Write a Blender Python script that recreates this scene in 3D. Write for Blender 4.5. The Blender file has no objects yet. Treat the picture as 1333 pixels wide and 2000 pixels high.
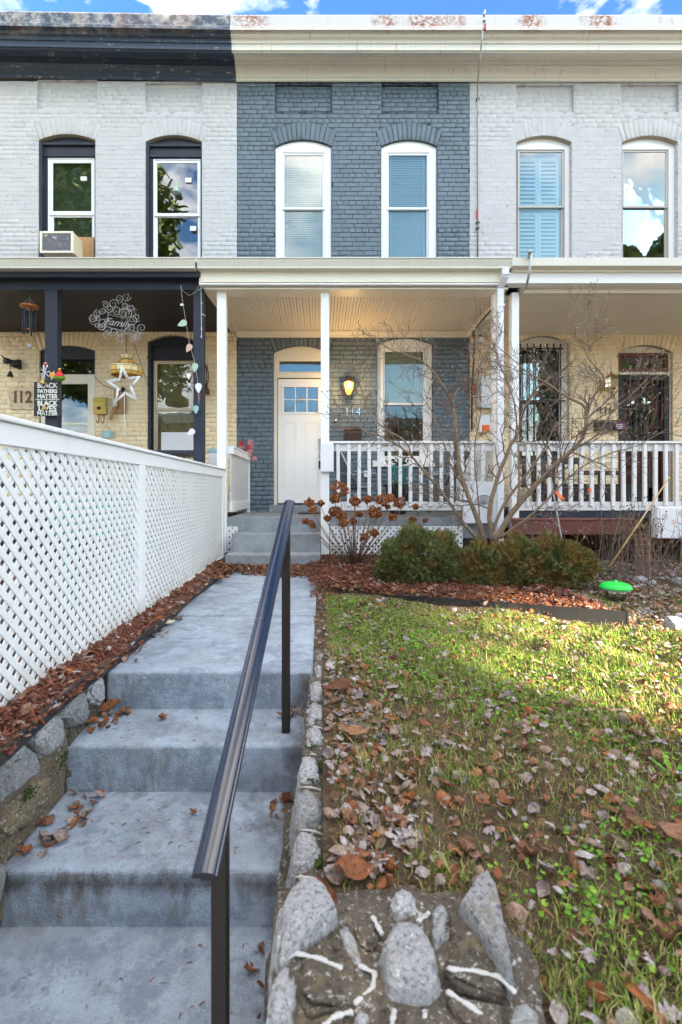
import bpy, bmesh, math, random
import numpy as np
from mathutils import Vector, Matrix

# ---------------------------------------------------------------- camera, sky, sun, exposure
random.seed(7); rng = np.random.default_rng(7)
scene = bpy.context.scene
COL = scene.collection
F = 950.0; CX = 628.0; CY = 960.0           # focal length in photo pixels and vanishing point
cam = bpy.data.cameras.new('camera'); camo = bpy.data.objects.new('camera', cam); COL.objects.link(camo)
cam.sensor_fit = 'VERTICAL'; cam.sensor_height = 36.0; cam.sensor_width = 24.0
cam.lens = F/2000*36
cam.shift_x = (666.5-CX)/2000; cam.shift_y = -(1000-CY)/2000
camo.location = (0, 0, 0); camo.rotation_euler = (math.radians(90), 0, 0)
cam.clip_start = 0.05; cam.clip_end = 3000
cam.dof.use_dof = True; cam.dof.focus_distance = 5.0; cam.dof.aperture_fstop = 4.0
scene.camera = camo

SUN_EL = 14.0
SUN_AZ = 135.0      # compass-like: from +y clockwise -> sun stands to the right, behind the camera
sdir = Vector((math.sin(math.radians(SUN_AZ))*math.cos(math.radians(SUN_EL)),
               math.cos(math.radians(SUN_AZ))*math.cos(math.radians(SUN_EL)), math.sin(math.radians(SUN_EL))))
sl = bpy.data.lights.new('sun', 'SUN'); sl.energy = 5.0; sl.angle = math.radians(0.5); sl.color = (1.0, .86, .62)
so = bpy.data.objects.new('sun', sl); COL.objects.link(so)
so.rotation_euler = sdir.to_track_quat('Z', 'Y').to_euler(); so.location = (20, -20, 20)

w = bpy.data.worlds.new('World'); scene.world = w; w.use_nodes = True
wn = w.node_tree.nodes; wl_ = w.node_tree.links; wn.clear()
def wnode(t, **k):
    n = wn.new(t)
    for a, b in k.items(): setattr(n, a, b)
    return n
out = wnode('ShaderNodeOutputWorld'); bg = wnode('ShaderNodeBackground'); bg.inputs['Strength'].default_value = 0.12
sky = wnode('ShaderNodeTexSky'); sky.sky_type = 'NISHITA'; sky.sun_disc = False
sky.sun_elevation = math.radians(SUN_EL); sky.sun_rotation = math.radians(SUN_AZ); sky.air_density = 1.0; sky.dust_density = 2.5; sky.ozone_density = 1.0
tc = wnode('ShaderNodeTexCoord'); mp = wnode('ShaderNodeMapping'); mp.inputs['Scale'].default_value = (1, 1, 2.2)
mp.inputs['Location'].default_value = (7.7, 4.1, 0.3)
nz = wnode('ShaderNodeTexNoise'); nz.inputs['Scale'].default_value = 2.1; nz.inputs['Detail'].default_value = 9; nz.inputs['Roughness'].default_value = .58
cr = wnode('ShaderNodeValToRGB'); cr.color_ramp.elements[0].position = .47; cr.color_ramp.elements[1].position = .64
mx = wnode('ShaderNodeMixRGB'); mx.inputs[2].default_value = (8.5, 7.6, 6.6, 1)
dk = wnode('ShaderNodeMixRGB', blend_type='MULTIPLY'); dk.inputs[0].default_value = 1; dk.inputs[2].default_value = (.19, .34, .52, 1)
n2 = wnode('ShaderNodeTexNoise'); n2.inputs['Scale'].default_value = 5.0; n2.inputs['Detail'].default_value = 6
c2 = wnode('ShaderNodeValToRGB'); c2.color_ramp.elements[0].position = .38; c2.color_ramp.elements[0].color = (.45, .48, .54, 1); c2.color_ramp.elements[1].position = .6
c3 = wnode('ShaderNodeMixRGB', blend_type='MULTIPLY'); c3.inputs[0].default_value = 1; c3.inputs[1].default_value = (9.0, 8.1, 7.0, 1)
wl_.new(mp.outputs[0], n2.inputs['Vector']); wl_.new(n2.outputs['Fac'], c2.inputs[0]); wl_.new(c2.outputs[0], c3.inputs[2]); wl_.new(c3.outputs[0], mx.inputs[2])
wl_.new(tc.outputs['Generated'], mp.inputs[0]); wl_.new(mp.outputs[0], nz.inputs['Vector']); wl_.new(nz.outputs['Fac'], cr.inputs[0])
wl_.new(cr.outputs[0], mx.inputs[0]); wl_.new(sky.outputs[0], dk.inputs[1]); wl_.new(dk.outputs[0], mx.inputs[1]); wl_.new(mx.outputs[0], bg.inputs[0]); wl_.new(bg.outputs[0], out.inputs[0])

scene.view_settings.view_transform = 'Standard'; scene.view_settings.look = 'None'
scene.view_settings.exposure = 3.25; scene.view_settings.gamma = 1.0; scene.view_settings.use_curve_mapping = False

# ---------------------------------------------------------------- helpers
def P(px, py, D): return Vector(((px-CX)/F*D, D, (CY-py)/F*D))
def PX(px, D): return (px-CX)/F*D
def PZ(py, D): return (CY-py)/F*D

def wloc(o):
    v = Vector((0, 0, 0))
    while o is not None:
        v += o.location; o = o.parent
    return v

def link(name, me, parent=None, loc=None, mat=None):
    o = bpy.data.objects.new(name, me); COL.objects.link(o)
    if parent is not None: o.parent = parent
    if loc is not None: o.location = loc
    if mat is not None and len(me.materials) == 0: me.materials.append(mat)
    return o

def thing(name, label, cat, loc=(0, 0, 0), group=None):
    o = bpy.data.objects.new(name, None); COL.objects.link(o); o.location = loc; o.empty_display_size = .1
    o['label'] = label; o['category'] = cat
    if group: o['group'] = group
    return o
def tag(o, label, cat, group=None):
    o['label'] = label; o['category'] = cat
    if group: o['group'] = group
    return o
def kind(o, k): o['kind'] = k; return o

class MB:
    def __init__(s): s.v = []; s.f = []
    def add(s, vs, fs):
        b = len(s.v); s.v += [tuple(v) for v in vs]; s.f += [tuple(i+b for i in f) for f in fs]; return s
    def box(s, x0, x1, y0, y1, z0, z1):
        return s.add([(x0,y0,z0),(x1,y0,z0),(x1,y1,z0),(x0,y1,z0),(x0,y0,z1),(x1,y0,z1),(x1,y1,z1),(x0,y1,z1)],
                     [(0,3,2,1),(4,5,6,7),(0,1,5,4),(1,2,6,5),(2,3,7,6),(3,0,4,7)])
    def prism(s, pts, d):           # closed planar polygon swept by vector d
        n = len(pts); d = Vector(d); p = [Vector(q) for q in pts]
        s.add([tuple(q) for q in p]+[tuple(q+d) for q in p],
              [tuple(range(n-1, -1, -1)), tuple(range(n, 2*n))]+[(i, (i+1) % n, n+(i+1) % n, n+i) for i in range(n)])
        return s
    def bar(s, a, b, wd, ht=None, up=(0, 0, 1)):   # rectangular bar from a to b
        a = Vector(a); b = Vector(b); ht = wd if ht is None else ht
        d = (b-a).normalized(); up = Vector(up)
        if abs(d.dot(up)) > .98: up = Vector((0, 1, 0))
        r = d.cross(up).normalized(); u = r.cross(d)
        q = [a+r*wd/2*i+u*ht/2*j for i, j in ((-1,-1),(1,-1),(1,1),(-1,1))]
        return s.prism(q, b-a)
    def tube(s, pts, rad, n=6, caps=True):
        pts = [Vector(p) for p in pts]
        if not hasattr(rad, '__len__'): rad = [rad]*len(pts)
        b = len(s.v); pr = None
        for i, p in enumerate(pts):
            t = (pts[min(i+1, len(pts)-1)]-pts[max(i-1, 0)])
            t = t.normalized() if t.length > 1e-9 else Vector((0, 0, 1))
            if pr is None:
                a = Vector((0, 0, 1)) if abs(t.z) < .9 else Vector((1, 0, 0))
                u = t.cross(a).normalized()
            else:
                u = (pr-t*pr.dot(t)); u = u.normalized() if u.length > 1e-6 else t.orthogonal().normalized()
            pr = u; v = t.cross(u)
            for k in range(n):
                an = 2*math.pi*k/n
                s.v.append(tuple(p+(u*math.cos(an)+v*math.sin(an))*rad[i]))
        for i in range(len(pts)-1):
            for k in range(n):
                s.f.append((b+i*n+k, b+i*n+(k+1) % n, b+(i+1)*n+(k+1) % n, b+(i+1)*n+k))
        if caps:
            s.f.append(tuple(b+k for k in range(n-1, -1, -1))); e = b+(len(pts)-1)*n
            s.f.append(tuple(e+k for k in range(n)))
        return s
    def lathe(s, prof, c=(0, 0, 0), n=16, axis='z'):
        b = len(s.v); c = Vector(c)
        for r, z in prof:
            for k in range(n):
                a = 2*math.pi*k/n
                q = (r*math.cos(a), r*math.sin(a), z)
                if axis == 'y': q = (q[0], q[2], q[1])
                if axis == 'x': q = (q[2], q[0], q[1])
                s.v.append(tuple(c+Vector(q)))
        for i in range(len(prof)-1):
            for k in range(n):
                s.f.append((b+i*n+k, b+i*n+(k+1) % n, b+(i+1)*n+(k+1) % n, b+(i+1)*n+k))
        s.f.append(tuple(b+k for k in range(n-1, -1, -1))); e = b+(len(prof)-1)*n
        s.f.append(tuple(e+k for k in range(n)))
        return s
    def ico(s, c, r, sub=1, jit=0.0, rot=None):
        bm = bmesh.new(); bmesh.ops.create_icosphere(bm, subdivisions=sub, radius=1)
        r = Vector(r) if hasattr(r, '__len__') else Vector((r, r, r))
        vs = []
        for v in bm.verts:
            k = 1+random.uniform(-jit, jit); q = Vector((v.co.x*r.x*k, v.co.y*r.y*k, v.co.z*r.z*k))
            if rot is not None: q = rot @ q
            vs.append(tuple(q+Vector(c)))
        s.add(vs, [tuple(v.index for v in f.verts) for f in bm.faces]); bm.free(); return s
    def build(s, name, mat, parent=None, smooth=False, bev=0.0, seg=1, fix=True):
        o_ = wloc(parent) if parent is not None else Vector((0, 0, 0))
        if parent is None and s.v:
            a = np.array(s.v); o_ = Vector((float(a[:,0].mean()), float(a[:,1].mean()), float(a[:,2].min())))
        me = bpy.data.meshes.new(name)
        me.from_pydata([(x-o_.x, y-o_.y, z-o_.z) for x, y, z in s.v], [], s.f)
        if fix:
            bm = bmesh.new(); bm.from_mesh(me); bmesh.ops.recalc_face_normals(bm, faces=bm.faces); bm.to_mesh(me); bm.free()
        me.materials.append(mat)
        if smooth: me.polygons.foreach_set('use_smooth', [True]*len(me.polygons))
        o = bpy.data.objects.new(name, me); COL.objects.link(o)
        if parent is not None: o.parent = parent
        else: o.location = o_
        if bev > 0:
            m = o.modifiers.new('bevel', 'BEVEL'); m.width = bev; m.segments = seg; m.limit_method = 'ANGLE'; m.angle_limit = math.radians(35)
            if seg > 1:
                me.polygons.foreach_set('use_smooth', [True]*len(me.polygons)); m.harden_normals = True
        return o

def np_mesh(name, V, Fc, mat, parent=None, smooth=False, origin=(0, 0, 0)):
    V = np.asarray(V, dtype=np.float32).reshape(-1, 3)-np.array(origin, dtype=np.float32); Fc = np.asarray(Fc, dtype=np.int32)
    me = bpy.data.meshes.new(name); n, k = Fc.shape
    me.vertices.add(len(V)); me.vertices.foreach_set('co', V.ravel())
    me.loops.add(n*k); me.loops.foreach_set('vertex_index', Fc.ravel())
    me.polygons.add(n); me.polygons.foreach_set('loop_start', np.arange(n, dtype=np.int32)*k)
    try: me.polygons.foreach_set('loop_total', np.full(n, k, dtype=np.int32))
    except Exception: pass
    if smooth: me.polygons.foreach_set('use_smooth', np.ones(n, dtype=bool))
    me.update(calc_edges=True); me.validate()
    me.materials.append(mat)
    o = bpy.data.objects.new(name, me); COL.objects.link(o)
    if parent is not None: o.parent = parent
    else: o.location = origin
    return o

def rotm(yaw, pitch, roll):
    cy, sy, cp, sp, cr_, sr = np.cos(yaw), np.sin(yaw), np.cos(pitch), np.sin(pitch), np.cos(roll), np.sin(roll)
    z = np.zeros_like(cy); o = np.ones_like(cy)
    Rz = np.stack([np.stack([cy,-sy,z],-1), np.stack([sy,cy,z],-1), np.stack([z,z,o],-1)], -2)
    Ry = np.stack([np.stack([cp,z,sp],-1), np.stack([z,o,z],-1), np.stack([-sp,z,cp],-1)], -2)
    Rx = np.stack([np.stack([o,z,z],-1), np.stack([z,cr_,-sr],-1), np.stack([z,sr,cr_],-1)], -2)
    return Rz @ Ry @ Rx
def scatter(name, tmpl, faces, pos, R, sc, mat, parent=None, smooth=False, origin=(0,0,0)):
    tmpl = np.asarray(tmpl, float); n = len(pos); k = len(tmpl)
    sc = np.asarray(sc, float)
    if sc.ndim == 1: sc = np.repeat(sc[:, None], 3, 1)
    V = np.einsum('nij,nkj->nki', R, tmpl[None]*sc[:, None, :])+pos[:, None, :]
    Fc = (np.asarray(faces)[None]+(np.arange(n)*k)[:, None, None]).reshape(-1, len(faces[0]))
    return np_mesh(name, V.reshape(-1, 3), Fc, mat, parent, smooth, origin)

# ---------------------------------------------------------------- materials
def srgb(r, g, b):
    f = lambda c: (c/255/12.92) if c/255 <= .04045 else ((c/255+.055)/1.055)**2.4
    return (f(r), f(g), f(b))
class M_:
    def __init__(s, name):
        s.m = bpy.data.materials.new(name); s.m.use_nodes = True; s.t = s.m.node_tree; s.n = s.t.nodes; s.l = s.t.links
        s.b = s.n['Principled BSDF']; s.geo = s.n.new('ShaderNodeNewGeometry')
    def node(s, t, **k):
        n = s.n.new(t)
        for a, b in k.items():
            if a.startswith('i_'): n.inputs[a[2:]].default_value = b
            else: setattr(n, a, b)
        return n
    def pos(s, scale=(1, 1, 1), loc=(0, 0, 0)):
        m = s.node('ShaderNodeMapping'); m.inputs['Scale'].default_value = scale; m.inputs['Location'].default_value = loc
        s.l.new(s.geo.outputs['Position'], m.inputs[0]); return m.outputs[0]
    def noise(s, sc, det=4, rough=.55, scale=(1, 1, 1), loc=(0, 0, 0)):
        n = s.node('ShaderNodeTexNoise'); n.inputs['Scale'].default_value = sc; n.inputs['Detail'].default_value = det; n.inputs['Roughness'].default_value = rough
        s.l.new(s.pos(scale, loc), n.inputs['Vector']); return n.outputs['Fac']
    def ramp(s, fac, stops):
        r = s.node('ShaderNodeValToRGB'); e = r.color_ramp.elements
        while len(e) < len(stops): e.new(.5)
        for i, (p, c) in enumerate(stops):
            e[i].position = p; c = (c, c, c) if not hasattr(c, '__len__') else c; e[i].color = (*c[:3], 1)
        s.l.new(fac, r.inputs[0]); return r.outputs[0]
    def mix(s, fac, a, b, mode='MIX'):
        m = s.node('ShaderNodeMixRGB', blend_type=mode)
        for i, v in ((0, fac), (1, a), (2, b)):
            if isinstance(v, (int, float)): m.inputs[i].default_value = v
            elif isinstance(v, tuple): m.inputs[i].default_value = (*v[:3], 1)
            else: s.l.new(v, m.inputs[i])
        return m.outputs[0]
    def math(s, op, a, b=0.0):
        m = s.node('ShaderNodeMath', operation=op)
        for i, v in ((0, a), (1, b)):
            if isinstance(v, (int, float)): m.inputs[i].default_value = v
            else: s.l.new(v, m.inputs[i])
        return m.outputs[0]
    def xyz(s):
        m = s.node('ShaderNodeSeparateXYZ'); s.l.new(s.geo.outputs['Position'], m.inputs[0]); return m.outputs
    def color(s, c):
        if isinstance(c, tuple): s.b.inputs['Base Color'].default_value = (*c[:3], 1)
        else: s.l.new(c, s.b.inputs['Base Color'])
    def set(s, rough=.6, spec=.4, metal=0.0):
        for k, v in (('Roughness', rough), ('Specular IOR Level', spec), ('Metallic', metal)):
            if isinstance(v, (int, float)): s.b.inputs[k].default_value = v
            else: s.l.new(v, s.b.inputs[k])
    def bump(s, h, strength=.3, dist=.01):
        b = s.node('ShaderNodeBump'); b.inputs['Strength'].default_value = strength; b.inputs['Distance'].default_value = dist
        s.l.new(h, b.inputs['Height']); s.l.new(b.outputs[0], s.b.inputs['Normal'])

def paint(name, col, rough=.5, var=.1, vs=3.0, dirt=None, dth=(.55, .75), ds=6.0, dscale=(1, 1, 1), bs=80.0, bst=.25, bd=.002, metal=0.0, spec=.4, isl=0.0):
    m = M_(name)
    c = m.mix(m.noise(vs), tuple(x*(1-var) for x in col), tuple(min(1, x*(1+var)) for x in col))
    if isl:
        ob = m.node('ShaderNodeObjectInfo')
        k = m.math('ADD', m.geo.outputs['Random Per Island'], ob.outputs['Random']); k = m.math('FRACT', k)
        c = m.mix(1.0, c, m.ramp(k, [(0, 1-isl), (1, 1+isl*.3)]), 'MULTIPLY')
    if dirt:
        c = m.mix(m.ramp(m.noise(ds, 8, .65, dscale), [(dth[0], 0.0), (dth[1], 1.0)]), c, dirt)
    m.color(c); m.set(rough, spec, metal); m.bump(m.noise(bs, 5), bst, bd)
    return m.m

MAT = {}
WHT = (.76, .765, .79)
MAT['brick_white'] = paint('white painted brick', (.55, .53, .515), .55, .05, 2.5, dirt=(.38, .36, .34), dth=(.60, .80), ds=3.5, bs=45, bst=.5, bd=.004, isl=.06)
MAT['brick_cream'] = paint('cream painted brick', (.90, .72, .46), .55, .08, 2.0, dirt=(.46, .33, .18), dth=(.60, .82), ds=4, bs=45, bst=.5, bd=.004, isl=.06)  # white walls under the porch roofs: warm bounce light put into the brick colour
MAT['brick_grey'] = paint('blue grey painted brick', (.132, .172, .203), .45, .10, 3, dirt=(.07, .09, .11), dth=(.6, .8), ds=7, bs=50, bst=.6, bd=.004, isl=.13, spec=.5)
MAT['joint_white'] = paint('painted mortar white', (.56, .56, .58), .8, .12, 8, dirt=(.24, .22, .20), dth=(.55, .66), ds=9, dscale=(1, 1, 3), bs=120)
MAT['joint_cream'] = paint('painted mortar cream', (.70, .56, .36), .8, .12, 8, dirt=(.22, .15, .08), dth=(.55, .66), ds=9, dscale=(1, 1, 3), bs=120)  # same warm bounce light painted into the porch wall mortar
MAT['joint_grey'] = paint('painted mortar grey', (.085, .11, .135), .8, .2, 8, dirt=(.02, .025, .03), dth=(.45, .6), ds=9, bs=120)
MAT['raw_edge'] = paint('worn arch soffit', (.40, .34, .26), .9, .2, 20, dirt=(.12, .08, .06), ds=30, bs=150, bst=.6)
MAT['white_trim'] = paint('white trim paint', (.86, .85, .82), .4, .03, 3, dirt=(.55, .53, .48), dth=(.66, .85), ds=6, bs=120, bst=.08)
MAT['cream_trim'] = paint('cream trim paint', (.80, .74, .60), .4, .04, 3, dirt=(.52, .46, .35), dth=(.64, .85), ds=5, bs=120, bst=.08)
MAT['vinyl'] = paint('white vinyl', (.80, .80, .80), .35, .03, 3, bs=150, bst=.05)
MAT['vinyl_taupe'] = paint('taupe window frame', (.50, .46, .40), .45, .06, 3, bs=150, bst=.05)
MAT['fence_white'] = paint('white pvc lattice', (.80, .80, .79), .45, .04, 2.0, dirt=(.50, .48, .42), dth=(.63, .85), ds=5, bs=150, bst=.05)
MAT['rail_white'] = paint('white painted rail', (.78, .77, .75), .45, .05, 3.0, dirt=(.45, .42, .36), dth=(.62, .8), ds=8, bs=90, bst=.15)
MAT['black_paint'] = paint('chipped black paint', (.025, .03, .042), .5, .3, 4, dirt=(.35, .33, .30), dth=(.67, .70), ds=26, dscale=(.8, .8, 1.4), bs=60, bst=.4)
MAT['black_wood'] = paint('dark navy wood paint', (.022, .028, .045), .55, .35, 5, dirt=(.10, .07, .05), dth=(.62, .78), ds=10, dscale=(3, 3, .6), bs=60, bst=.3)
MAT['dark_ceiling'] = paint('black porch ceiling', (.03, .028, .03), .6, .3, 2, bs=40, bst=.2)
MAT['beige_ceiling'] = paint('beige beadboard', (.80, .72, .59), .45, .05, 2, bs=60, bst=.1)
MAT['gutter'] = paint('aluminium gutter', (.70, .66, .56), .35, .05, 4, dirt=(.42, .36, .26), dth=(.56, .78), ds=12, dscale=(6, 1, .5), bs=150, bst=.05)
MAT['concrete'] = None
MAT['soil'] = paint('dark soil', (.05, .034, .024), .95, .35, 6, dirt=(.10, .075, .05), ds=20, bs=60, bst=.9, bd=.02)
MAT['black_plastic'] = paint('black edging', (.018, .018, .02), .5, .25, 6, dirt=(.10, .07, .04), dth=(.55, .75), ds=6, bs=60, bst=.3)
MAT['rust'] = paint('rusty iron', (.09, .045, .025), .8, .3, 12, bs=100)
MAT['iron'] = paint('black iron', (.018, .018, .018), .45, .2, 10, bs=100, bst=.15)
MAT['steel'] = paint('galvanised steel', (.42, .43, .44), .35, .1, 10, metal=.8, bs=100, bst=.1)
MAT['chrome'] = paint('satin nickel', (.62, .60, .56), .25, .05, 10, metal=1.0, bst=.02)
MAT['brass'] = paint('aged brass', (.55, .38, .12), .3, .15, 20, metal=.9, bst=.05)
MAT['wood_red'] = paint('maroon deck paint', (.165, .050, .036), .6, .15, 4, dirt=(.08, .04, .03), dth=(.55, .8), ds=6, bs=70, bst=.3)
MAT['wood_brown'] = paint('dark brown bench wood', (.045, .033, .03), .55, .2, 6, bs=70, bst=.3)
MAT['wood_raw'] = paint('raw wood board', (.42, .22, .09), .6, .25, 8, dirt=(.2, .09, .04), ds=14, dscale=(1, 1, .3), bs=90)
MAT['bamboo'] = paint('bamboo cane', (.45, .30, .13), .5, .2, 8, bs=90)
MAT['bark'] = paint('magnolia bark', (.23, .16, .10), .8, .3, 14, dirt=(.33, .26, .17), dth=(.5, .7), ds=20, bs=120, bst=.7, bd=.004)
MAT['twig'] = paint('thin twig bark', (.15, .10, .075), .8, .3, 14, bs=150)
MAT['bud'] = paint('pale furry bud', (.30, .27, .21), .9, .1, 30, bs=300)
MAT['dry_twig'] = paint('dry stalk', (.26, .175, .11), .85, .35, 10, bs=150)
MAT['dark_twig'] = paint('grey dead stalk', (.13, .10, .08), .85, .3, 10, bs=150)
MAT['terracotta'] = paint('brick pier', (.16, .06, .04), .85, .2, 8, bs=80)
MAT['room'] = paint('dim interior wall', (.42, .36, .26), .8, .1, 2)
MAT['yellow_paint'] = paint('yellow mailbox enamel', (.60, .42, .09), .4, .12, 10, dirt=(.25, .14, .04), dth=(.6, .75), ds=20)
MAT['bronze'] = paint('brown bronze metal', (.07, .035, .025), .4, .15, 10, bs=90, bst=.1)
MAT['sign_black'] = paint('dark sign face', (.03, .028, .026), .6, .2, 20)
MAT['lettering'] = paint('white lettering', (.82, .80, .74), .6, .03, 20)
MAT['teal'] = paint('teal glaze', (.04, .27, .26), .25, .12, 8)
MAT['pot_dark'] = paint('dark planter', (.03, .028, .028), .5, .2, 8)
MAT['green_lid'] = paint('bright green plastic', (.02, .62, .07), .35, .04, 8, bst=.02)
MAT['orange'] = paint('orange tape', (.85, .16, .03), .5, .05, 8, bst=.05)
MAT['red'] = paint('red enamel', (.55, .03, .03), .45, .1, 8)
MAT['pink'] = paint('pink flower petal', (.75, .33, .33), .8, .25, 30, isl=.35)
MAT['redp'] = paint('red flower petal', (.60, .06, .08), .8, .25, 30, isl=.35)
MAT['cloth_red'] = paint('red door curtain', (.24, .045, .03), .8, .2, 10)
MAT['plastic_white'] = paint('white plastic', (.78, .78, .80), .4, .03, 6, bst=.03)
MAT['meter_grey'] = paint('grey meter enamel', (.42, .42, .41), .5, .05, 6, bst=.05)
MAT['copper_wood'] = paint('orange stained wood', (.42, .13, .04), .4, .15, 12)
MAT['grey_wire'] = paint('weathered grey wire', (.36, .34, .33), .5, .15, 20)
MAT['star_white'] = paint('white star frame', (.80, .79, .76), .5, .06, 30, bst=.05)
MAT['pale_green'] = paint('pale green charm', (.42, .55, .42), .5, .1, 20)
MAT['pale_teal'] = paint('pale blue charm', (.30, .52, .55), .5, .1, 20)
MAT['pale_rose'] = paint('pale rose charm', (.62, .42, .32), .5, .1, 20)
MAT['rail_metal'] = paint('dark blue black rail enamel', (.006, .014, .036), .18, .15, 12, dirt=(.035, .04, .05), dth=(.6, .75), ds=40, spec=.6, bs=60, bst=.04)
MAT['post_metal'] = paint('bronze black post enamel', (.018, .014, .012), .4, .2, 10, bs=60, bst=.1)
MAT['blind'] = paint('white blind slat', (.56, .62, .60), .6, .03, 8, bst=.03)
MAT['blind_cream'] = paint('cream blind slat', (.62, .56, .36), .6, .05, 8, bst=.03)
MAT['paper'] = paint('white sticker', (.80, .80, .74), .7, .03, 10)
MAT['ac_front'] = paint('peeling grey grille', (.20, .20, .22), .6, .2, 10, dirt=(.75, .75, .75), dth=(.6, .63), ds=16)
MAT['cream_wood'] = paint('cream wood frame', (.66, .55, .38), .6, .1, 5, dirt=(.25, .14, .06), dth=(.62, .75), ds=12)
MAT['moss'] = paint('moss', (.035, .06, .012), .95, .3, 30, bs=200, bst=.9)
MAT['white_line'] = paint('white raised mortar line', (.46, .45, .42), .85, .1, 20, dirt=(.4, .38, .35), dth=(.6, .8), ds=30, bs=150, bst=.5)
MAT['asphalt'] = paint('asphalt', (.20, .20, .195), .9, .15, 5, bs=150)
MAT['pavement'] = paint('pavement concrete', (.45, .43, .40), .85, .1, 3, bs=120)
MAT['red_brick'] = paint('far red brick', (.24, .10, .07), .85, .2, 3, dirt=(.32, .16, .11), ds=9)
MAT['far_trim'] = paint('far trim', (.6, .58, .52), .6)
MAT['roof_tar'] = paint('roof tar', (.06, .06, .06), .9)

# cornice metal: white over rust, with streaks
def cornice_mat(name, base, dark):
    m = M_(name); z = m.xyz()[2]
    c = m.mix(m.noise(3), tuple(x*.93 for x in base), base)
    rustn = m.ramp(m.noise(1.3, 3, .5, (1.0, .3, .1), (3.9, 0, 0)), [(.50, 0.0), (.58, 1.0)])
    fine = m.ramp(m.noise(20, 6, .7), [(.42, 0.0), (.56, 1.0)])
    top = m.ramp(m.math('SUBTRACT', z, 6.85), [(.20, 0.0), (.30, 1.0)])
    k = m.math('MULTIPLY', m.math('MULTIPLY', rustn, fine), top)
    c = m.mix(k, c, (.30, .085, .03)) if not dark else m.mix(m.math('MULTIPLY', k, .8), c, (.34, .15, .09))
    if not dark: c = m.mix(m.math('MULTIPLY', top, .75), c, m.mix(k, (.50, .49, .50), (.26, .075, .02)))
    st = m.ramp(m.noise(9, 3, .6, (2.2, 1, .10)), [(.60, 0.0), (.75, 1.0)])
    c = m.mix(m.math('MULTIPLY', st, .5), c, (.42, .33, .20) if not dark else (.16, .15, .15))
    if dark:
        sp = m.ramp(m.noise(11, 10, .8, (.6, .7, 1.8)), [(.585, 0.0), (.635, 1.0)])
        c = m.mix(sp, c, (.48, .46, .42))
        c = m.mix(m.math('MULTIPLY', m.ramp(m.noise(7, 8, .75), [(.46, 0.), (.62, 1.)]), top), c, (.40, .38, .35))
    m.color(c); m.set(.45, .4); m.bump(m.noise(60, 5), .2, .003); return m.m
MAT['cornice_white'] = cornice_mat('white cornice metal', (.80, .76, .67), False)
MAT['cornice_black'] = cornice_mat('black cornice metal', (.055, .075, .11), True)

# painted concrete with wear, stains
def concrete(name, col, stain):
    m = M_(name); X, Y, Z = m.xyz()
    c = m.mix(m.ramp(m.noise(4.5, 8, .65), [(.35, 0.), (.68, 1.)]), tuple(v*.78 for v in col), tuple(v*1.15 for v in col))
    c = m.mix(m.ramp(m.noise(85, 4, .7), [(.60, 0.), (.67, 1.)]), c, tuple(v*.6 for v in col))
    c = m.mix(m.ramp(m.noise(16, 9, .75, loc=(4, 1, 0)), [(.63, 0.), (.68, 1.)]), c, (.56, .54, .49))
    c = m.mix(m.math('MULTIPLY', m.ramp(m.noise(3.2, 9, .7, loc=(1, 7, 2)), [(.50, 0.), (.68, 1.)]), .6), c, (.17, .165, .155))
    if stain:
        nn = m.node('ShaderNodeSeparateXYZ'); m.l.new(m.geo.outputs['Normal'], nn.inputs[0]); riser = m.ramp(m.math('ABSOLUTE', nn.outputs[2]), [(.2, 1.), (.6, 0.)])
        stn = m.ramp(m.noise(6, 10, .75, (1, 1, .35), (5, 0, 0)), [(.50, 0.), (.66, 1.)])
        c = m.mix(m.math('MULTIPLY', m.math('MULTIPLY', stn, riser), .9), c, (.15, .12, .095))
        c = m.mix(m.math('MULTIPLY', m.ramp(m.noise(5, 10, .8, loc=(8, 3, 0)), [(.49, 0.), (.58, 1.)]), .62), c, (.15, .18, .225))
        c = m.mix(m.ramp(m.noise(34, 8, .8, loc=(2, 9, 0)), [(.655, 0.), (.68, 1.)]), c, (.06, .05, .045))
        c = m.mix(m.ramp(m.noise(27, 9, .8, loc=(7, 2, 3)), [(.65, 0.), (.67, 1.)]), c, (.62, .60, .54))
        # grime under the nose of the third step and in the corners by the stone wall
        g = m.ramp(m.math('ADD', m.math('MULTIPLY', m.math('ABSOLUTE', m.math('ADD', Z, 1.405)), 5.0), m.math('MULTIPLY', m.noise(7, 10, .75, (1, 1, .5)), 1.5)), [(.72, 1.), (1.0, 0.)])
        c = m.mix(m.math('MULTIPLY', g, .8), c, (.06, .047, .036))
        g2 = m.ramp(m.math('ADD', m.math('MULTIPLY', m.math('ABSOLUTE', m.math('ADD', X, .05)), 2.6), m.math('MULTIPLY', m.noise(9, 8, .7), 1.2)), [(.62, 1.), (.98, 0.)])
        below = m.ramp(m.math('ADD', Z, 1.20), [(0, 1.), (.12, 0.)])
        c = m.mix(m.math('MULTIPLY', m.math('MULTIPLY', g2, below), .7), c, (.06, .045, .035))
    m.color(c); m.set(.75, .35)
    h = m.math('ADD', m.noise(22, 8, .68), m.math('MULTIPLY', m.noise(130, 4), .6)); m.bump(h, .9, .012)
    return m.m
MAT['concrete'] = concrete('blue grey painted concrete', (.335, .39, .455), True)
MAT['concrete_porch'] = concrete('grey porch concrete', (.30, .32, .335), False)

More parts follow.
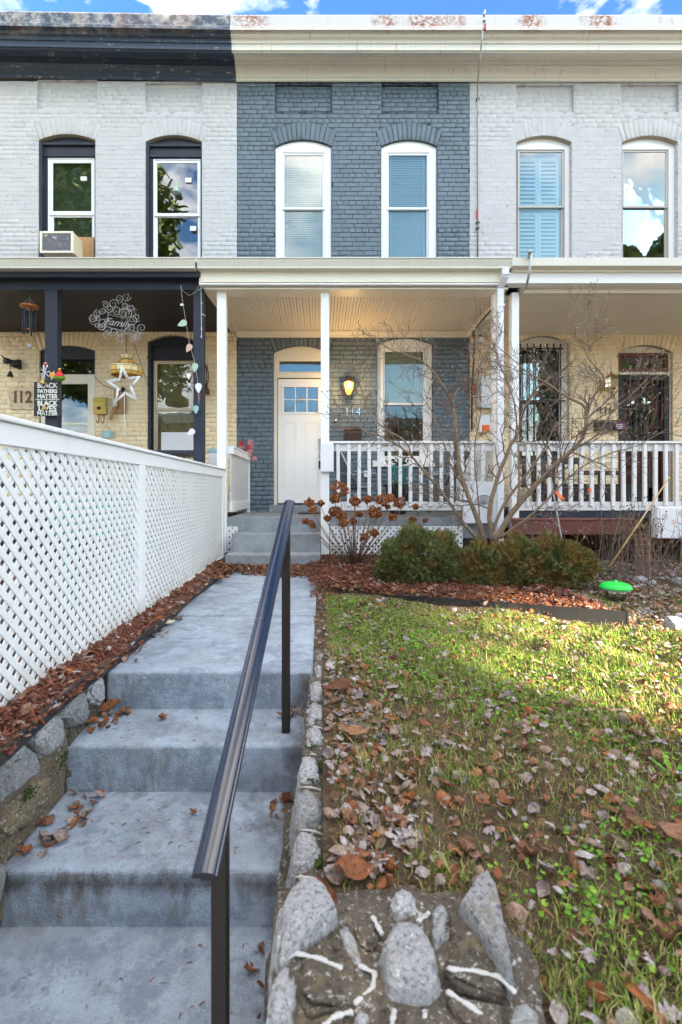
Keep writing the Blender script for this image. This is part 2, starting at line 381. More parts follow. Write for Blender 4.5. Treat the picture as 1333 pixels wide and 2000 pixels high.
def stone_mat(name, a, b, spk):
    m = M_(name)
    ob = m.node('ShaderNodeObjectInfo')
    c = m.mix(m.noise(9, 8, .6), a, b)
    c = m.mix(m.ramp(m.noise(90, 5, .8), [(.50, 0.), (.62, 1.)]), c, spk)
    c = m.mix(m.ramp(m.noise(60, 6, .8, loc=(9, 2, 1)), [(.56, 0.), (.66, 1.)]), c, (.62, .61, .58))
    c = m.mix(m.ramp(m.noise(7, 6, .7, loc=(2, 2, 5)), [(.58, 0.), (.75, 1.)]), c, (.26, .20, .11))
    c = m.mix(1.0, c, m.ramp(ob.outputs['Random'], [(0, .72), (1, 1.15)]), 'MULTIPLY')
    m.color(c); m.set(.85, .3); m.bump(m.noise(55, 8, .7), .9, .012); return m.m
MAT['granite'] = stone_mat('speckled granite', (.27, .275, .285), (.46, .45, .43), (.12, .125, .14))
MAT['mortar'] = stone_mat('rough brown mortar', (.07, .056, .04), (.15, .125, .09), (.04, .033, .025))
MAT['mortar_tan'] = stone_mat('tan mortar', (.14, .105, .06), (.26, .21, .14), (.08, .06, .035))

def ramp_mat(name, stops, rough=.75, sub=0.0, bs=150):
    m = M_(name); ob = m.node('ShaderNodeObjectInfo')
    k = m.math('FRACT', m.math('ADD', m.geo.outputs['Random Per Island'], m.math('MULTIPLY', ob.outputs['Random'], 3.7)))
    c = m.ramp(k, stops); c = m.mix(m.ramp(m.noise(75, 6, .75), [(.4, 0.), (.62, 1.)]), c, m.mix(1.0, c, (.45, .40, .36), 'MULTIPLY'))
    m.color(c); m.set(rough, .25); m.bump(m.noise(bs, 4), .3, .002)
    if sub: m.b.inputs['Subsurface Weight'].default_value = 0
    return m.m
MAT['leaf_mix'] = ramp_mat('fallen leaves', [(0, (.34, .14, .06)), (.18, (.22, .10, .06)), (.36, (.33, .22, .15)), (.52, (.36, .31, .29)), (.68, (.20, .125, .085)), (.82, (.40, .34, .31)), (1, (.24, .13, .065))])
MAT['leaf_pale'] = ramp_mat('pale fallen leaves', [(0, (.40, .36, .36)), (.4, (.33, .28, .28)), (.7, (.45, .42, .41)), (1, (.30, .22, .19))])
MAT['leaf_rust'] = ramp_mat('rust brown leaves', [(0, (.34, .12, .035)), (.3, (.20, .075, .035)), (.6, (.29, .15, .08)), (1, (.15, .065, .035))])
MAT['mulch'] = ramp_mat('red brown mulch', [(0, (.13, .042, .026)), (.35, (.25, .085, .05)), (.7, (.18, .065, .04)), (.9, (.24, .12, .08)), (1, (.30, .22, .18))], .85)
MAT['grass'] = ramp_mat('grass blades', [(0, (.09, .22, .02)), (.35, (.17, .33, .028)), (.55, (.30, .36, .05)), (.78, (.44, .42, .16)), (1, (.52, .43, .22))], .6)
MAT['clover'] = ramp_mat('clover', [(0, (.08, .24, .018)), (.5, (.14, .34, .02)), (1, (.24, .38, .035))], .6)
MAT['straw'] = ramp_mat('dead grass thatch', [(0, (.40, .30, .15)), (.5, (.26, .16, .07)), (1, (.44, .26, .08))], .8)
MAT['yew'] = ramp_mat('yew sprigs', [(0, (.045, .085, .025)), (.4, (.10, .155, .045)), (.75, (.20, .25, .075)), (.92, (.34, .32, .11)), (1, (.42, .22, .08))], .6)
MAT['yew_brown'] = ramp_mat('bronzed yew sprigs', [(0, (.08, .11, .03)), (.4, (.20, .20, .06)), (.7, (.32, .20, .06)), (1, (.52, .22, .05))], .6)
MAT['hydra'] = ramp_mat('dry hydrangea florets', [(0, (.28, .085, .03)), (.5, (.42, .14, .045)), (.8, (.52, .20, .06)), (1, (.58, .34, .18))], .8)
MAT['seed'] = paint('black seed head', (.012, .010, .010), .9)
MAT['evergreen'] = ramp_mat('evergreen foliage', [(0, (.09, .17, .05)), (.6, (.17, .26, .07)), (1, (.34, .34, .10))], .7)
MAT['green_leaf'] = ramp_mat('houseplant leaves', [(0, (.03, .09, .02)), (1, (.08, .16, .03))], .5)

def glass_mat(name, tint, refl, base=.08, rough=.0):
    m = M_(name); m.n.remove(m.b)
    o = m.n['Material Output']; tr = m.node('ShaderNodeBsdfTransparent'); gl = m.node('ShaderNodeBsdfGlossy'); mixs = m.node('ShaderNodeMixShader')
    tr.inputs[0].default_value = (*tint, 1); gl.inputs[0].default_value = (1, 1, 1, 1); gl.inputs['Roughness'].default_value = rough
    fr = m.node('ShaderNodeFresnel'); fr.inputs[0].default_value = 1.5
    k = m.math('ADD', m.math('MULTIPLY', fr.outputs[0], refl), base)
    # gently wavy old panes
    b = m.node('ShaderNodeBump'); b.inputs['Strength'].default_value = .05; b.inputs['Distance'].default_value = .02
    m.l.new(m.noise(2.2, 2), b.inputs['Height']); m.l.new(b.outputs[0], gl.inputs['Normal'])
    m.l.new(k, mixs.inputs[0]); m.l.new(tr.outputs[0], mixs.inputs[1]); m.l.new(gl.outputs[0], mixs.inputs[2]); m.l.new(mixs.outputs[0], o.inputs[0])
    return m.m
MAT['glass'] = glass_mat('window glass', (.86, .92, .92), .8, .025)
MAT['glass_dark'] = glass_mat('dark window glass', (.70, .75, .74), 1.2, .075)
def emis(name, col, e, alpha=None):
    m = M_(name); m.color(col); m.b.inputs['Emission Color'].default_value = (*col, 1); m.b.inputs['Emission Strength'].default_value = e; m.set(.3, .4); return m.m
MAT['lamp_glow'] = emis('lit amber glass', (1.0, .52, .09), .20)
MAT['amber'] = paint('amber stained glass', (.80, .48, .10), .2, .1, 12, bst=.05)
MAT['cream_glass'] = paint('cream stained glass', (.85, .72, .42), .2, .05, 12, bst=.05)
MAT['orange_glass'] = paint('orange stained glass', (.75, .27, .05), .2, .1, 12, bst=.05)
MAT['lantern_glass'] = glass_mat('lantern glass', (.95, .93, .85), 1.5, .15)
MAT['leaf_cream'] = paint('cream leaf', (.62, .54, .40), .7, .1, 20)
MAT['purple'] = paint('purple sticker', (.16, .03, .16), .5)
MAT['rusty'] = paint('brown number paint', (.20, .085, .05), .8, .2, 20)
MAT['verge'] = paint('dry verge', (.20, .17, .10), .95, .3, 1.0)

def fence_mat():
    m = M_('white pvc lattice'); z = m.xyz()[2]
    c = m.mix(m.noise(2), (.76, .76, .75), (.82, .82, .81))
    k = m.ramp(m.math('ADD', m.math('MULTIPLY', m.math('ADD', z, .93), 2.2), m.math('MULTIPLY', m.noise(7, 8, .7), 1.1)), [(.55, 1.), (.95, 0.)])
    c = m.mix(m.math('MULTIPLY', k, .6), c, (.40, .35, .28)); c = m.mix(m.math('MULTIPLY', m.ramp(m.noise(4, 8, .7, (1, 1, 2)), [(.55, 0.), (.75, 1.)]), .35), c, (.52, .50, .44))
    m.color(c); m.set(.45, .4); m.bump(m.noise(60, 4), .1, .003); return m.m
MAT['fence_white'] = fence_mat()
MAT['film'] = paint('wrinkled olive plastic film', (.36, .37, .20), .35, .35, 6, dirt=(.62, .62, .50), dth=(.5, .7), ds=9, bs=14, bst=.8, bd=.03)
MAT['tan_curtain'] = paint('tan net curtain', (.40, .27, .12), .8, .3, 5, dirt=(.20, .12, .05), dth=(.5, .7), ds=9, bs=60)
# ================================================================ LARGE STRUCTURE
YW = 8.05; YF = 6.33; S = F/YW
def wx(px): return (px-CX)/S
def wz(py): return (CY-py)/S
# ---- ground height function (used by sheets and by everything that stands on them)
def gz(x, y):
    x = np.asarray(x, float); y = np.asarray(y, float)
    n = .010*np.sin(7.1*x+1.3*y)+.008*np.sin(5.3*y-3.7*x+1)+.006*np.sin(13*x+9*y)+.005*np.sin(23*x-17*y)
    ey = 4.42-(x-.05)*.505                                   # line of the bed edging
    inbed = 1/(1+np.exp(-(y-ey-.03)*60)); inx = 1/(1+np.exp((x-2.16)*22))
    bed = -.875+.012*(y-4)
    lawn = -.945+n+.03*np.clip((y-3.4)/2, 0, 1)
    k = inbed*inx
    return lawn*(1-k)+(bed+n*.6)*k

kind(MB().box(-300, 300, -300, 300, -1.80, -1.775).build('ground', MAT['verge']), 'structure')
kind(MB().box(-80, 80, -1.2, 1.0, -1.771, -1.76).build('pavement', MAT['pavement']), 'structure')
kind(MB().box(-80, 80, -11.5, -2.2, -1.771, -1.766).build('road', MAT['asphalt']), 'structure')

# ---- houses
def archz(o, x):
    xc = (o['x0']+o['x1'])/2; hw = (o['x1']-o['x0'])/2
    return o['zs']+(o['zt']-o['zs'])*(1-((x-xc)/hw)**2)

def wall_back(name, parent, x0, x1, z0, z1, ops, panels, mat, yf, parts_mat=None):
    mb = MB(); xs = {x0, x1}
    for o in ops:
        n = 10
        for i in range(n+1): xs.add(o['x0']+(o['x1']-o['x0'])*i/n)
    for p in panels: xs.add(p[0]); xs.add(p[1])
    xs = sorted(x for x in xs if x0-1e-6 <= x <= x1+1e-6)
    for a, b in zip(xs[:-1], xs[1:]):
        if b-a < 1e-5: continue
        m = (a+b)/2; zc = (z0, z0); items = []
        for o in ops:
            if o['x0'] < m < o['x1'] and o['zb'] < z1 and o['zt'] > z0: items.append((o['zb'], o))
        for p in panels:
            if p[0] < m < p[1]: items.append((p[2], p))
        items.sort(key=lambda t: t[0])
        for zb, o in items:
            if zb > zc[0]: mb.add([(a, yf, zc[0]), (b, yf, zc[1]), (b, yf, zb), (a, yf, zb)], [(0, 1, 2, 3)])
            if isinstance(o, dict): zc = (min(z1, archz(o, a)), min(z1, archz(o, b)))
            else:
                zc = (o[3], o[3]); d = .045
                mb.add([(a, yf+d, o[2]), (b, yf+d, o[2]), (b, yf+d, o[3]), (a, yf+d, o[3])], [(0, 1, 2, 3)])
                mb.add([(a, yf, o[3]), (b, yf, o[3]), (b, yf+d, o[3]), (a, yf+d, o[3])], [(0, 1, 2, 3)])
                mb.add([(a, yf, o[2]), (b, yf, o[2]), (b, yf+d, o[2]), (a, yf+d, o[2])], [(0, 1, 2, 3)])
        if zc[0] < z1-1e-6: mb.add([(a, yf, zc[0]), (b, yf, zc[1]), (b, yf, z1), (a, yf, z1)], [(0, 1, 2, 3)])
    for p in panels:
        for x in (p[0], p[1]): mb.add([(x, yf, p[2]), (x, yf+.045, p[2]), (x, yf+.045, p[3]), (x, yf, p[3])], [(0, 1, 2, 3)])
    d = .17
    for o in ops:                                             # jambs
        zb = max(o['zb'], z0)
        if o['zs'] > z0 and zb < z1:
            zt = min(o['zs'], z1)
            for x in (o['x0'], o['x1']): mb.add([(x, yf-.006, zb), (x, yf+d, zb), (x, yf+d, zt), (x, yf-.006, zt)], [(0, 1, 2, 3)])
    return mb.build(name, mat, parent, fix=False)

def arch_soffit(o, parent, mat, yf):
    mb = MB(); n = 12
    for i in range(n):
        a = o['x0']+(o['x1']-o['x0'])*i/n; b = o['x0']+(o['x1']-o['x0'])*(i+1)/n
        za, zb = archz(o, a), archz(o, b)
        mb.add([(a, yf-.006, za), (b, yf-.006, zb), (b, yf+.17, zb), (a, yf+.17, za)], [(0, 1, 2, 3)])
    return mb.build('arch_soffit', mat, parent, fix=False)

def brick_polys(x0, x1, z0, z1, ops, panels, course=.0755, L=.212, jit=0.004):
    """corner lists of every brick of the wall: (4 corners xz, full?, in panel?)"""
    out = []; r = 0; z = z0
    while z < z1-.02:
        zt = min(z+course, z1); zc = (z+zt)/2
        blk = []
        for o in ops:
            xc = (o['x0']+o['x1'])/2; hw = (o['x1']-o['x0'])/2
            if o['zb'] < zc < o['zs']: blk.append((o['x0'], o['x1']))
            else:
                ze = o['zs']+.25; ztp = o['zt']+.29
                if o['zs'] <= zc < ze: h = hw+.085*(zc-o['zs'])/.25; blk.append((xc-h, xc+h))
                elif ze <= zc < ztp: h = (hw+.085)*math.sqrt(max(0, 1-(zc-ze)/(ztp-ze))); blk.append((xc-h, xc+h))
        cuts = [x0, x1]; pan = [p for p in panels if p[2]-.01 < zc < p[3]+.01]
        for p in pan: cuts += [p[0], p[1]]
        cuts.sort()
        off = (0, L/2)[r % 2]+random.uniform(-.02, .02)+ (L/4 if r % 6 == 5 else 0)
        x = x0-L+off
        hdr = (r % 6 == 5)
        while x < x1:
            l = (L/2 if hdr else L)*random.uniform(.97, 1.03); a, b = x, x+l; x = b
            segs = [(max(a, x0), min(b, x1))]
            for c in cuts:
                segs = [s2 for s in segs for s2 in ([(s[0], c), (c, s[1])] if s[0] < c < s[1] else [s])]
            for k in blk:
                ns = []
                for s in segs:
                    if s[1] <= k[0] or s[0] >= k[1]: ns.append(s)
                    else:
                        if s[0] < k[0]: ns.append((s[0], k[0]))
                        if s[1] > k[1]: ns.append((k[1], s[1]))
                segs = ns
            for s in segs:
                if s[1]-s[0] < .028: continue
                inp = any(p[0] <= (s[0]+s[1])/2 <= p[1] for p in pan)
                g = .0045
                ju = random.uniform(-jit, jit)*.4; jv = random.uniform(-jit, jit)*.4
                out.append(([(s[0]+g, z+g+ju), (s[1]-g, z+g+jv), (s[1]-g, zt-g+jv), (s[0]+g, zt-g+ju)], inp))
        z += course; r += 1
    for o in ops:
        if o.get('ring', True) and o['zs'] > z0 and o['zs'] < z1:
            xc = (o['x0']+o['x1'])/2; hw = (o['x1']-o['x0'])/2; n = 13
            for i in range(n):
                t0 = -1+2*i/n+.012; t1 = -1+2*(i+1)/n-.012
                inn = lambda t: (xc+hw*t, o['zt']-(o['zt']-o['zs'])*t*t+.004)
                ou = lambda t: (xc+(hw+.085)*t, min(z1, o['zt']+.285-(o['zt']+.29-o['zs']-.25)*t*t))
                c = [inn(t0), inn(t1), ou(t1), ou(t0)]
                if c[2][1]-c[1][1] > .04: out.append((c, False))
    return out

def one_brick(c, yf, pr, b0):
    cx = sum(p[0] for p in c)/4; cz = sum(p[1] for p in c)/4; ch = min(.0045, pr)
    tl = [random.uniform(-.0012, .0012) for _ in range(2)]
    V = []
    for (x, z) in c: V.append((x, yf+.02, z))
    for (x, z) in c: V.append((x, yf-pr+ch, z))
    for (x, z) in c:
        dx = cx-x; dz = cz-z
        V.append((x+math.copysign(ch, dx), yf-pr+tl[0]*math.copysign(1, dx)+tl[1]*math.copysign(1, dz), z+math.copysign(ch*.9, dz)))
    Fc = [(8, 9, 10, 11)]
    for i in range(4):
        j = (i+1) % 4
        Fc += [(i, j, 4+j, 4+i), (4+i, 4+j, 8+j, 8+i)]
    return V, [tuple(b0+k for k in f) for f in Fc]

def lay_bricks(wall, polys, mat, yf, pr, n_obj, score):
    polys = sorted(polys, key=score)
    o0 = wloc(wall)
    shared = {}
    for c, inp in polys[:n_obj]:
        w_ = round((c[1][0]-c[0][0])*200)/200; h_ = round((c[3][1]-c[0][1])*400)/400
        quad = abs(c[0][1]-c[1][1]) < .004 and abs(c[2][0]-c[1][0]) < .002
        y = yf+(.045 if inp else 0)
        cx = sum(p[0] for p in c)/4; cz = sum(p[1] for p in c)/4
        key = (w_, h_, random.randint(0, 1)) if quad else None
        me = shared.get(key) if quad else None
        if me is None:
            V, Fc = one_brick([(p[0]-cx, p[1]-cz) for p in c], 0, pr, 0)
            me = bpy.data.meshes.new('brick'); me.from_pydata(V, [], Fc); me.materials.append(mat)
            if quad: shared[key] = me
        link('brick', me, wall, (cx-o0.x, y-o0.y, cz-o0.z))
    V = []; Fc = []
    for c, inp in polys[n_obj:]:
        v, f = one_brick(c, yf+(.045 if inp else 0), pr, len(V)); V += v; Fc += f
    if V:
        o = np_mesh('brickwork', V, Fc, mat, wall, origin=tuple(o0)); kind(o, 'stuff')

def opening(a, b, top, spring, bottom, **k):
    d = dict(x0=wx(a), x1=wx(b), zt=wz(top), zs=wz(spring), zb=wz(bottom)); d.update(k); return d

def plate(mb, o, sx0, sx1, sz0, sz1, y0, y1, inset=.0):
    """board filling an arched opening around a rectangular hole"""
    x0, x1 = o['x0']+inset, o['x1']-inset
    zb = o['zb']
    mb.box(x0, sx0, y0, y1, zb, o['zs']); mb.box(sx1, x1, y0, y1, zb, o['zs'])
    if sz0 > zb: mb.box(sx0, sx1, y0, y1, zb, sz0)
    n = 12; pts = [(x0, y0, o['zs'])]
    pts = [(x1-(x1-x0)*i/n, y0, archz(o, x1-(x1-x0)*i/n)-inset) for i in range(n+1)]
    zl = min(sz1, o['zs'])
    poly = [(sx0, y0, zl), (sx1, y0, zl)] if zl < o['zs'] else []
    if zl < o['zs']:
        mb.box(sx0, sx1, y0, y1, sz1, o['zs'])
    # head above the spring line
    for i in range(n):
        a = pts[i]; b = pts[i+1]; z = o['zs']
        mb.add([(b[0], y0, z), (a[0], y0, z), a, b, (b[0], y1, z), (a[0], y1, z), (a[0], y1, a[2]), (b[0], y1, b[2])],
               [(0, 1, 2, 3), (4, 7, 6, 5), (3, 2, 6, 7), (0, 4, 5, 1)])

def ring(mb, x0, x1, z0, z1, w_, y0, y1, wb=None):
    wb = w_ if wb is None else wb
    mb.box(x0, x0+w_, y0, y1, z0, z1); mb.box(x1-w_, x1, y0, y1, z0, z1)
    mb.box(x0+w_, x1-w_, y0, y1, z1-w_, z1); mb.box(x0+w_, x1-w_, y0, y1, z0, z0+wb)

def window(house, o, sash, meet, mat, smat, label=None, upper_glass='glass', lower_glass='glass', blind=None, casing=True, blind_cov=1.0, yo=.035, sw=.035):
    """sash = (px x0, x1, y0, y1) of the whole sash area, meet = px y of the meeting rail"""
    sx0, sx1 = wx(sash[0]), wx(sash[1]); sz1, sz0 = wz(sash[2]), wz(sash[3]); zm = wz(meet)
    y = YW+yo
    mb = MB()
    if casing: plate(mb, o, sx0, sx1, sz0, sz1, y, y+.03, .002)
    mb2 = MB(); ring(mb2, sx0, sx1, sz0, sz1, .012, y-.006, y+.05); mb.v += []; b = len(mb.v)
    mb.add(mb2.v, mb2.f)
    wobj = mb.build('window', mat, house, bev=.003)
    if label: wobj['label'] = label
    for (a, c, yy, g) in ((zm-.018, sz1-.012, y+.008, upper_glass), (sz0+.012, zm+.018, y+.034, lower_glass)):
        s = MB(); ring(s, sx0+.012, sx1-.012, a, c, sw, yy, yy+.024, sw*1.1); s.build('sash', smat, wobj, bev=.002)
        MB().box(sx0+.012+sw*.8, sx1-.012-sw*.8, yy+.010, yy+.014, a+sw*.8, c-sw*.8).build('pane', MAT[g], wobj)
    if blind:
        b = MB(); z = sz1-.03; p = .030; zend = sz1-(sz1-sz0)*blind_cov
        b.box(sx0+.04, sx1-.04, y+.075, y+.10, z-.03, z)
        z -= .04
        while z > max(sz0+.03, zend):
            b.add([(sx0+.035, y+.077, z), (sx1-.035, y+.077, z), (sx1-.035, y+.088, z+.029), (sx0+.035, y+.088, z+.029)], [(0, 1, 2, 3)]); z -= p
        for t in (.12, .88):
            xx = sx0+(sx1-sx0)*t; b.box(xx-.009, xx+.009, y+.068, y+.074, max(sz0+.03, zend), sz1-.05)
        bo = b.build('blind', MAT[blind], wobj, fix=False); kind(bo, 'stuff')
    return wobj

CORN = [(160, .0), (160, .03), (157, .05), (152, .055), (150, .07), (142, .085), (135, .115), (130, .15), (127, .15), (126, .175), (118, .18), (117, .205), (112, .22), (106, .30), (103, .43),
        (99, .44), (98, .46), (86, .46), (84.5, .475), (80, .48), (77, .49), (73, .52), (68, .545), (64, .55), (60, .56), (58, .61), (52, .61), (50, .57), (31, .57), (29, .55), (29, .0)]
def cornice(house, x0, x1, mat, slope=0.0):
    pts = [(YW-p, (CY-py)/F*(YW-p)) for py, p in CORN]
    cuts = [x0, x1]; mb = MB()
    n = len(pts)
    mb.add([(x0, y, z+slope*0) for y, z in pts]+[(x1, y, z) for y, z in pts], [(i, (i+1) % n, n+(i+1) % n, n+i) for i in range(n)]+[tuple(range(n)), tuple(range(2*n-1, n-1, -1))])
    if slope: mb.v = [(x, y, z+slope*(x1-x)) for x, y, z in mb.v]
    return mb.build('cornice', mat, house)

def shell(house, x0, x1):
    mb = MB(); y0 = YW+.25; y1 = YW+5.0
    mb.box(x0, x0+.02, y0-.1, y1, -1, 6.75); mb.box(x1-.02, x1, y0-.1, y1, -1, 6.75); mb.box(x0, x1, y1, y1+.1, -1, 6.75)
    mb.box(x0, x1, y0-.1, y1, 3.02, 3.10); mb.box(x0, x1, y0-.15, y1, 6.70, 6.75); mb.box(x0, x1, y0-.15, y1, -.40, -.36)
    mb.build('room', MAT['room'], house)
    MB().box(x0, x1, YW+.02, YW+.2, -1.2, -.6).build('foundation', MAT['terracotta'], house)
    MB().box(x0, x1, YW-.5, y1+6, 7.30, 7.34).build('roof', MAT['roof_tar'], house)

XL0, XL1, XM1, XR1 = -5.75, wx(463), wx(918), 6.35
def center_score(c):
    p = c[0]; x = sum(q[0] for q in p)/4; z = sum(q[1] for q in p)/4
    return abs(z-5.0)+.35*abs(x-.5)

# ================= grey house (114)
H2 = thing('row_house', 'blue grey painted brick row house in the middle with white panelled door and number 114', 'house', (.53, YW, -.34), 'adjoining painted brick row houses')
g_ops = [opening(538, 648, 273, 286, 530), opening(745, 854, 273, 286, 530),
         opening(535, 642, 676, 689, 986), opening(737, 845, 660, 673, 905)]
g_pan = [(wx(538), wx(648), wz(218), wz(166)), (wx(746), wx(857), wz(218), wz(166))]
wu = wall_back('wall', H2, XL1, XM1, 3.0, 6.79, g_ops[:2], g_pan, MAT['joint_grey'], YW)
lay_bricks(wu, brick_polys(XL1, XM1, 3.0, 6.79, g_ops[:2], g_pan), MAT['brick_grey'], YW, .0055, 300, center_score)
wlw = wall_back('porch_wall', H2, XL1, XM1, -.6, 3.0, g_ops[2:], [], MAT['joint_grey'], YW)
lay_bricks(wlw, brick_polys(XL1, XM1, -.6, 3.0, g_ops[2:], []), MAT['brick_grey'], YW, .007, 260, lambda c: abs(sum(q[1] for q in c[0])/4-1.2)+.2*abs(sum(q[0] for q in c[0])/4))
for o in g_ops: arch_soffit(o, wu, MAT['joint_grey'], YW)
window(H2, g_ops[0], (550, 636, 294, 526), 404, MAT['white_trim'], MAT['vinyl'], blind='blind', label='upper left window with a drawn white blind')
window(H2, g_ops[1], (755, 841, 294, 526), 404, MAT['white_trim'], MAT['vinyl'], blind='blind', label='upper right window with bare branches mirrored over its blind')
window(H2, g_ops[3], (747, 834, 680, 896), 788, MAT['white_trim'], MAT['vinyl'], blind='blind_cream', blind_cov=.5, label='porch window with a half drawn yellowish blind')
cornice(H2, XL1, XM1, MAT['cornice_white']); shell(H2, XL1, XM1)
# sill of the porch window
MB().box(wx(733), wx(849), YW-.06, YW+.05, wz(912), wz(905)).build('window_sill', MAT['white_trim'], H2, bev=.004)
# front door
o = g_ops[2]; mb = MB(); plate(mb, o, wx(543), wx(634), wz(984), wz(731), YW+.03, YW+.06, .002)
# cut the transom out by making the head from pieces instead
mb = MB(); yy0, yy1 = YW+.02, YW+.06
mb.box(o['x0'], wx(541.5), yy0, yy1, o['zb'], o['zs']); mb.box(wx(635.5), o['x1'], yy0, yy1, o['zb'], o['zs'])
mb.box(wx(541.5), wx(635.5), yy0-.01, yy1, wz(737), wz(729)); mb.box(wx(541.5), wx(635.5), yy0, yy1, wz(700), o['zs'])
n = 12; pts = [(o['x1']-(o['x1']-o['x0'])*i/n) for i in range(n+1)]
for a, b in zip(pts[:-1], pts[1:]):
    mb.add([(b, yy0, o['zs']), (a, yy0, o['zs']), (a, yy0, archz(o, a)), (b, yy0, archz(o, b)), (b, yy1, o['zs']), (a, yy1, o['zs']), (a, yy1, archz(o, a)), (b, yy1, archz(o, b))], [(0,1,2,3),(4,7,6,5),(3,2,6,7)])
df = mb.build('door_frame', MAT['cream_trim'], H2, bev=.003)
s = MB(); ring(s, wx(541.5), wx(635.5), wz(729), wz(700), .035, YW+.035, YW+.06); s.build('transom_frame', MAT['cream_trim'], df, bev=.003)
MB().box(wx(546), wx(631), YW+.05, YW+.054, wz(725), wz(704)).build('pane', MAT['glass_dark'], df)
dz0, dz1 = wz(983), wz(738); dx0, dx1 = wx(542.5), wx(634.5); dy = YW+.075
px0, px1, pz0, pz1 = wx(554), wx(622.5), wz(804), wz(754)
d = MB(); d.box(dx0, px0, dy, dy+.045, dz0, dz1); d.box(px1, dx1, dy, dy+.045, dz0, dz1); d.box(px0, px1, dy, dy+.045, dz0, pz0); d.box(px0, px1, dy, dy+.045, pz1, dz1)
door = d.build('door', MAT['white_trim'], H2, bev=.002); door['label'] = 'white panelled front door with six small panes'
s = MB(); ring(s, px0-.03, px1+.03, pz0-.03, pz1+.03, .035, dy-.010, dy+.004)
for i in (1, 2): x = px0+(px1-px0)*i/3; s.box(x-.008, x+.008, dy-.004, dy+.02, pz0, pz1)
s.box(px0, px1, dy-.003, dy+.021, (pz0+pz1)/2-.008, (pz0+pz1)/2+.008); s.build('muntin', MAT['white_trim'], door, bev=.002)
for i in range(3):
    for j in range(2):
        a = px0+(px1-px0)*i/3; b = px0+(px1-px0)*(i+1)/3; c = pz0+(pz1-pz0)*j/2; e = pz0+(pz1-pz0)*(j+1)/2
        MB().box(a+.007, b-.007, dy+.008, dy+.012, c+.007, e-.007).build('pane', MAT['glass_dark'], door)
for a, b in ((553, 580), (597, 624)):
    s = MB(); ring(s, wx(a), wx(b), wz(953), wz(823), .012, dy-.006, dy+.003); ring(s, wx(a)+.03, wx(b)-.03, wz(953)+.03, wz(823)-.03, .006, dy-.004, dy+.003)
    s.build('panel', MAT['white_trim'], door, bev=.003)
k = MB(); x = wx(626.5)
k.box(x-.035, x+.03, dy-.02, dy+.001, wz(875), wz(855)); k.lathe([(.018, -.045), (.022, -.02), (.022, 0)], (x, dy-.015, wz(861)), 12, 'y'); k.build('deadbolt', MAT['chrome'], door, bev=.003)
k = MB(); k.box(x-.03, x+.03, dy-.012, dy+.001, wz(895), wz(877)); k.tube([(x, dy-.01, wz(880)), (x, dy-.05, wz(884)), (x, dy-.05, wz(891)), (x, dy-.01, wz(894))], .008, 8); k.build('handle', MAT['chrome'], door)
k = MB(); k.box(x-.03, x+.05, dy-.05, dy-.01, wz(915), wz(899)); k.build('lever', MAT['iron'], door, bev=.01, seg=2)
k = MB(); k.tube([(wx(588)-.018, dy-.02, wz(773)), (wx(588)-.02, dy-.03, wz(780)), (wx(588), dy-.032, wz(785)), (wx(588)+.02, dy-.03, wz(780)), (wx(588)+.018, dy-.02, wz(773)), (wx(588)-.018, dy-.02, wz(773))], .006, 6); k.build('knocker', MAT['chrome'], door)
MB().box(wx(527), wx(650), YW-.10, YW+.07, -.34, wz(986)).build('door_sill', MAT['concrete_porch'], H2, bev=.006)

# ================= white house on the left (112)
H1 = thing('row_house', 'white painted brick row house on the left with chipped black cornice and number 112', 'house', (-3.5, YW, -.34), 'adjoining painted brick row houses')
l_ops = [opening(76, 187, 262, 274, 530), opening(285, 395, 264, 277, 530),
         opening(78, 186, 675, 685, 1000), opening(289, 386, 655, 668, 905)]
l_pan = [(wx(73), wx(190), wz(213), wz(156)), (wx(284), wx(395), wz(218), wz(162))]
l_ex = opening(-140, -30, 262, 274, 530)
wu = wall_back('wall', H1, XL0, XL1, 3.0, 6.79, l_ops[:2], l_pan, MAT['joint_white'], YW)
lay_bricks(wu, brick_polys(XL0, XL1, 3.0, 6.79, l_ops[:2], l_pan), MAT['brick_white'], YW, .0035, 300, lambda c: abs(sum(q[1] for q in c[0])/4-5.0)+.3*abs(sum(q[0] for q in c[0])/4+3))
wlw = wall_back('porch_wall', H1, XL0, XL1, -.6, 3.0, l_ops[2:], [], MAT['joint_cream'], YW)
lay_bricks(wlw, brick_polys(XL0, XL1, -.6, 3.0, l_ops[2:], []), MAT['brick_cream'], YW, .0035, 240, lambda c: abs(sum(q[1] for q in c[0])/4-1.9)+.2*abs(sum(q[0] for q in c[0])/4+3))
for o in l_ops[:2]: arch_soffit(o, wu, MAT['raw_edge'], YW)
for o in l_ops[2:]: arch_soffit(o, wlw, MAT['raw_edge'], YW)
cornice(H1, XL0, XL1-.002, MAT['cornice_black'], .018); shell(H1, XL0, XL1)
def black_box(house, o, sx0, sx1, sz0, sz1):
    mb = MB(); plate(mb, o, sx0, sx1, sz0, sz1, YW+.07, YW+.10, .002)
    mb.box(o['x0'], o['x0']+.05, YW+.01, YW+.07, o['zb'], o['zs']); mb.box(o['x1']-.02, o['x1'], YW+.01, YW+.07, o['zb'], o['zs'])
    mb.box(o['x0']+.05, o['x1']-.02, YW+.045, YW+.07, sz1+.02, sz1+.06)
    mb.box(o['x0']+.05, o['x1']-.02, YW+.03, YW+.07, o['zs']-.05, o['zs']-.01)
    return mb.build('window_box', MAT['black_paint'], house, bev=.003)
black_box(H1, l_ops[0], wx(90), wx(185), wz(527), wz(304)); black_box(H1, l_ops[1], wx(297), wx(391), wz(527), wz(305))
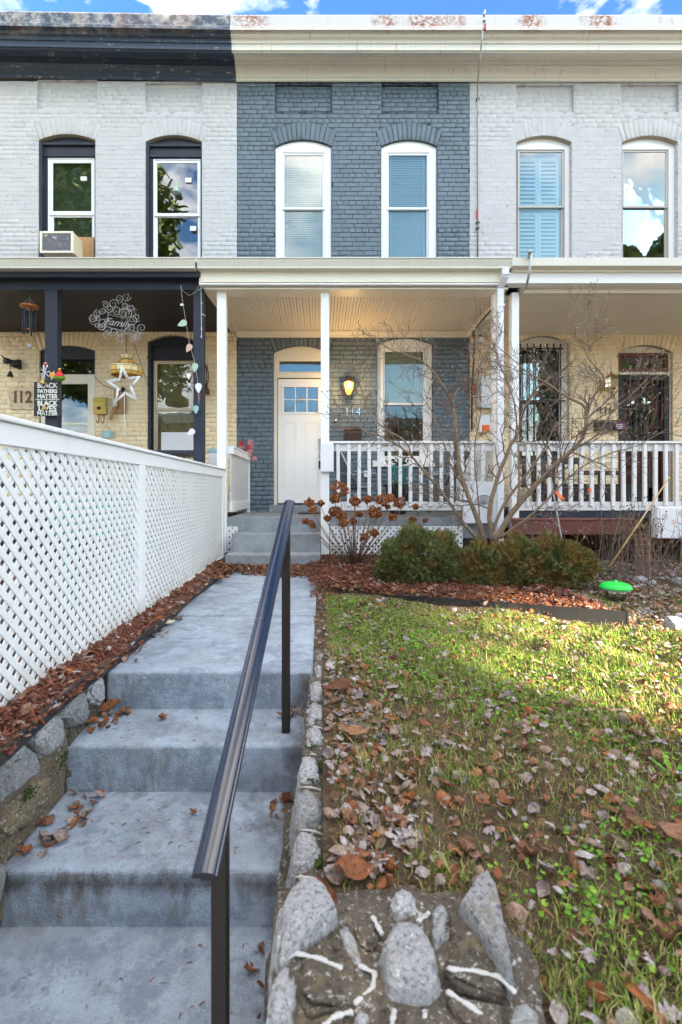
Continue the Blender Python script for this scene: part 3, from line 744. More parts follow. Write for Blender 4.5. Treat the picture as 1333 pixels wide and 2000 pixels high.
window(H1, l_ops[0], (91, 184, 305, 526), 414, MAT['vinyl'], MAT['vinyl'], casing=False, yo=.05, sw=.06, upper_glass='glass_dark', lower_glass='glass_dark', label='window with plastic film behind glass, above the air conditioner')
window(H1, l_ops[1], (298, 391, 307, 526), 416, MAT['vinyl'], MAT['vinyl'], casing=False, yo=.05, sw=.045, upper_glass='glass_dark', lower_glass='glass_dark', label='dark window with two white stickers')
def sheet_behind(px0, px1, py0, py1, mat, nm, y=YW+.135):
    mb = MB(); nx, nz = 14, 20
    for j in range(nz+1):
        for i in range(nx+1): mb.v.append((wx(px0)+(wx(px1)-wx(px0))*i/nx, y+.012*math.sin(i*1.9+j*.7)+.008*math.sin(j*2.3-i), wz(py1)+(wz(py0)-wz(py1))*j/nz))
    for j in range(nz):
        for i in range(nx): a = j*(nx+1)+i; mb.f.append((a, a+1, a+nx+2, a+nx+1))
    return mb.build(nm, MAT[mat], H1, smooth=True, fix=False)
sheet_behind(94, 182, 308, 526, 'film', 'plastic_film'); sheet_behind(301, 382, 706, 898, 'tan_curtain', 'curtain')
# lower window
black_box(H1, l_ops[3], wx(298), wx(384), wz(905), wz(702))
window(H1, l_ops[3], (299, 383, 703, 900), 799, MAT['cream_wood'], MAT['cream_wood'], casing=False, yo=.05, sw=.04, upper_glass='glass', lower_glass='glass', label='cream framed porch window with a board in its lower half')
MB().box(wx(315), wx(384), YW+.005, YW+.03, wz(885), wz(844)).build('window_board', MAT['plastic_white'], H1, bev=.003)
# door of 112
mb = MB(); o = l_ops[2]; plate(mb, o, wx(84), wx(183), o['zb'], wz(729), YW+.06, YW+.09, .002); mb.v = mb.v
# black header with transom hole above the white storm door
mb = MB(); mb.box(o['x0'], wx(88), YW+.03, YW+.09, wz(731), o['zs']); mb.box(wx(181), o['x1'], YW+.03, YW+.09, wz(731), o['zs']); mb.box(wx(88), wx(181), YW+.05, YW+.09, wz(700), o['zs'])
for a, b in zip(*(lambda q: (q[:-1], q[1:]))([(o['x1']-(o['x1']-o['x0'])*i/12) for i in range(13)])):
    mb.add([(b, YW+.05, o['zs']), (a, YW+.05, o['zs']), (a, YW+.05, archz(o, a)), (b, YW+.05, archz(o, b))], [(0,1,2,3)])
df = mb.build('door_frame', MAT['black_paint'], H1)
MB().box(wx(88), wx(181), YW+.07, YW+.074, wz(728), wz(701)).build('pane', MAT['glass_dark'], df)
mb = MB(); x0, x1 = wx(80), wx(186); mb.box(x0, wx(103), YW+.0, YW+.05, -.34, wz(731)); mb.box(wx(172), x1, YW+.0, YW+.05, -.34, wz(731)); mb.box(wx(103), wx(172), YW+.0, YW+.05, wz(750), wz(731)); mb.box(wx(103), wx(172), YW, YW+.05, -.34, wz(845)); mb.box(wx(103), wx(172), YW+.005, YW+.045, wz(830), wz(826))
dr = mb.build('door', MAT['cream_trim'], H1, bev=.004); dr['label'] = 'white storm door with large pane'
MB().box(wx(103), wx(172), YW+.02, YW+.024, wz(845), wz(750)).build('pane', MAT['glass_dark'], dr)

# ================= white house on the right (116)
H3 = thing('row_house', 'white painted brick row house on the right with iron security door and number 116', 'house', (4.4, YW, -.34), 'adjoining painted brick row houses')
r_ops = [opening(1009, 1117, 265, 278, 530), opening(1215, 1324, 265, 278, 530),
         opening(1010, 1112, 656, 672, 905), opening(1208, 1314, 674, 688, 986)]
r_pan = [(wx(1009), wx(1121), wz(219), wz(166)), (wx(1213), wx(1326), wz(219), wz(165))]
wu = wall_back('wall', H3, XM1, XR1, 3.0, 6.79, r_ops[:2], r_pan, MAT['joint_white'], YW)
lay_bricks(wu, brick_polys(XM1, XR1, 3.0, 6.79, r_ops[:2], r_pan), MAT['brick_white'], YW, .0025, 300, lambda c: abs(sum(q[1] for q in c[0])/4-5.0)+.3*abs(sum(q[0] for q in c[0])/4-4))
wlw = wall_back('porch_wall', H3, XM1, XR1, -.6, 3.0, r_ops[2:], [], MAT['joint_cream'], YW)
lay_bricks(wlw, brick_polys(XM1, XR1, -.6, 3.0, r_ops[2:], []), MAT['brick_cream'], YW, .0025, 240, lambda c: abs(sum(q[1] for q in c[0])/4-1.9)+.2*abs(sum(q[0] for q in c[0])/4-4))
for o in r_ops[:2]: arch_soffit(o, wu, MAT['raw_edge'], YW)
for o in r_ops[2:]: arch_soffit(o, wlw, MAT['raw_edge'], YW)
cornice(H3, XM1+.001, XR1, MAT['cornice_white']); shell(H3, XM1, XR1)
for o, sx in ((r_ops[0], (1013, 1108)), (r_ops[1], (1218, 1312))):
    mb = MB(); plate(mb, o, wx(sx[0]), wx(sx[1]), wz(527), wz(286), YW+.075, YW+.10, .002); mb.build('window_surround', MAT['white_trim'], H3, bev=.003)
    window(H3, o, (sx[0]+1, sx[1]-1, 287, 526), 399, MAT['vinyl_taupe'], MAT['vinyl_taupe'], casing=False, yo=.055, sw=.03, upper_glass='glass' if sx[0] < 1100 else 'glass_dark', lower_glass='glass' if sx[0] < 1100 else 'glass_dark',
           label='upper window with white shutters inside' if sx[0] < 1100 else 'upper window mirroring plain blue sky')
# plantation shutters behind the first upper window
sh = MB(); x0, x1 = wx(1019), wx(1102); xm = (x0+x1)/2; ys = YW+.17
for a, b in ((x0, xm-.004), (xm+.004, x1)):
    for zz0, zz1 in ((wz(398), wz(294)), (wz(520), wz(404))):
        ring(sh, a, b, zz0, zz1, .045, ys, ys+.03); z = zz0+.06
        while z < zz1-.06: sh.add([(a+.045, ys+.0, z), (b-.045, ys+.0, z), (b-.045, ys+.03, z+.062), (a+.045, ys+.03, z+.062)], [(0,1,2,3)]); z += .068
sh.build('shutter', MAT['blind'], H3, fix=False)
# lower window of 116
mb = MB(); plate(mb, r_ops[2], wx(1016), wx(1096), wz(900), wz(682), YW+.06, YW+.10, .002); mb.build('window_surround', MAT['cream_trim'], H3, bev=.003)
window(H3, r_ops[2], (1017, 1095, 683, 899), 785, MAT['iron'], MAT['iron'], casing=False, yo=.05, sw=.03, upper_glass='glass_dark', lower_glass='glass', blind='blind_cream', blind_cov=.25, label='barred porch window beside the downpipe')
gb = MB(); yb = YW-.02
gb.box(wx(1012), wx(1100), yb, yb+.015, wz(683), wz(680)); gb.box(wx(1012), wx(1104), yb, yb+.015, wz(785), wz(782)); gb.box(wx(1012), wx(1100), yb, yb+.015, wz(893), wz(890))
grille = gb.build('window_grille', MAT['iron'], H3)
for i in range(7):
    x = wx(1016+i*13); MB().box(x-.009, x+.009, yb-.01, yb+.008, wz(896), wz(672)).build('bar', MAT['iron'], grille)
MB().box(wx(1008), wx(1114), YW-.05, YW+.05, wz(912), wz(905)).build('window_sill', MAT['white_trim'], H3, bev=.004)
# door of 116
o = r_ops[3]; mb = MB()
mb.box(o['x0'], wx(1213), YW+.05, YW+.11, o['zb'], o['zs']); mb.box(wx(1307), o['x1'], YW+.05, YW+.11, o['zb'], o['zs']); 
for a, b in zip(*(lambda q: (q[:-1], q[1:]))([(o['x1']-(o['x1']-o['x0'])*i/12) for i in range(13)])):
    mb.add([(b, YW+.08, o['zs']), (a, YW+.08, o['zs']), (a, YW+.08, archz(o, a)), (b, YW+.08, archz(o, b))], [(0,1,2,3)])
df = mb.build('door_frame', MAT['cream_trim'], H3)
mb = MB(); ring(mb, wx(1211), wx(1309), wz(725), wz(688), .05, YW+.04, YW+.09); mb.build('transom_frame', MAT['wood_red'], df)
MB().box(wx(1211), wx(1309), YW+.02, YW+.08, wz(731), wz(726)).build('transom_bar', MAT['cream_trim'], df)
MB().box(wx(1216), wx(1304), YW+.07, YW+.074, wz(724), wz(692)).build('pane', MAT['glass_dark'], df)
mb = MB(); x0, x1 = wx(1210), wx(1309); ring(mb, x0, x1, -.20, wz(732), .085, YW+.01, YW+.05, .09)
mb.box(x0+.08, x1-.08, YW+.015, YW+.045, wz(848), wz(844)); mb.box(x0+.08, x1-.08, YW+.015, YW+.045, wz(866), wz(863))
sd = mb.build('security_door', MAT['iron'], H3, bev=.003)
for i in range(8):
    x = x0+.12+(x1-x0-.24)*i/7; MB().box(x-.007, x+.007, YW+.02, YW+.034, wz(845), wz(740)).build('bar', MAT['iron'], sd)
    MB().box(x-.007, x+.007, YW+.02, YW+.034, -.15, wz(866)).build('bar', MAT['iron'], sd)
def spiral(cx, cz, r, turns, d0, y, dirn=1, n=16):
    return [(cx+r*(1-.8*t/n)*math.cos(d0+dirn*turns*2*math.pi*t/n), y, cz+r*(1-.8*t/n)*math.sin(d0+dirn*turns*2*math.pi*t/n)) for t in range(n+1)]
sc_ = MB(); xm = (x0+x1)/2
for sx in (-1, 1):
    for z, dr_ in ((wz(778), -1), (wz(790), 1), (wz(803), -1), (wz(816), 1)):
        sc_.tube([(xm+sx*(q[0]), q[1], q[2]) for q in spiral(.05, z, .045, 1.1, math.pi*.9, YW+.015, dr_)], .007, 5)
for i in range(6):
    for dr_ in (-1, 1):
        sc_.tube(spiral(x0+.14+(x1-x0-.28)*i/5+dr_*.02, wz(856), .048, 1.0, 0 if dr_ > 0 else math.pi, YW+.02, dr_), .007, 5)
sc_.build('scrollwork', MAT['iron'], sd)
MB().box(x0+.08, x1-.08, YW+.09, YW+.095, -.15, wz(740)).build('pane', MAT['glass'], sd)
idr = MB(); idr.box(x0+.02, x1-.02, YW+.14, YW+.18, -.2, wz(870)); idr.box(x0+.02, x0+.2, YW+.14, YW+.18, wz(870), wz(735)); idr.box(x1-.2, x1-.02, YW+.14, YW+.18, wz(870), wz(735)); idr.box(x0+.2, x1-.2, YW+.14, YW+.18, wz(757), wz(735)); idr.build('inner_door', MAT['cloth_red'], H3)

# ================================================================ PORCHES
def extr_x(house, name, prof, x0, x1, mat, bev=.0):   # profile (y,z) swept along x
    mb = MB(); n = len(prof)
    mb.add([(x0, y, z) for y, z in prof]+[(x1, y, z) for y, z in prof], [(i, (i+1) % n, n+(i+1) % n, n+i) for i in range(n)]+[tuple(range(n)), tuple(range(2*n-1, n-1, -1))])
    return mb.build(name, mat, house, bev=bev)
def gutter(house, x0, x1, mat):
    D = 6.08
    z = lambda py: PZ(py, D)
    prof = [(D-.012, z(503)), (D-.012, z(505)), (D+.004, z(506)), (D+.004, z(508)), (D+.02, z(514)), (D+.03, z(518)), (D+.03, z(521.5)), (D+.15, z(522)), (D+.15, z(503)), (D+.145, z(503)), (D+.145, z(519)), (D+.04, z(519)), (D+.01, z(507)), (D, z(503))]
    return extr_x(house, 'gutter', prof, x0, x1, mat)
D0 = 6.20
# --- middle porch
gutter(H2, PX(385, 6.1), PX(1000, 6.1), MAT['gutter'])
extr_x(H2, 'porch_fascia', [(D0, PZ(551, D0)), (D0, PZ(523, D0)), (D0+.05, PZ(523, D0)), (D0+.05, PZ(551, D0))], PX(393, D0), PX(975, D0), MAT['cream_trim'], .003)
extr_x(H2, 'fascia_trim', [(D0-.012, PZ(556.5, D0)), (D0-.012, PZ(554, D0)), (D0+.012, PZ(552, D0)), (D0+.24, PZ(552, D0)), (D0+.24, PZ(556.5, D0))], PX(393, D0), PX(975, D0), MAT['white_trim'], .002)
ZC = 2.63
# beadboard ceiling, boards run front to back
xl0, xl1, xr = -1.50, -1.40, 2.40
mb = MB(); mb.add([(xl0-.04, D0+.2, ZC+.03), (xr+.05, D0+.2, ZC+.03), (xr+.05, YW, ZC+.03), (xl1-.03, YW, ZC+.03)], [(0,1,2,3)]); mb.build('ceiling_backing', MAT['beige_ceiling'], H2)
bx = xl0+.0; nb = 44; wd_ = (xr-xl0)/nb
bm_ = MB(); q = wd_/2-.003
for a, b in ((-q, -.002), (.002, q)):
    bm_.add([(a, -.78, .006), (a+.003, -.78, 0), (b-.003, -.78, 0), (b, -.78, .006), (a, .78, .006), (a+.003, .78, 0), (b-.003, .78, 0), (b, .78, .006)], [(0,4,5,1),(1,5,6,2),(2,6,7,3)])
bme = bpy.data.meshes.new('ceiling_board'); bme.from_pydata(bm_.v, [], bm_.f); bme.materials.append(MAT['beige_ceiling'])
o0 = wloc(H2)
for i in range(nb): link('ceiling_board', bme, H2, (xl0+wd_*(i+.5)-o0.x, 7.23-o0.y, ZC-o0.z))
extr_x(H2, 'ceiling_trim', [(YW-.004, ZC-.085), (YW-.02, ZC-.085), (YW-.03, ZC-.05), (YW-.06, ZC-.04), (YW-.09, ZC-.005), (YW-.004, ZC-.005)], xl1+.01, XM1-.03, MAT['cream_trim'], .002)
extr_x(H2, 'ceiling_trim', [(D0+.05, ZC-.008), (D0+.05, ZC-.03), (D0+.30, ZC-.03), (D0+.30, ZC-.008)], xl0, xr, MAT['cream_trim'], .002)
mb = MB(); mb.prism([(xl0-.06, D0+.02, PZ(556, D0)), (xl0-.0, D0+.02, PZ(556, D0)), (xl1+.0, YW-.01, PZ(556, D0)), (xl1-.03, YW-.01, PZ(556, D0))], (0, 0, .20)); mb.build('side_beam', MAT['cream_trim'], H2)
mb = MB(); mb.box(xr, xr+.05, D0+.26, YW-.01, ZC-.09, ZC+.12); mb.build('side_beam', MAT['cream_trim'], H2)
mb = MB(); mb.prism([(PX(388, D0), D0, PZ(524, D0)), (PX(388, D0), YW, 3.45), (PX(388, D0), YW, 3.52), (PX(388, D0), D0-.05, PZ(516, D0))], (PX(998, D0)-PX(388, D0), 0, 0)); mb.build('porch_roof', MAT['roof_tar'], H2)
def post(house, a, b, D, ztop, zbot, mat, depth=.11):
    return MB().box(PX(a, D), PX(b, D), D, D+depth, zbot, ztop).build('porch_post', mat, house, bev=.004)
ZT = PZ(557, D0)
post(H2, 424, 441.5, YF, ZT, -.80, MAT['white_trim']); post(H2, 627, 643.5, YF, ZT, -1.02, MAT['white_trim']); post(H2, 965, 977, YF+.02, ZT, -1.0, MAT['white_trim'])
MB().box(PX(627, 6.28)-.003, PX(652, 6.28), 6.26, 6.325, PZ(922, 6.28), PZ(865, 6.28)).build('newel_block', MAT['plastic_white'], H2, bev=.012, seg=2)
# downpipe
dp = MB(); xd = PX(980.5, 6.2)
dp.bar((xd+.01, 6.12, PZ(524, 6.12)), (xd+.01, 6.12, PZ(538, 6.12)), .085, .065, (0, 1, 0)); dp.bar((xd+.01, 6.12, PZ(537, 6.12)), (xd-.005, 6.25, PZ(563, 6.25)), .085, .065, (0, 1, 0)); dp.bar((xd-.005, 6.25, PZ(560, 6.25)), (xd-.005, 6.25, -.95), .083, .062, (0, 1, 0))
dp.build('downpipe', MAT['plastic_white'], H2, bev=.008, seg=2)
mb = MB()
for z in (PZ(600, 6.25), PZ(905, 6.25)): mb.box(xd-.05, xd+.045, 6.213, 6.222, z, z+.03)
mb.build('pipe_strap', MAT['vinyl'], H2)

# front railing of the middle porch
def baluster_rail(house, x0, x1, D, px0, pitch, n, bw, mat, tag_='railing', ztop=None):
    z0, z1 = PZ(997, D), PZ(862, D)
    mb = MB(); mb.box(x0, x1, D-.045, D+.055, PZ(866.5, D), z1)
    r = mb.build(tag_, mat, house, bev=.003)
    MB().box(x0, x1, D+.005, D+.04, PZ(881, D), PZ(867, D)).build('top_rail', mat, r, bev=.002)
    MB().box(x0, x1, D+.005, D+.04, z0, PZ(980, D)).build('bottom_rail', mat, r, bev=.002)
    bm = MB(); h = PZ(868, D)-PZ(990, D)
    bm.add([(-bw/2, 0, .012), (bw/2, 0, .012), (bw/2, .036, 0), (-bw/2, .036, 0), (-bw/2, 0, h), (bw/2, 0, h), (bw/2, .036, h), (-bw/2, .036, h)], [(0,3,2,1),(4,5,6,7),(0,1,5,4),(1,2,6,5),(2,3,7,6),(3,0,4,7)])
    me = bpy.data.meshes.new('baluster'); me.from_pydata(bm.v, [], bm.f); me.materials.append(mat)
    o_ = wloc(r)
    for i in range(n):
        x = PX(px0+pitch*i, D-.03)
        b = link('baluster', me, r, (x-o_.x, D-.032-o_.y, PZ(990, D)-o_.z)); b.rotation_euler = (0, random.uniform(-.008, .008), 0)
    return r
baluster_rail(H2, PX(644, YF), PX(967, YF), YF+.03, 661.5, 20.15, 15, .042, MAT['rail_white'])
# white end panel with a fan shaped relief
mb = MB(); mb.box(PX(905, YF), PX(964, YF), YF-.01, YF+.03, PZ(1022, YF), PZ(941, YF)); ep = mb.build('end_panel', MAT['plastic_white'], H2, bev=.004)
mb = MB(); c = P(945, 985, YF-.02)
for i in range(9):
    a = math.radians(20+i*17.5); mb.bar((c.x, c.y, c.z), (c.x+.12*math.cos(a), c.y, c.z+.12*math.sin(a)), .008, .008)
mb.tube([(c.x+.12*math.cos(math.radians(10+i*16)), c.y, c.z+.12*math.sin(math.radians(10+i*16))) for i in range(11)], .008, 6); mb.build('fan_relief', MAT['meter_grey'], ep)
# side railing between 114 and 116
sr = MB(); xs_ = 2.22
sr.box(xs_, xs_+.06, YF+.1, YW-.02, PZ(866, YF), PZ(862, YF)); sr.box(xs_+.01, xs_+.05, YF+.1, YW-.02, -.27, -.17); sro = sr.build('side_railing', MAT['rail_white'], H2, bev=.003)
for i in range(12):
    y = YF+.2+i*.135; MB().box(xs_+.008, xs_+.05, y, y+.042, -.20, PZ(868, YF)).build('baluster', MAT['rail_white'], sro)
# porch floor slab, skirt
MB().box(-1.25, 2.35, 6.42, YW-.003, -.62, -.34).build('porch_floor', MAT['concrete_porch'], H2, bev=.008, seg=2)
def clip(poly, ax, v, keep_less):
    out = []
    for i in range(len(poly)):
        a, b = poly[i], poly[(i+1) % len(poly)]
        ia = (a[ax] <= v) == keep_less or a[ax] == v; ib = (b[ax] <= v) == keep_less or b[ax] == v
        if ia: out.append(a)
        if ia != ib:
            t = (v-a[ax])/(b[ax]-a[ax]); out.append((a[0]+(b[0]-a[0])*t, a[1]+(b[1]-a[1])*t))
    return out
def lattice(parent, o3, udir, ndir, L, z0, z1, mat, pitch=.0775, wdt=.0405, th=.006, top=None, skip=None):
    """diagonal slats in the plane spanned by udir and z, from u=0..L ; one object per slat"""
    o3 = Vector(o3); udir = Vector(udir); ndir = Vector(ndir); pw = wloc(parent); cnt = 0
    H = z1-z0
    for layer, sgn in ((0, 1), (1, -1)):
        c = -H-pitch if sgn > 0 else 0.0
        lim = L if sgn > 0 else L+H
        c = -H-.5*pitch if sgn > 0 else .2*pitch
        while c < lim:
            # strip: u - sgn*z in [c, c+w]
            big = [(c-0*1, 0), (c+wdt, 0), (c+wdt+sgn*H, H), (c+sgn*H, H)]
            poly = clip(clip(big, 0, 0, False), 0, L, True)
            if len(poly) >= 3:
                ar = abs(sum(poly[i][0]*poly[(i+1) % len(poly)][1]-poly[(i+1) % len(poly)][0]*poly[i][1] for i in range(len(poly))))/2
                if ar > .0006:
                    pts = [o3+udir*u+Vector((0, 0, z0+z-o3.z))+ndir*(th*layer) for u, z in poly]
                    m_ = MB(); m_.prism(pts, ndir*(th-.0005)); s_ = m_.build('slat', mat, parent); cnt += 1
            c += pitch
    return cnt
lp = MB().box(PX(645, 6.36), PX(905, 6.36), 6.395, 6.405, -.86, -.84).build('porch_skirt', MAT['fence_white'], H2)
lattice(lp, (PX(645, 6.36), 6.375, 0), (1, 0, 0), (0, 1, 0), 1.74, -.88, PZ(1028, 6.36), MAT['fence_white'], .080, .044)
lp2 = MB().box(-1.26, -1.12, 6.41, 6.415, -.86, -.85).build('porch_skirt', MAT['fence_white'], H2)
lattice(lp2, (-1.25, 6.395, 0), (1, 0, 0), (0, 1, 0), .15, -.80, -.46, MAT['fence_white'], .080, .047)
kind(MB().box(-1.2, 2.35, 6.45, 6.47, -1.1, -.50).build('under_floor', MAT['soil'], H2), 'stuff')
# lattice side rail of the porch
sp = MB(); xx = -1.22
sp.box(xx-.02, xx+.06, YF+.11, YW-.06, .50, .58); sp.box(xx-.03, xx+.07, YF+.11, YW-.05, .58, .605); sp.box(xx, xx+.04, YF+.11, YW-.06, -.27, -.15); sp.box(xx, xx+.05, YW-.10, YW-.05, -.34, .50)
spo = sp.build('lattice_railing', MAT['fence_white'], H2, bev=.003)
lattice(spo, (xx+.012, YF+.11, 0), (0, 1, 0), (1, 0, 0), 1.50, -.15, .50, MAT['fence_white'], .080, .042)
# porch steps
st = thing('porch_steps', 'three grey concrete steps below the white front door of number 114', 'steps', (-.6, 6.1, -.94))
MB().box(-1.12, -.012, 6.10, 6.416, -1.0, -.53).build('step', MAT['concrete_porch'], st, bev=.014, seg=3)
MB().box(-1.155, -.012, 5.82, 6.098, -1.0, -.755).build('step', MAT['concrete_porch'], st, bev=.014, seg=3)

# --- right porch (116)
xa, xb = PX(1000, 6.18), XR1
extr_x(H3, 'roof_edge', [(6.08, PZ(503, 6.08)), (6.08, PZ(519, 6.08)), (6.12, PZ(520, 6.08)), (6.2, PZ(503, 6.08))], PX(1001, 6.08), xb, MAT['gutter'], .003)
extr_x(H3, 'roof_trim', [(6.14, PZ(520, 6.14)), (6.14, PZ(523, 6.14)), (6.17, PZ(525, 6.14)), (6.17, PZ(529, 6.14)), (6.25, PZ(529, 6.14)), (6.25, PZ(520, 6.14))], xa, xb, MAT['cream_trim'], .003)
extr_x(H3, 'porch_fascia', [(6.20, PZ(530, 6.2)), (6.20, PZ(553, 6.2)), (6.35, PZ(553, 6.2)), (6.35, PZ(530, 6.2))], PX(975.5, 6.2), xb, MAT['white_trim'], .003)
extr_x(H3, 'porch_beam', [(6.36, PZ(553, 6.36)+.01), (6.36, PZ(572, 6.36)), (6.46, PZ(572, 6.36)), (6.46, PZ(553, 6.36)+.01)], PX(1016, 6.36), xb, MAT['cream_trim'], .003)
mb = MB(); mb.prism([(xa, 6.2, PZ(524, 6.2)), (xa, YW, 3.45), (xa, YW, 3.52), (xa, 6.1, PZ(505, 6.1))], (xb-xa, 0, 0)); mb.build('porch_roof', MAT['roof_tar'], H3)
ZR = 2.59; nb = 40; y0b, y1b = 6.46, YW-.003; wd_ = (y1b-y0b)/nb
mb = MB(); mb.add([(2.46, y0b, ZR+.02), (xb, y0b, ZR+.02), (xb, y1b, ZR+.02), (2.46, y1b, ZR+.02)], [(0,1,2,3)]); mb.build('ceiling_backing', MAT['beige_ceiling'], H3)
q = wd_/2-.001; hl = (xb-2.46)/2
bm_ = MB(); bm_.add([(-hl, -q, .006), (-hl, -q+.004, 0), (-hl, q-.004, 0), (-hl, q, .006), (hl, -q, .006), (hl, -q+.004, 0), (hl, q-.004, 0), (hl, q, .006)], [(0,1,5,4),(1,2,6,5),(2,3,7,6)])
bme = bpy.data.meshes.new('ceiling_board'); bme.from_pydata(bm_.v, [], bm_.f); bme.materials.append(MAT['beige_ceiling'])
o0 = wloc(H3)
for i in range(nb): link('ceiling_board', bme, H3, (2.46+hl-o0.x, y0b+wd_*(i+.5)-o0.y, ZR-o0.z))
post(H3, 1000, 1014.5, 6.36, PZ(571, 6.36), -.95, MAT['white_trim'])
baluster_rail(H3, PX(1016, YF), xb, YF+.03, 1033, 20.75, 16, .043, MAT['rail_white'])
MB().box(PX(1010, 6.4), xb, 6.38, YW-.003, -.36, PZ(997, 6.36)-.004+.0).build('porch_floor', MAT['black_wood'], H3, bev=.004)
MB().box(PX(1003, 6.05), PX(1242, 6.05), 6.05, 6.378, PZ(1014, 6.05)-.015, PZ(1014, 6.05)).build('deck_board', MAT['wood_red'], H3, bev=.003)
MB().box(PX(1003, 6.06), PX(1240, 6.06), 6.06, 6.10, PZ(1044, 6.06), PZ(1014, 6.05)-.016).build('deck_beam', MAT['wood_red'], H3, bev=.003)
def brick_pier(parent, x0, x1, y0, y1, z0, z1):
    mm = MB().box(x0+.01, x1-.01, y0+.01, y1-.01, z0, z1).build('brick_pier', MAT['pavement'], parent)
    z = z0; r = 0
    while z < z1-.03:
        for (a, b) in (((x0, x0+.2), (x0+.21, x1)) if r % 2 else ((x0, x0+.1), (x0+.11, x1))):
            if b-a > .02: MB().box(a, b, y0, y1, z+.005, min(z+.065, z1)).build('brick', MAT['terracotta'], mm, bev=.003)
        z += .07; r += 1
brick_pier(H3, PX(1008, 6.15), PX(1008, 6.15)+.33, 6.12, 6.4, -.95, PZ(1046, 6.1)); brick_pier(H3, PX(1240, 6.15), PX(1240, 6.15)+.22, 6.14, 6.4, -.95, PZ(1046, 6.1))
brick_pier(H3, 1.95, 2.22, 6.5, 6.7, -.95, -.42)
# --- left porch (112)
gutter(H1, -5.7, PX(383, 6.1)-.01, MAT['gutter'])
extr_x(H1, 'porch_fascia', [(D0, PZ(541, D0)), (D0, PZ(523, D0)), (D0+.05, PZ(523, D0)), (D0+.05, PZ(541, D0))], -5.7, PX(391, D0), MAT['black_wood'], .003)
extr_x(H1, 'porch_beam', [(YF, PZ(541, YF)+.02), (YF, PZ(566, YF)), (YF+.10, PZ(566, YF)), (YF+.10, PZ(541, YF)+.02)], -5.7, PX(397, YF), MAT['black_wood'], .004)
mb = MB(); mb.prism([(-5.7, D0, PZ(524, D0)), (-5.7, YW, 3.45), (-5.7, YW, 3.52), (-5.7, D0-.05, PZ(516, D0))], (PX(386, D0)+5.7, 0, 0)); mb.build('porch_roof', MAT['roof_tar'], H1)
mb = MB(); mb.box(-5.7, -1.50, YF+.1, YW-.003, 2.64, 2.66)
mb.box(-1.52, -1.43, YF+.1, YW-.003, 2.64, 2.70); mb.build('ceiling', MAT['dark_ceiling'], H1)
post(H1, 88, 112, YF+.0, PZ(566, YF), -.5, MAT['black_wood'], .12); post(H1, 378, 397.5, YF, PZ(566, YF), -.5, MAT['black_wood'], .12)
MB().box(-5.7, -1.40, 6.3, YW-.003, -.45, -.34).build('porch_floor', MAT['black_wood'], H1, bev=.004)
kind(MB().box(-5.7, -1.40, 6.45, 6.47, -1.1, -.46).build('under_floor', MAT['soil'], H1), 'stuff')
# dark railing behind the fence
rl = MB(); rl.box(-5.7, PX(378, YF), YF+.02, YF+.07, PZ(882, YF)-.03, PZ(882, YF)+.02); rl.box(-5.7, PX(378, YF), YF+.03, YF+.06, -.27, -.20)
rl = rl.build('railing', MAT['black_wood'], H1)
for i in range(28): MB().box(-5.6+i*.14, -5.56+i*.14, YF+.03, YF+.06, -.22, PZ(882, YF)-.02).build('baluster', MAT['black_wood'], rl)

# ================================================================ FENCE
XF = -1.27
fence = thing('lattice_fence', 'long white lattice fence running back beside the mulch strip and path', 'fence', (XF, 3.6, -.93))
zt = .30
MB().box(XF-.045, XF+.035, .95, YF+.02, zt-.022, zt).build('cap', MAT['fence_white'], fence, bev=.004)
MB().box(XF-.018, XF+.018, .95, YF+.02, zt-.115, zt-.024).build('top_rail', MAT['fence_white'], fence, bev=.003)
mb = MB(); mb.prism([(XF-.018, .95, -.895), (XF-.018, YF, -.82), (XF-.018, YF, -.90), (XF-.018, .95, -1.0)], (.036, 0, 0)); mb.build('bottom_rail', MAT['fence_white'], fence, bev=.003)
for y, w_ in ((3.41, .10), (6.24, .10), (.95, .09)): MB().box(XF-.02, XF+.022, y-w_/2, y+w_/2, -1.0, zt-.116+.0).build('post', MAT['fence_white'], fence, bev=.003)
lattice(fence, (XF-.006, 1.0, 0), (0, 1, 0), (1, 0, 0), 2.36, -.90, zt-.11, MAT['fence_white'])
lattice(fence, (XF-.006, 3.46, 0), (0, 1, 0), (1, 0, 0), 2.73, -.86, zt-.11, MAT['fence_white'])

# ================================================================ PATH, STAIRS, STONEWORK
XP0, XP1 = -1.135, -.045
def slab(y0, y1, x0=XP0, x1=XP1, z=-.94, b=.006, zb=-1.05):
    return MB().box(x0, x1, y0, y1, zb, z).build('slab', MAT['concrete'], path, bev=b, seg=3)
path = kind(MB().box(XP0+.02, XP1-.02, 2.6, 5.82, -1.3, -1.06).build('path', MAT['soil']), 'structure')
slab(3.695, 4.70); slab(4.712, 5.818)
stairs = thing('front_stairs', 'wide blue grey painted concrete stairs climbing to the path', 'steps', (-.6, 2.0, -1.76))
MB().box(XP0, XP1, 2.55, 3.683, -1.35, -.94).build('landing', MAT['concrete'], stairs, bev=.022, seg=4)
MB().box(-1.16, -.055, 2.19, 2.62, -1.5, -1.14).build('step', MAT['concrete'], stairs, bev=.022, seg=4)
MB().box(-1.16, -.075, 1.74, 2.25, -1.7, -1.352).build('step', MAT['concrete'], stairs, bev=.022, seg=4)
MB().box(-1.20, -.10, 1.22, 1.80, -1.775, -1.557).build('step', MAT['concrete'], stairs, bev=.022, seg=4)

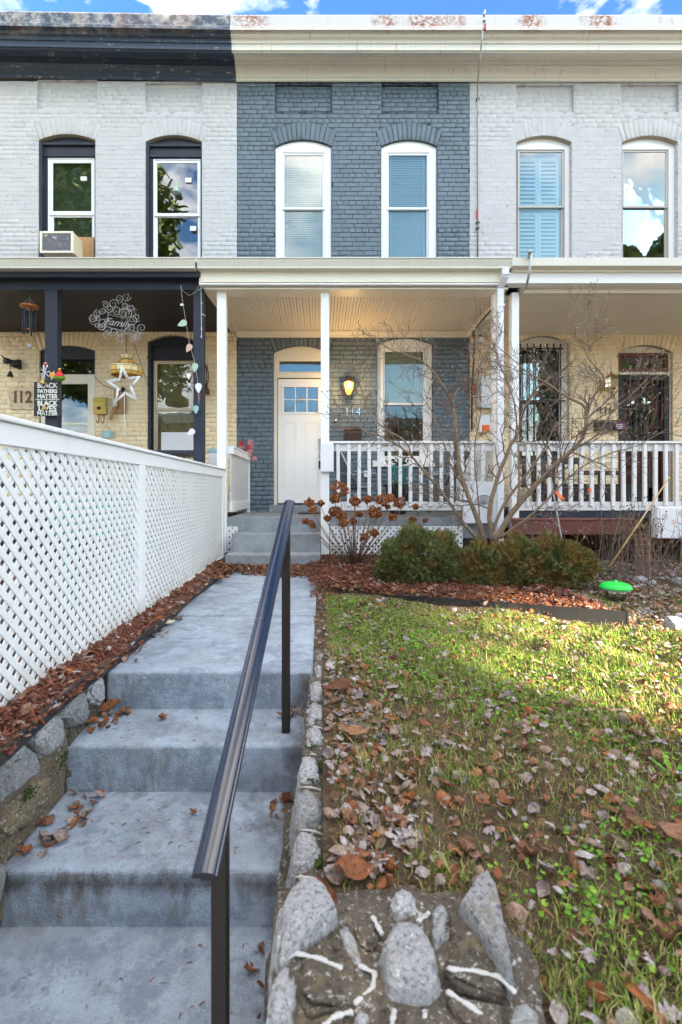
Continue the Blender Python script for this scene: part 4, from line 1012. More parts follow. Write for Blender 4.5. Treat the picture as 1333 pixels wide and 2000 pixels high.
def stone(c, r, rot=None, sub=4, jit=.05, sq=1.0, parent=None, name='stone', mat='granite', seed=None):
    bm = bmesh.new(); bmesh.ops.create_icosphere(bm, subdivisions=sub, radius=1); rr = random.Random(seed if seed is not None else random.random())
    ph = [rr.uniform(0, 6.28) for _ in range(6)]
    planes = [(Vector((rr.gauss(0,1), rr.gauss(0,1), rr.gauss(0,1))).normalized(), rr.uniform(.60, .92)) for _ in range(12)]
    for v in bm.verts:
        p = v.co.copy(); p = Vector([math.copysign(abs(c_)**.72, c_) for c_ in p])*.92
        for n_, d_ in planes:
            t = p.dot(n_)
            if t > d_: p -= n_*(t-d_)*.9
        k = 1+jit*(math.sin(3*p.x+ph[0])*math.sin(3.3*p.y+ph[1])+.6*math.sin(6*p.z+ph[2])*math.sin(5*p.x+ph[3]))+rr.uniform(-.016, .016)+.025*math.sin(11*p.x+ph[4])*math.sin(12*p.y+ph[5])*math.sin(10*p.z)
        q = Vector((p.x*r[0]*k, p.y*r[1]*k, p.z*r[2]*k))
        if rot is not None: q = rot @ q
        v.co = q+Vector(c)
    mb = MB(); mb.add([tuple(v.co) for v in bm.verts], [tuple(v.index for v in f.verts) for f in bm.faces]); bm.free()
    o = mb.build(name, MAT[mat], parent, smooth=True)
    return o
def E(x=0, y=0, z=0):
    from mathutils import Euler
    return Euler((math.radians(x), math.radians(y), math.radians(z))).to_matrix()
def lump_box(name, x0, x1, y0, y1, z0, z1, mat, parent, n=(6, 10, 5), amp=.015):
    bm = bmesh.new(); bmesh.ops.create_cube(bm, size=1)
    bmesh.ops.subdivide_edges(bm, edges=bm.edges[:], cuts=9, use_grid_fill=True)
    rr = random.Random(3)
    for v in bm.verts:
        x = x0+(v.co.x+.5)*(x1-x0); y = y0+(v.co.y+.5)*(y1-y0); z = z0+(v.co.z+.5)*(z1-z0)
        e = Vector((v.co.x, v.co.y, v.co.z)); 
        a = amp*(math.sin(17*x+23*y+9*z)+.7*math.sin(31*y-27*z+11*x)+.5*math.sin(53*x+47*z+3))
        v.co = Vector((x, y, z))+e.normalized()*a*.8
    mb = MB(); mb.add([tuple(v.co) for v in bm.verts], [tuple(v.index for v in f.verts) for f in bm.faces]); bm.free()
    return mb.build(name, MAT[mat], parent, smooth=True)
def at_z(px, py, z): D = F*(-z)/(py-CY); return Vector((PX(px, D), D, z))
def hull_stone(pts, parent, seed, mat='granite', name='stone', amp=.004, cuts=3):
    rr = random.Random(seed); bm = bmesh.new()
    for p in pts: bm.verts.new(p)
    r_ = bmesh.ops.convex_hull(bm, input=bm.verts[:])
    for v in [v for v in bm.verts if not v.link_faces]: bm.verts.remove(v)
    sz_ = min(max(v.co[k] for v in bm.verts)-min(v.co[k] for v in bm.verts) for k in range(3))
    try: bmesh.ops.bevel(bm, geom=bm.edges[:], offset=sz_*.13, segments=2, affect='EDGES', clamp_overlap=True)
    except Exception: pass
    bmesh.ops.triangulate(bm, faces=bm.faces[:]); bmesh.ops.subdivide_edges(bm, edges=bm.edges[:], cuts=cuts if cuts < 3 else 2, use_grid_fill=True); bmesh.ops.remove_doubles(bm, verts=bm.verts[:], dist=.0004)
    bmesh.ops.smooth_vert(bm, verts=bm.verts[:], factor=.5, use_axis_x=True, use_axis_y=True, use_axis_z=True)
    ph = [rr.uniform(0, 6.28) for _ in range(6)]; bm.normal_update()
    for v in bm.verts:
        x, y, z = v.co*60; k = math.sin(x+ph[0])*math.sin(y*1.1+ph[1])+.6*math.sin(2.1*z+ph[2]+x*.7)*math.sin(1.9*y+ph[3])+.5*math.sin(4.3*x+ph[4])*math.sin(4.1*z+3.7*y+ph[5])
        v.co += v.normal*amp*k
    bm.verts.index_update(); mb = MB(); mb.add([tuple(v.co) for v in bm.verts], [tuple(v.index for v in f.verts) for f in bm.faces]); bm.free()
    return mb.build(name, MAT[mat], parent, smooth=True)
def flat_stone(top, dep, parent, seed, mat='granite', lean=Vector((0, 0, 0)), rise=.0, name='stone', shr=.80, amp=.003):
    c = sum(top, Vector())/len(top); rr = random.Random(seed); P_ = []
    for p in top:
        P_.append(c+(p-c)*shr+Vector((0, 0, rise+rr.uniform(-.006, .006)))); P_.append(Vector((p.x, p.y, p.z-dep*.28))); P_.append(Vector((p.x, p.y, p.z-dep))+lean)
    return hull_stone(P_, parent, seed, mat, name, amp)
def moss(c, r, parent):
    mb = MB()
    for i in range(70):
        d_ = Vector((random.gauss(0, .5), random.gauss(0, .5), random.gauss(0, .5))); s_ = random.uniform(.002, .005)
        mb.ico((c[0]+d_.x*r[0], c[1]+d_.y*r[1], c[2]+d_.z*r[2]), s_, 1, .3)
    return mb.build('moss_patch', MAT['moss'], parent, fix=False)
# right hand curb wall, stones capping a mortar core
rw = thing('stone_wall', 'low stone curb wall between the stairs and the leafy lawn', 'stone wall', (-.03, 2.0, -1.7))
mb = MB()
segs = [(1.12, -.155, .075), (1.5, -.11, .045), (1.9, -.075, .03), (2.4, -.06, .02), (3.05, -.045, .01)]
lump_box('mortar_core', -.066, .03, 1.10, 1.75, -1.9, -.972, 'mortar', rw, amp=.008); lump_box('mortar_core', -.125, .03, 1.10, 1.75, -1.9, -1.13, 'mortar', rw, amp=.012); lump_box('mortar_core', -.072, .022, 1.70, 2.35, -1.9, -.965, 'mortar', rw, amp=.008); lump_box('mortar_core', -.042, .012, 2.56, 3.0, -1.5, -.962, 'mortar', rw, amp=.005)
lump_box('mortar_core', -.062, .012, 2.30, 2.6, -1.5, -.962, 'mortar', rw, amp=.005)
CS = [(629, 1272, .032, .10), (627, 1307, .034, .12), (624, 1345, .040, .12), (620, 1386, .046, .115), (617, 1436, .046, .105), (608, 1497, .050, .10), (605, 1566, .058, .10), (599, 1655, .062, .088)]
CO = [[(621,1270),(630,1262),(641,1275),(638,1287),(624,1286)], [(618,1300),(625,1290),(637,1305),(636,1322),(624,1322)], [(611,1330),(620,1323),(637,1333),(640,1352),(630,1366),(612,1362)],
 [(603,1385),(612,1365),(628,1366),(641,1385),(636,1405),(618,1411),(604,1405)], [(604,1420),(612,1412),(628,1418),(636,1445),(630,1458),(603,1458)], [(590,1490),(596,1470),(615,1472),(625,1500),(625,1520),(600,1522),(589,1518)],
 [(582,1550),(590,1532),(612,1535),(628,1555),(633,1595),(615,1604),(582,1600)], [(578,1640),(585,1618),(608,1620),(625,1645),(628,1672),(600,1692),(576,1690)]]
for i, o in enumerate(CO):
    top = [at_z(px-3, py, -.948) for px, py in o]; c_ = sum(top, Vector())/len(top); top = [c_+Vector(((p.x-c_.x)*1.25, (p.y-c_.y)*.94, 0)) for p in top]; flat_stone(top, .12, rw, 60+i, 'granite', Vector((-.012, -.01, 0)))
# lower course on the stair side
for i, (y, z, hy, hz) in enumerate([(1.35, -1.22, .13, .10), (1.62, -1.2, .12, .09), (1.38, -1.42, .14, .09), (1.66, -1.45, .11, .07), (1.95, -1.16, .12, .09), (2.2, -1.08, .1, .06)]):
    x = -.105 if y < 1.75 else -.065
    stone((x+.028, y, z), (.05, hy, hz), E(random.uniform(-6, 6), 0, 0), parent=rw, seed=30+i, mat='granite')
# raised white mortar lines across the curb
for i, (x0, y0, x1, y1) in enumerate([(606, 1413, 640, 1424), (603, 1468, 628, 1475), (588, 1530, 640, 1542), (584, 1612, 640, 1626), (577, 1703, 645, 1717)]):
    pts = []
    for k in range(6):
        t = k/5; py = y0+(y1-y0)*t-4*math.sin(math.pi*t); px = x0+(x1-x0)*t; z = -.948-.012*abs(t-.4)*2; D = F*(-z)/(py-CY); pts.append((PX(px, D), D, z-.012))
    MB().tube(pts, [.0015, .0028, .0032, .003, .0026, .001], 6).build('mortar_line', MAT['white_line'], rw, smooth=True)
for i, (px, py, r) in enumerate([(612, 1459, .022), (608, 1521, .022), (632, 1500, .02), (636, 1540, .016), (652, 1620, .02), (626, 1690, .014)]):
    z = -.965; D = F*(-z)/(py-CY); moss((PX(px, D), D, z+.006), (r*.9, r*1.1, .006), rw)
# left retaining wall
lw = thing('stone_wall', 'mossy fieldstone retaining wall left of the stairs under the mulch strip', 'stone wall', (-1.2, 1.9, -1.76))
lump_box('mortar_core', -1.42, -1.155, .9, 2.35, -1.9, -.93, 'mortar_tan', lw, amp=.02)
lump_box('mortar_core', -1.36, -1.135, 2.2, 2.62, -1.5, -.93, 'mortar', lw, amp=.012)
LS = [(2.43, -.985, .052, .085, 10, 11), (2.22, -1.035, .075, .10, -18, 12), (1.985, -1.06, .085, .11, -14, 13), (1.74, -1.10, .115, .115, -20, 14), (1.48, -1.10, .11, .11, 8, 15), (1.24, -1.10, .11, .11, -6, 16)]
for y, z, hy, hz, rt, sd in LS[4:]: stone((-1.140, y, z+.015), (.065, hy*1.05, hz*1.08), E(rt, 0, 0), parent=lw, seed=sd)
def at_x(px, py, x): D = F*x/(px-CX); return Vector((x, D, PZ(py, D)))
LO = [[(170,1350),(183,1322),(198,1318),(204,1345),(199,1375),(187,1384),(172,1375)], [(120,1402),(133,1368),(153,1350),(165,1353),(167,1380),(173,1400),(157,1420),(138,1420)], [(66,1452),(78,1408),(95,1394),(118,1397),(122,1430),(121,1458),(86,1482)],
      [(2,1485),(20,1458),(35,1446),(50,1458),(66,1472),(76,1510),(56,1527),(6,1568)], [(12,1592),(45,1548),(96,1506),(99,1560),(62,1612),(6,1640)]]
for i, o in enumerate(LO):
    fr = [at_x(px, py, -1.125 if i < 4 else -1.14) for px, py in o]; c = sum(fr, Vector())/len(fr); Q = []
    for p in fr: Q.append(c+(p-c)*.72+Vector((.012, 0, 0))); Q.append(p+Vector((-.02, 0, 0))); Q.append(p+Vector((-.09, 0, 0)))
    Q = [q_+Vector((.014, 0, 0)) for q_ in Q]; hull_stone(Q, lw, 90+i, 'granite' if i < 4 else 'mortar_tan')
for y, z, hy, hz, rt, sd in [(1.62, -1.36, .13, .10, -20, 22), (1.35, -1.33, .14, .11, 5, 23), (1.60, -1.52, .12, .07, 0, 24), (1.30, -1.50, .12, .08, 0, 25)]:
    stone((-1.155, y, z), (.06, hy, hz), E(rt, 0, 0), parent=lw, seed=sd, mat='mortar_tan' if sd in (21, 24) else 'granite')
for y, z, r in [(2.10, -1.155, .035), (1.86, -1.16, .03), (1.66, -1.23, .03), (1.80, -1.02, .02)]:
    moss((-1.118, y, z), (.012, r*1.2, r), lw)
mb = MB(); mb.prism([(-1.152, 2.21, -1.16), (-1.152, 2.24, -1.16), (-1.155, 2.24, -1.33), (-1.155, 2.22, -1.33)], (.006, 0, 0)); mb.build('paint_strip', MAT['redp'], lw)
# left edging strip
ed = thing('garden_edging', 'thin black plastic edging holding the mulch strip left of the path', 'edging', (-1.11, 3.5, -.95))
pts = [(-1.098+.012*math.sin(i*.9)+(0 if i > 4 else -.02*(4-i)/4), .9+i*.27, -.885+.008*math.sin(i*1.7)) for i in range(19)]
mb = MB()
for a, b in zip(pts[:-1], pts[1:]):
    mb.add([(a[0], a[1], a[2]-.05), (b[0], b[1], b[2]-.05), b, a, (a[0]-.012, a[1], a[2]-.05), (b[0]-.012, b[1], b[2]-.05), (b[0]-.012, b[1], b[2]), (a[0]-.012, a[1], a[2])], [(0,1,2,3),(7,6,5,4),(3,2,6,7)])
mb.build('strip', MAT['black_plastic'], ed, fix=False)
MB().tube([(p[0]-.005, p[1], p[2]) for p in pts], .010, 6).build('rolled_top', MAT['black_plastic'], ed, smooth=True)

# stone pier in the foreground
pier = thing('stone_pier', 'square stone gate pier beside the lowest step with raised white mortar lines', 'pier', (.16, .9, -1.76))
lump_box('mortar_core', -.10, .40, .62, 1.12, -1.9, -.915, 'mortar', pier, amp=.016)
def pst(px, py, z, r, rot, sd): D = F*(-z)/(py-CY); return stone((PX(px, D), D, z), r, rot, parent=pier, seed=sd, jit=.09, sub=4)
PO = [([(548,1762),(575,1717),(618,1700),(655,1730),(670,1788),(645,1802),(600,1815),(562,1850),(536,1892),(524,1860),(528,1800)], -.893, .30, .014), ([(738,1848),(765,1802),(800,1788),(835,1825),(858,1870),(863,1925),(850,1952),(815,1964),(755,1952),(742,1900)], -.895, .10, .016),
      ([(758,1780),(766,1742),(790,1727),(812,1745),(820,1778),(790,1790)], -.90, .08, .008), ([(890,1776),(938,1712),(955,1700),(972,1738),(987,1850),(1008,1920),(998,1934),(965,1880),(932,1812),(905,1785)], -.90, .12, .03),
      ([(843,1778),(862,1764),(877,1775),(870,1822),(848,1842),(841,1803)], -.90, .06, .006), ([(660,1797),(676,1790),(697,1850),(712,1880),(691,1888),(671,1862)], -.905, .06, .004), ([(512,2010),(528,1912),(550,1880),(576,1893),(584,1922),(566,2010)], -.893, .20, .008),
      ([(990,2015),(1000,1966),(1030,1959),(1056,1985),(1064,2015)], -.905, .10, .01), ([(678,2015),(700,1968),(720,1974),(726,2015)], -.905, .06, .004)]
for i, (o, z, dep, rise) in enumerate(PO): flat_stone([at_z(px, py, z) for px, py in o], dep, pier, 40+i, 'granite', rise=rise, amp=.0025)
MO = [[(575,1868),(640,1832),(680,1890),(700,1905),(690,1960),(600,1985),(572,1930)], [(872,1845),(930,1805),(978,1880),(1000,1945),(900,1932),(866,1895)], [(690,1800),(752,1798),(735,1850),(705,1850)], [(875,1790),(895,1795),(930,1800),(880,1835)], [(868,1945),(905,1945),(985,1965),(980,2015),(900,2015)],
      [(735,1965),(800,1972),(800,2015),(735,2015)], [(815,1972),(860,1960),(890,2015),(815,2015)], [(590,1992),(690,1968),(672,2015),(585,2015)], [(640,1812),(660,1808),(685,1880),(648,1850)]]
for i, o in enumerate(MO): flat_stone([at_z(px, py, -.908) for px, py in o], .05, pier, 140+i, 'mortar', rise=.002, name='mortar_bed', shr=.9, amp=.0022)
WL = [[(556, 1872), (580, 1862), (625, 1872), (670, 1892)], [(700, 1885), (733, 1900), (728, 1930), (692, 1962)], [(872, 1892), (930, 1896), (975, 1908), (1008, 1940)], [(872, 1935), (910, 1960), (960, 1995), (985, 2015)],
      [(728, 1790), (738, 1808), (748, 1826)], [(815, 1800), (830, 1790), (838, 1782)], [(630, 2008), (655, 1985), (690, 1975)], [(765, 2010), (768, 1990), (770, 1972)], [(828, 2015), (832, 1990), (830, 1972)]]
for L_ in WL:
    pts = []
    for px, py in L_: pts.append(at_z(px, py, -.9035))
    sm = []
    for i in range(len(pts)-1):
        for k in range(14): sm.append(pts[i].lerp(pts[i+1], k/14)+Vector((random.uniform(-.0009, .0009), random.uniform(-.0009, .0009), random.uniform(-.0008, .0008))))
    sm.append(pts[-1])
    wl = MB(); wl.tube(sm, [(.0048+.0010*math.sin(i*.5)+random.uniform(-.0009, .0009))*(.4 if i in (0, len(sm)-1) else 1) for i in range(len(sm))], 8); wl.v = [(x, y, -.9035+(z+.9035)*.55) for x, y, z in wl.v]
    wl.build('mortar_line', MAT['white_line'], pier, smooth=True)
# front garden wall beside the pier (faces the pavement)
fw = thing('stone_wall', 'front retaining wall of the lawn along the pavement right of the pier', 'stone wall', (3, .7, -1.76))
lump_box('mortar_core', .42, 9.0, .50, .74, -1.9, -.99, 'mortar', fw, amp=.01)
fw2 = thing('stone_wall', 'front retaining wall of the neighbouring yard left of the stairs', 'stone wall', (-4, .7, -1.76))
lump_box('mortar_core', -9.0, -1.2, .70, .98, -1.9, -.98, 'mortar', fw2, amp=.01)

# ================================================================ HANDRAIL
hr = thing('handrail', 'dark blue black metal handrail on two posts down the front stairs', 'handrail', (-.2, 1.8, -1.5))
A = P(400, 1712, 1.03); B = P(566, 981, 2.44)
d = (B-A).normalized(); r = d.cross(Vector((0, 0, 1))).normalized(); u = r.cross(d)
prof = [(-.027, -.012), (-.029, -.002), (-.027, .003), (-.023, .004), (-.021, .010), (-.013, .0135), (-.004, .0145), (.004, .0145), (.013, .0135), (.021, .010), (.023, .004), (.027, .003), (.029, -.002), (.027, -.012), (.012, -.012), (.012, -.020), (-.012, -.020), (-.012, -.012)]
q = [A+r*x+u*y for x, y in prof]
MB().prism(q, B-A).build('rail', MAT['rail_metal'], hr, bev=.0012, seg=2)
def rail_pt(D): t = (D-A.y)/(B.y-A.y); return A.lerp(B, t)
for D, zb in ((1.155, -1.557), (2.31, -1.14)):
    p = rail_pt(D); h = .019 if D < 2 else .0195
    MB().box(p.x-h, p.x+h, D-h, D+h, zb, p.z-.015).build('post', MAT['post_metal'], hr, bev=.003, seg=2)
# ================================================================ ACROSS THE STREET (seen in the window panes; added evergreens shade the yard)
def far_house(x0, x1, y, z1, mat, label, name='row_house'):
    h = thing(name, label, 'house', ((x0+x1)/2, y, -1.76), 'row houses across the street')
    MB().box(x0, x1, y-9, y, -1.77, z1).build('wall', mat, h)
    MB().box(x0, x1, y-.05, y+.35, z1-.5, z1+.25).build('cornice', MAT['far_trim'], h)
    n = max(2, int((x1-x0)/2.2)); fl = int((z1+1)/3)
    for f in range(fl):
        for i in range(n):
            xc = x0+(x1-x0)*(i+.5)/n; zb = -.6+f*3.0
            if f == 0 and i == 0:
                MB().box(xc-.5, xc+.5, y+.01, y+.06, zb-1.0, zb+1.5).build('door', MAT['wood_red'], h); continue
            fr = MB(); ring(fr, xc-.5, xc+.5, zb, zb+1.7, .1, y+.005, y+.06); fr = fr.build('window', MAT['far_trim'], h)
            MB().box(xc-.42, xc+.42, y+.01, y+.02, zb+.08, zb+1.62).build('pane', MAT['glass_dark'], fr)
    return h
far_house(-16, -9.5, -24, 6.2, MAT['red_brick'], 'red brick house across the street, leftmost of the row')
far_house(-9.5, -3, -24, 5.9, MAT['pavement'], 'grey rendered house across the street')
far_house(-3, 3.5, -24, 6.2, MAT['red_brick'], 'red brick house straight across the street')
far_house(3.5, 10, -24, 5.8, MAT['brick_cream'], 'cream house across the street')
far_house(10, 16.5, -24, 6.3, MAT['red_brick'], 'red brick house across the street, rightmost of the row')

def branch_tree(parent, base, h, r0, seed, mat, levels=4, spread=.5):
    rr = random.Random(seed); mb = MB()
    def grow(p, d, L, r, lv):
        n = 5; pts = [p]; q = p.copy(); dd = d.copy()
        for i in range(n):
            dd = (dd+Vector((rr.gauss(0, .10), rr.gauss(0, .10), .05))).normalized(); q = q+dd*L/n; pts.append(q.copy())
        mb.tube(pts, [r*(1-.45*i/n) for i in range(n+1)], 5 if lv < 2 else 3, caps=False)
        if lv >= levels: return
        for k in range(rr.choice((3, 4))):
            t = rr.uniform(.45, 1); i = min(n, int(t*n)); a = rr.uniform(0, 6.28); o = dd.orthogonal().normalized(); o = Matrix.Rotation(a, 3, dd) @ o
            grow(pts[i], (dd+o*rr.uniform(spread, spread*1.8)).normalized(), L*rr.uniform(.55, .75), r*.5, lv+1)
    grow(Vector(base), Vector((0, 0, 1)), h*.42, r0, 0)
    return mb.build('trunk', mat, parent, fix=False)
for (x, y, h, sd, lab) in ((-2.2, -3.2, 9, 1, 'bare street tree standing on the verge behind the pavement, left one'), (4.3, -7.0, 10, 2, 'bare street tree on the verge across from the cream house')):
    t = thing('street_tree', lab, 'tree', (x, y, -1.77), 'bare street trees'); branch_tree(t, (x, y, -1.77), h, .16, sd, MAT['bark'])

# unseen evergreens added to block the sun; crowns cut open for lawn sun patches
sx, sy, sz = sdir
def lands(p):
    """where the light passing this point lands on the lawn, along the sun's direction"""
    t = (p[2]+.93)/sz
    return p[0]-sx*t, p[1]-sy*t
def in_gap(P_):
    t = (P_[:, 2]+.93)/sz; x = P_[:, 0]-sx*t; y = P_[:, 1]-sy*t
    def ell(cx, cy, a, b, ang):
        c, s = math.cos(ang), math.sin(ang); dx, dy = x-cx, y-cy
        return ((dx*c+dy*s)/a)**2+((-dx*s+dy*c)/b)**2 < 1
    wob = .06*np.sin(9*x)+.05*np.sin(11*y+2)
    m = ell(1.95, 3.10, 1.0, .36, -1.05) | ell(1.42, 2.20, .75, .27, -1.5) | ell(3.0, 3.3, .6, .3, -.8)
    return m
u = Vector((sx, sy, 0)).normalized(); v = Vector((-u.y, u.x, 0))
if v.x < 0: v = -v
labs = ['tall dark evergreen across the pavement, nearest the street', 'tall dark evergreen second from the street', 'tall dark evergreen in the middle of the row', 'tall dark evergreen second from the houses', 'tall dark evergreen nearest the houses']
for i in range(5):
    c = u*28+v*(-1.0+3.1*i); H = 17.0
    t = thing('evergreen_tree', labs[i], 'tree', (c.x, c.y, -1.77), 'evergreens in a row')
    MB().tube([(c.x, c.y, -1.77), (c.x, c.y, 4), (c.x, c.y, H-1)], [.22, .16, .03], 8).build('trunk', MAT['bark'], t)
    n = 10500
    z = rng.uniform(-1.6, H, n); R_ = 2.35*np.clip((H+.6-z)/(H*.25), 0, 1)**.6
    a = rng.uniform(0, 2*math.pi, n); rad = R_*np.sqrt(rng.uniform(.02, 1, n))
    pos = np.stack([c.x+rad*np.cos(a), c.y+rad*np.sin(a), z], 1)
    keep = np.ones(n, bool)
    for dx, dz in ((0, 0), (.3, .25), (-.3, .25), (.3, -.25), (-.3, -.25), (.38, 0), (-.38, 0), (0, .3), (0, -.3)):
        keep &= ~in_gap(pos+np.array([v.x*dx, v.y*dx, dz]))
    pos = pos[keep]; n = len(pos)
    tm = [(-.28, 0, -.2), (.25, .03, -.26), (.3, -.02, .2), (-.22, .02, .27)]
    kind(scatter('foliage', tm, [(0, 1, 2, 3)], pos, rotm(rng.uniform(0, 6.28, n), rng.uniform(-.6, .6, n), rng.uniform(-.6, .6, n)), rng.uniform(.8, 1.25, n), MAT['evergreen'], t, origin=tuple(t.location)), 'stuff')

t = thing('street_evergreen', 'big sunlit evergreen on the verge in front of the left hand house', 'tree', (-8.0, -1.75, -1.77))
MB().tube([(-8, -1.75, -1.77), (-8, -1.7, 4), (-8, -1.7, 13)], [.26, .2, .04], 8).build('trunk', MAT['bark'], t)
n = 9000; z = rng.uniform(3.4, 15, n); R_ = 3.1*np.clip((15.5-z)/7, 0, 1)**.7*np.clip((z-2.8)/1.5, 0, 1); a = rng.uniform(0, 2*math.pi, n); rad = R_*np.sqrt(rng.uniform(.1, 1, n))*(1+.15*np.sin(5*a+z*1.3))
pos = np.stack([-8+rad*np.cos(a), -1.75+rad*np.sin(a), z], 1)
kind(scatter('foliage', [(-.22, -.03, 0), (.25, -.05, .02), (.3, .04, -.02), (-.2, .05, .02)], [(0, 1, 2, 3)], pos, rotm(rng.uniform(0, 6.28, n), rng.uniform(-.3, .8, n), rng.uniform(-1, 1, n)), rng.uniform(.8, 1.6, n), MAT['evergreen'], t, origin=tuple(t.location)), 'stuff')
# ================================================================ GROUND SHEETS
def sheet(name, x0, x1, y0, y1, step, mat, zoff=0.0, zf=gz, extra=None):
    xs = np.arange(x0, x1+step/2, step); ys = np.arange(y0, y1+step/2, step); X, Y = np.meshgrid(xs, ys); Z = zf(X, Y)+zoff
    if extra is not None: Z = Z+extra(X, Y)
    V = np.stack([X.ravel(), Y.ravel(), Z.ravel()], 1); nx = len(xs); ny = len(ys)
    i = np.arange(nx-1)[None]+np.arange(ny-1)[:, None]*nx; i = i.ravel()
    return np_mesh(name, V, np.stack([i, i+1, i+1+nx, i+nx], 1), mat, smooth=True)
def lawn_soil():
    m = M_('lawn soil')
    c = m.mix(m.ramp(m.noise(9, 8, .65), [(.35, 0.), (.65, 1.)]), (.06, .04, .026), (.15, .10, .06))
    c = m.mix(m.ramp(m.noise(26, 8, .7, loc=(3, 1, 0)), [(.54, 0.), (.62, 1.)]), c, (.10, .10, .04))
    c = m.mix(m.ramp(m.noise(40, 5, .7), [(.55, 0.), (.66, 1.)]), c, (.20, .15, .08))
    m.color(c); m.set(.95, .2); m.bump(m.noise(70, 8, .7), 1.0, .02); return m.m
MAT['lawn'] = lawn_soil()
lawn = kind(sheet('lawn', .005, 9.0, .70, 8.0, .04, MAT['lawn']), 'structure')
kind(sheet('lawn_edge', -.052, .02, 2.99, 6.0, .012, MAT['lawn'], -.004), 'structure')
kind(sheet('neighbour_yard', -9.0, -1.285, .95, 6.6, .08, MAT['soil'], 0, lambda x, y: -.92+.02*np.sin(3*x)*np.sin(4*y)), 'structure')
def strip_z(x, y):  # mulch mounded against the fence
    return -.905+.04*np.clip((-1.10-x)/.16, 0, 1)+.006*np.sin(17*y)+.02*np.clip((y-5)/1.0, 0, 1)
mstrip = kind(sheet('mulch_strip', -1.285, -1.105, .95, 6.4, .03, MAT['soil'], 0, strip_z), 'structure')
kind(sheet('mulch_bed', .005, 2.3, 3.35, 6.6, .05, MAT['soil'], .003, gz, lambda X, Y: np.where(Y > 4.45-(X-.05)*.505, 0, -.2)), 'structure')
mbed = bpy.data.objects['mulch_bed']

# bed edging
ed2 = thing('garden_edging', 'black edging board bent along the front of the mulch bed', 'edging', (1.1, 3.9, -.94))
ep = [(.07, 4.42), (.35, 4.30), (.7, 4.10), (1.05, 3.93), (1.4, 3.76), (1.75, 3.57), (2.13, 3.37), (2.20, 3.55)]
mb = MB()
for (a, b), k0, k1 in zip(zip(ep[:-1], ep[1:]), np.linspace(0, 1, 7), np.linspace(.14, 1.1, 7)):
    za, zb = -.900+.068*k0, -.900+.068*min(1, k1); dx, dy = b[0]-a[0], b[1]-a[1]; L_ = math.hypot(dx, dy); nx_, ny_ = -dy/L_*.012, dx/L_*.012
    mb.add([(a[0], a[1], -1), (b[0], b[1], -1), (b[0], b[1], zb), (a[0], a[1], za), (a[0]+nx_, a[1]+ny_, -1), (b[0]+nx_, b[1]+ny_, -1), (b[0]+nx_, b[1]+ny_, zb), (a[0]+nx_, a[1]+ny_, za)], [(0,1,2,3),(7,6,5,4),(3,2,6,7),(1,5,6,2)])
mb.build('board', MAT['black_plastic'], ed2, fix=False)

# ================================================================ LEAVES, MULCH, GRASS
def leaf_tmpl(L, w, curl=.25, fold=.35, lobes=None, seed=0):
    rr = random.Random(seed); n = len(w); V = []; Fq = []
    tw_ = rr.uniform(-.5, .5)
    for i in range(n):
        t = i/(n-1); x = (t-.5)*L; zc = curl*L*((t-.5)**2)*rr.uniform(.8, 1.2); k = tw_*(t-.5)
        a = w[i]*L; b = w[i]*L*rr.uniform(.85, 1.1)
        V += [(x, 0, zc), (x, a*.55, zc+fold*a*(.25+k)), (x+.03*L, a, zc+fold*a*(rr.uniform(.6, 1.5)+k)), (x, -b*.55, zc+fold*b*(.2-k)), (x+.03*L, -b, zc+fold*b*(rr.uniform(.5, 1.5)-k))]
    for i in range(n-1):
        o = 5*i; q = 5*(i+1)
        Fq += [(o, q, q+1, o+1), (o+1, q+1, q+2, o+2), (o, o+3, q+3, q), (o+3, o+4, q+4, q+3)]
    V = np.array(V); V[:, 2] -= V[:, 2].mean()*.6
    return V, Fq
T_OVAL = leaf_tmpl(1, [.02, .22, .33, .36, .30, .18, .01], .5, .35, seed=1)
T_LONG = leaf_tmpl(1, [.02, .12, .18, .20, .17, .10, .01], .7, .5, seed=2)
T_OAK = leaf_tmpl(1, [.01, .10, .05, .26, .10, .38, .15, .36, .12, .22, .02], .5, .3, seed=3)
T_MAPLE = leaf_tmpl(1, [.02, .40, .18, .52, .20, .28, .08, .01], .35, .3, seed=4)
T_CURL = leaf_tmpl(1, [.02, .25, .35, .38, .3, .15, .01], 1.6, 1.1, seed=5)
TM = [T_OVAL, T_LONG, T_OAK, T_MAPLE, T_CURL]
def vis_px(p):   # rough position in the photograph
    return CX+p[..., 0]/p[..., 1]*F, CY-p[..., 2]/p[..., 1]*F
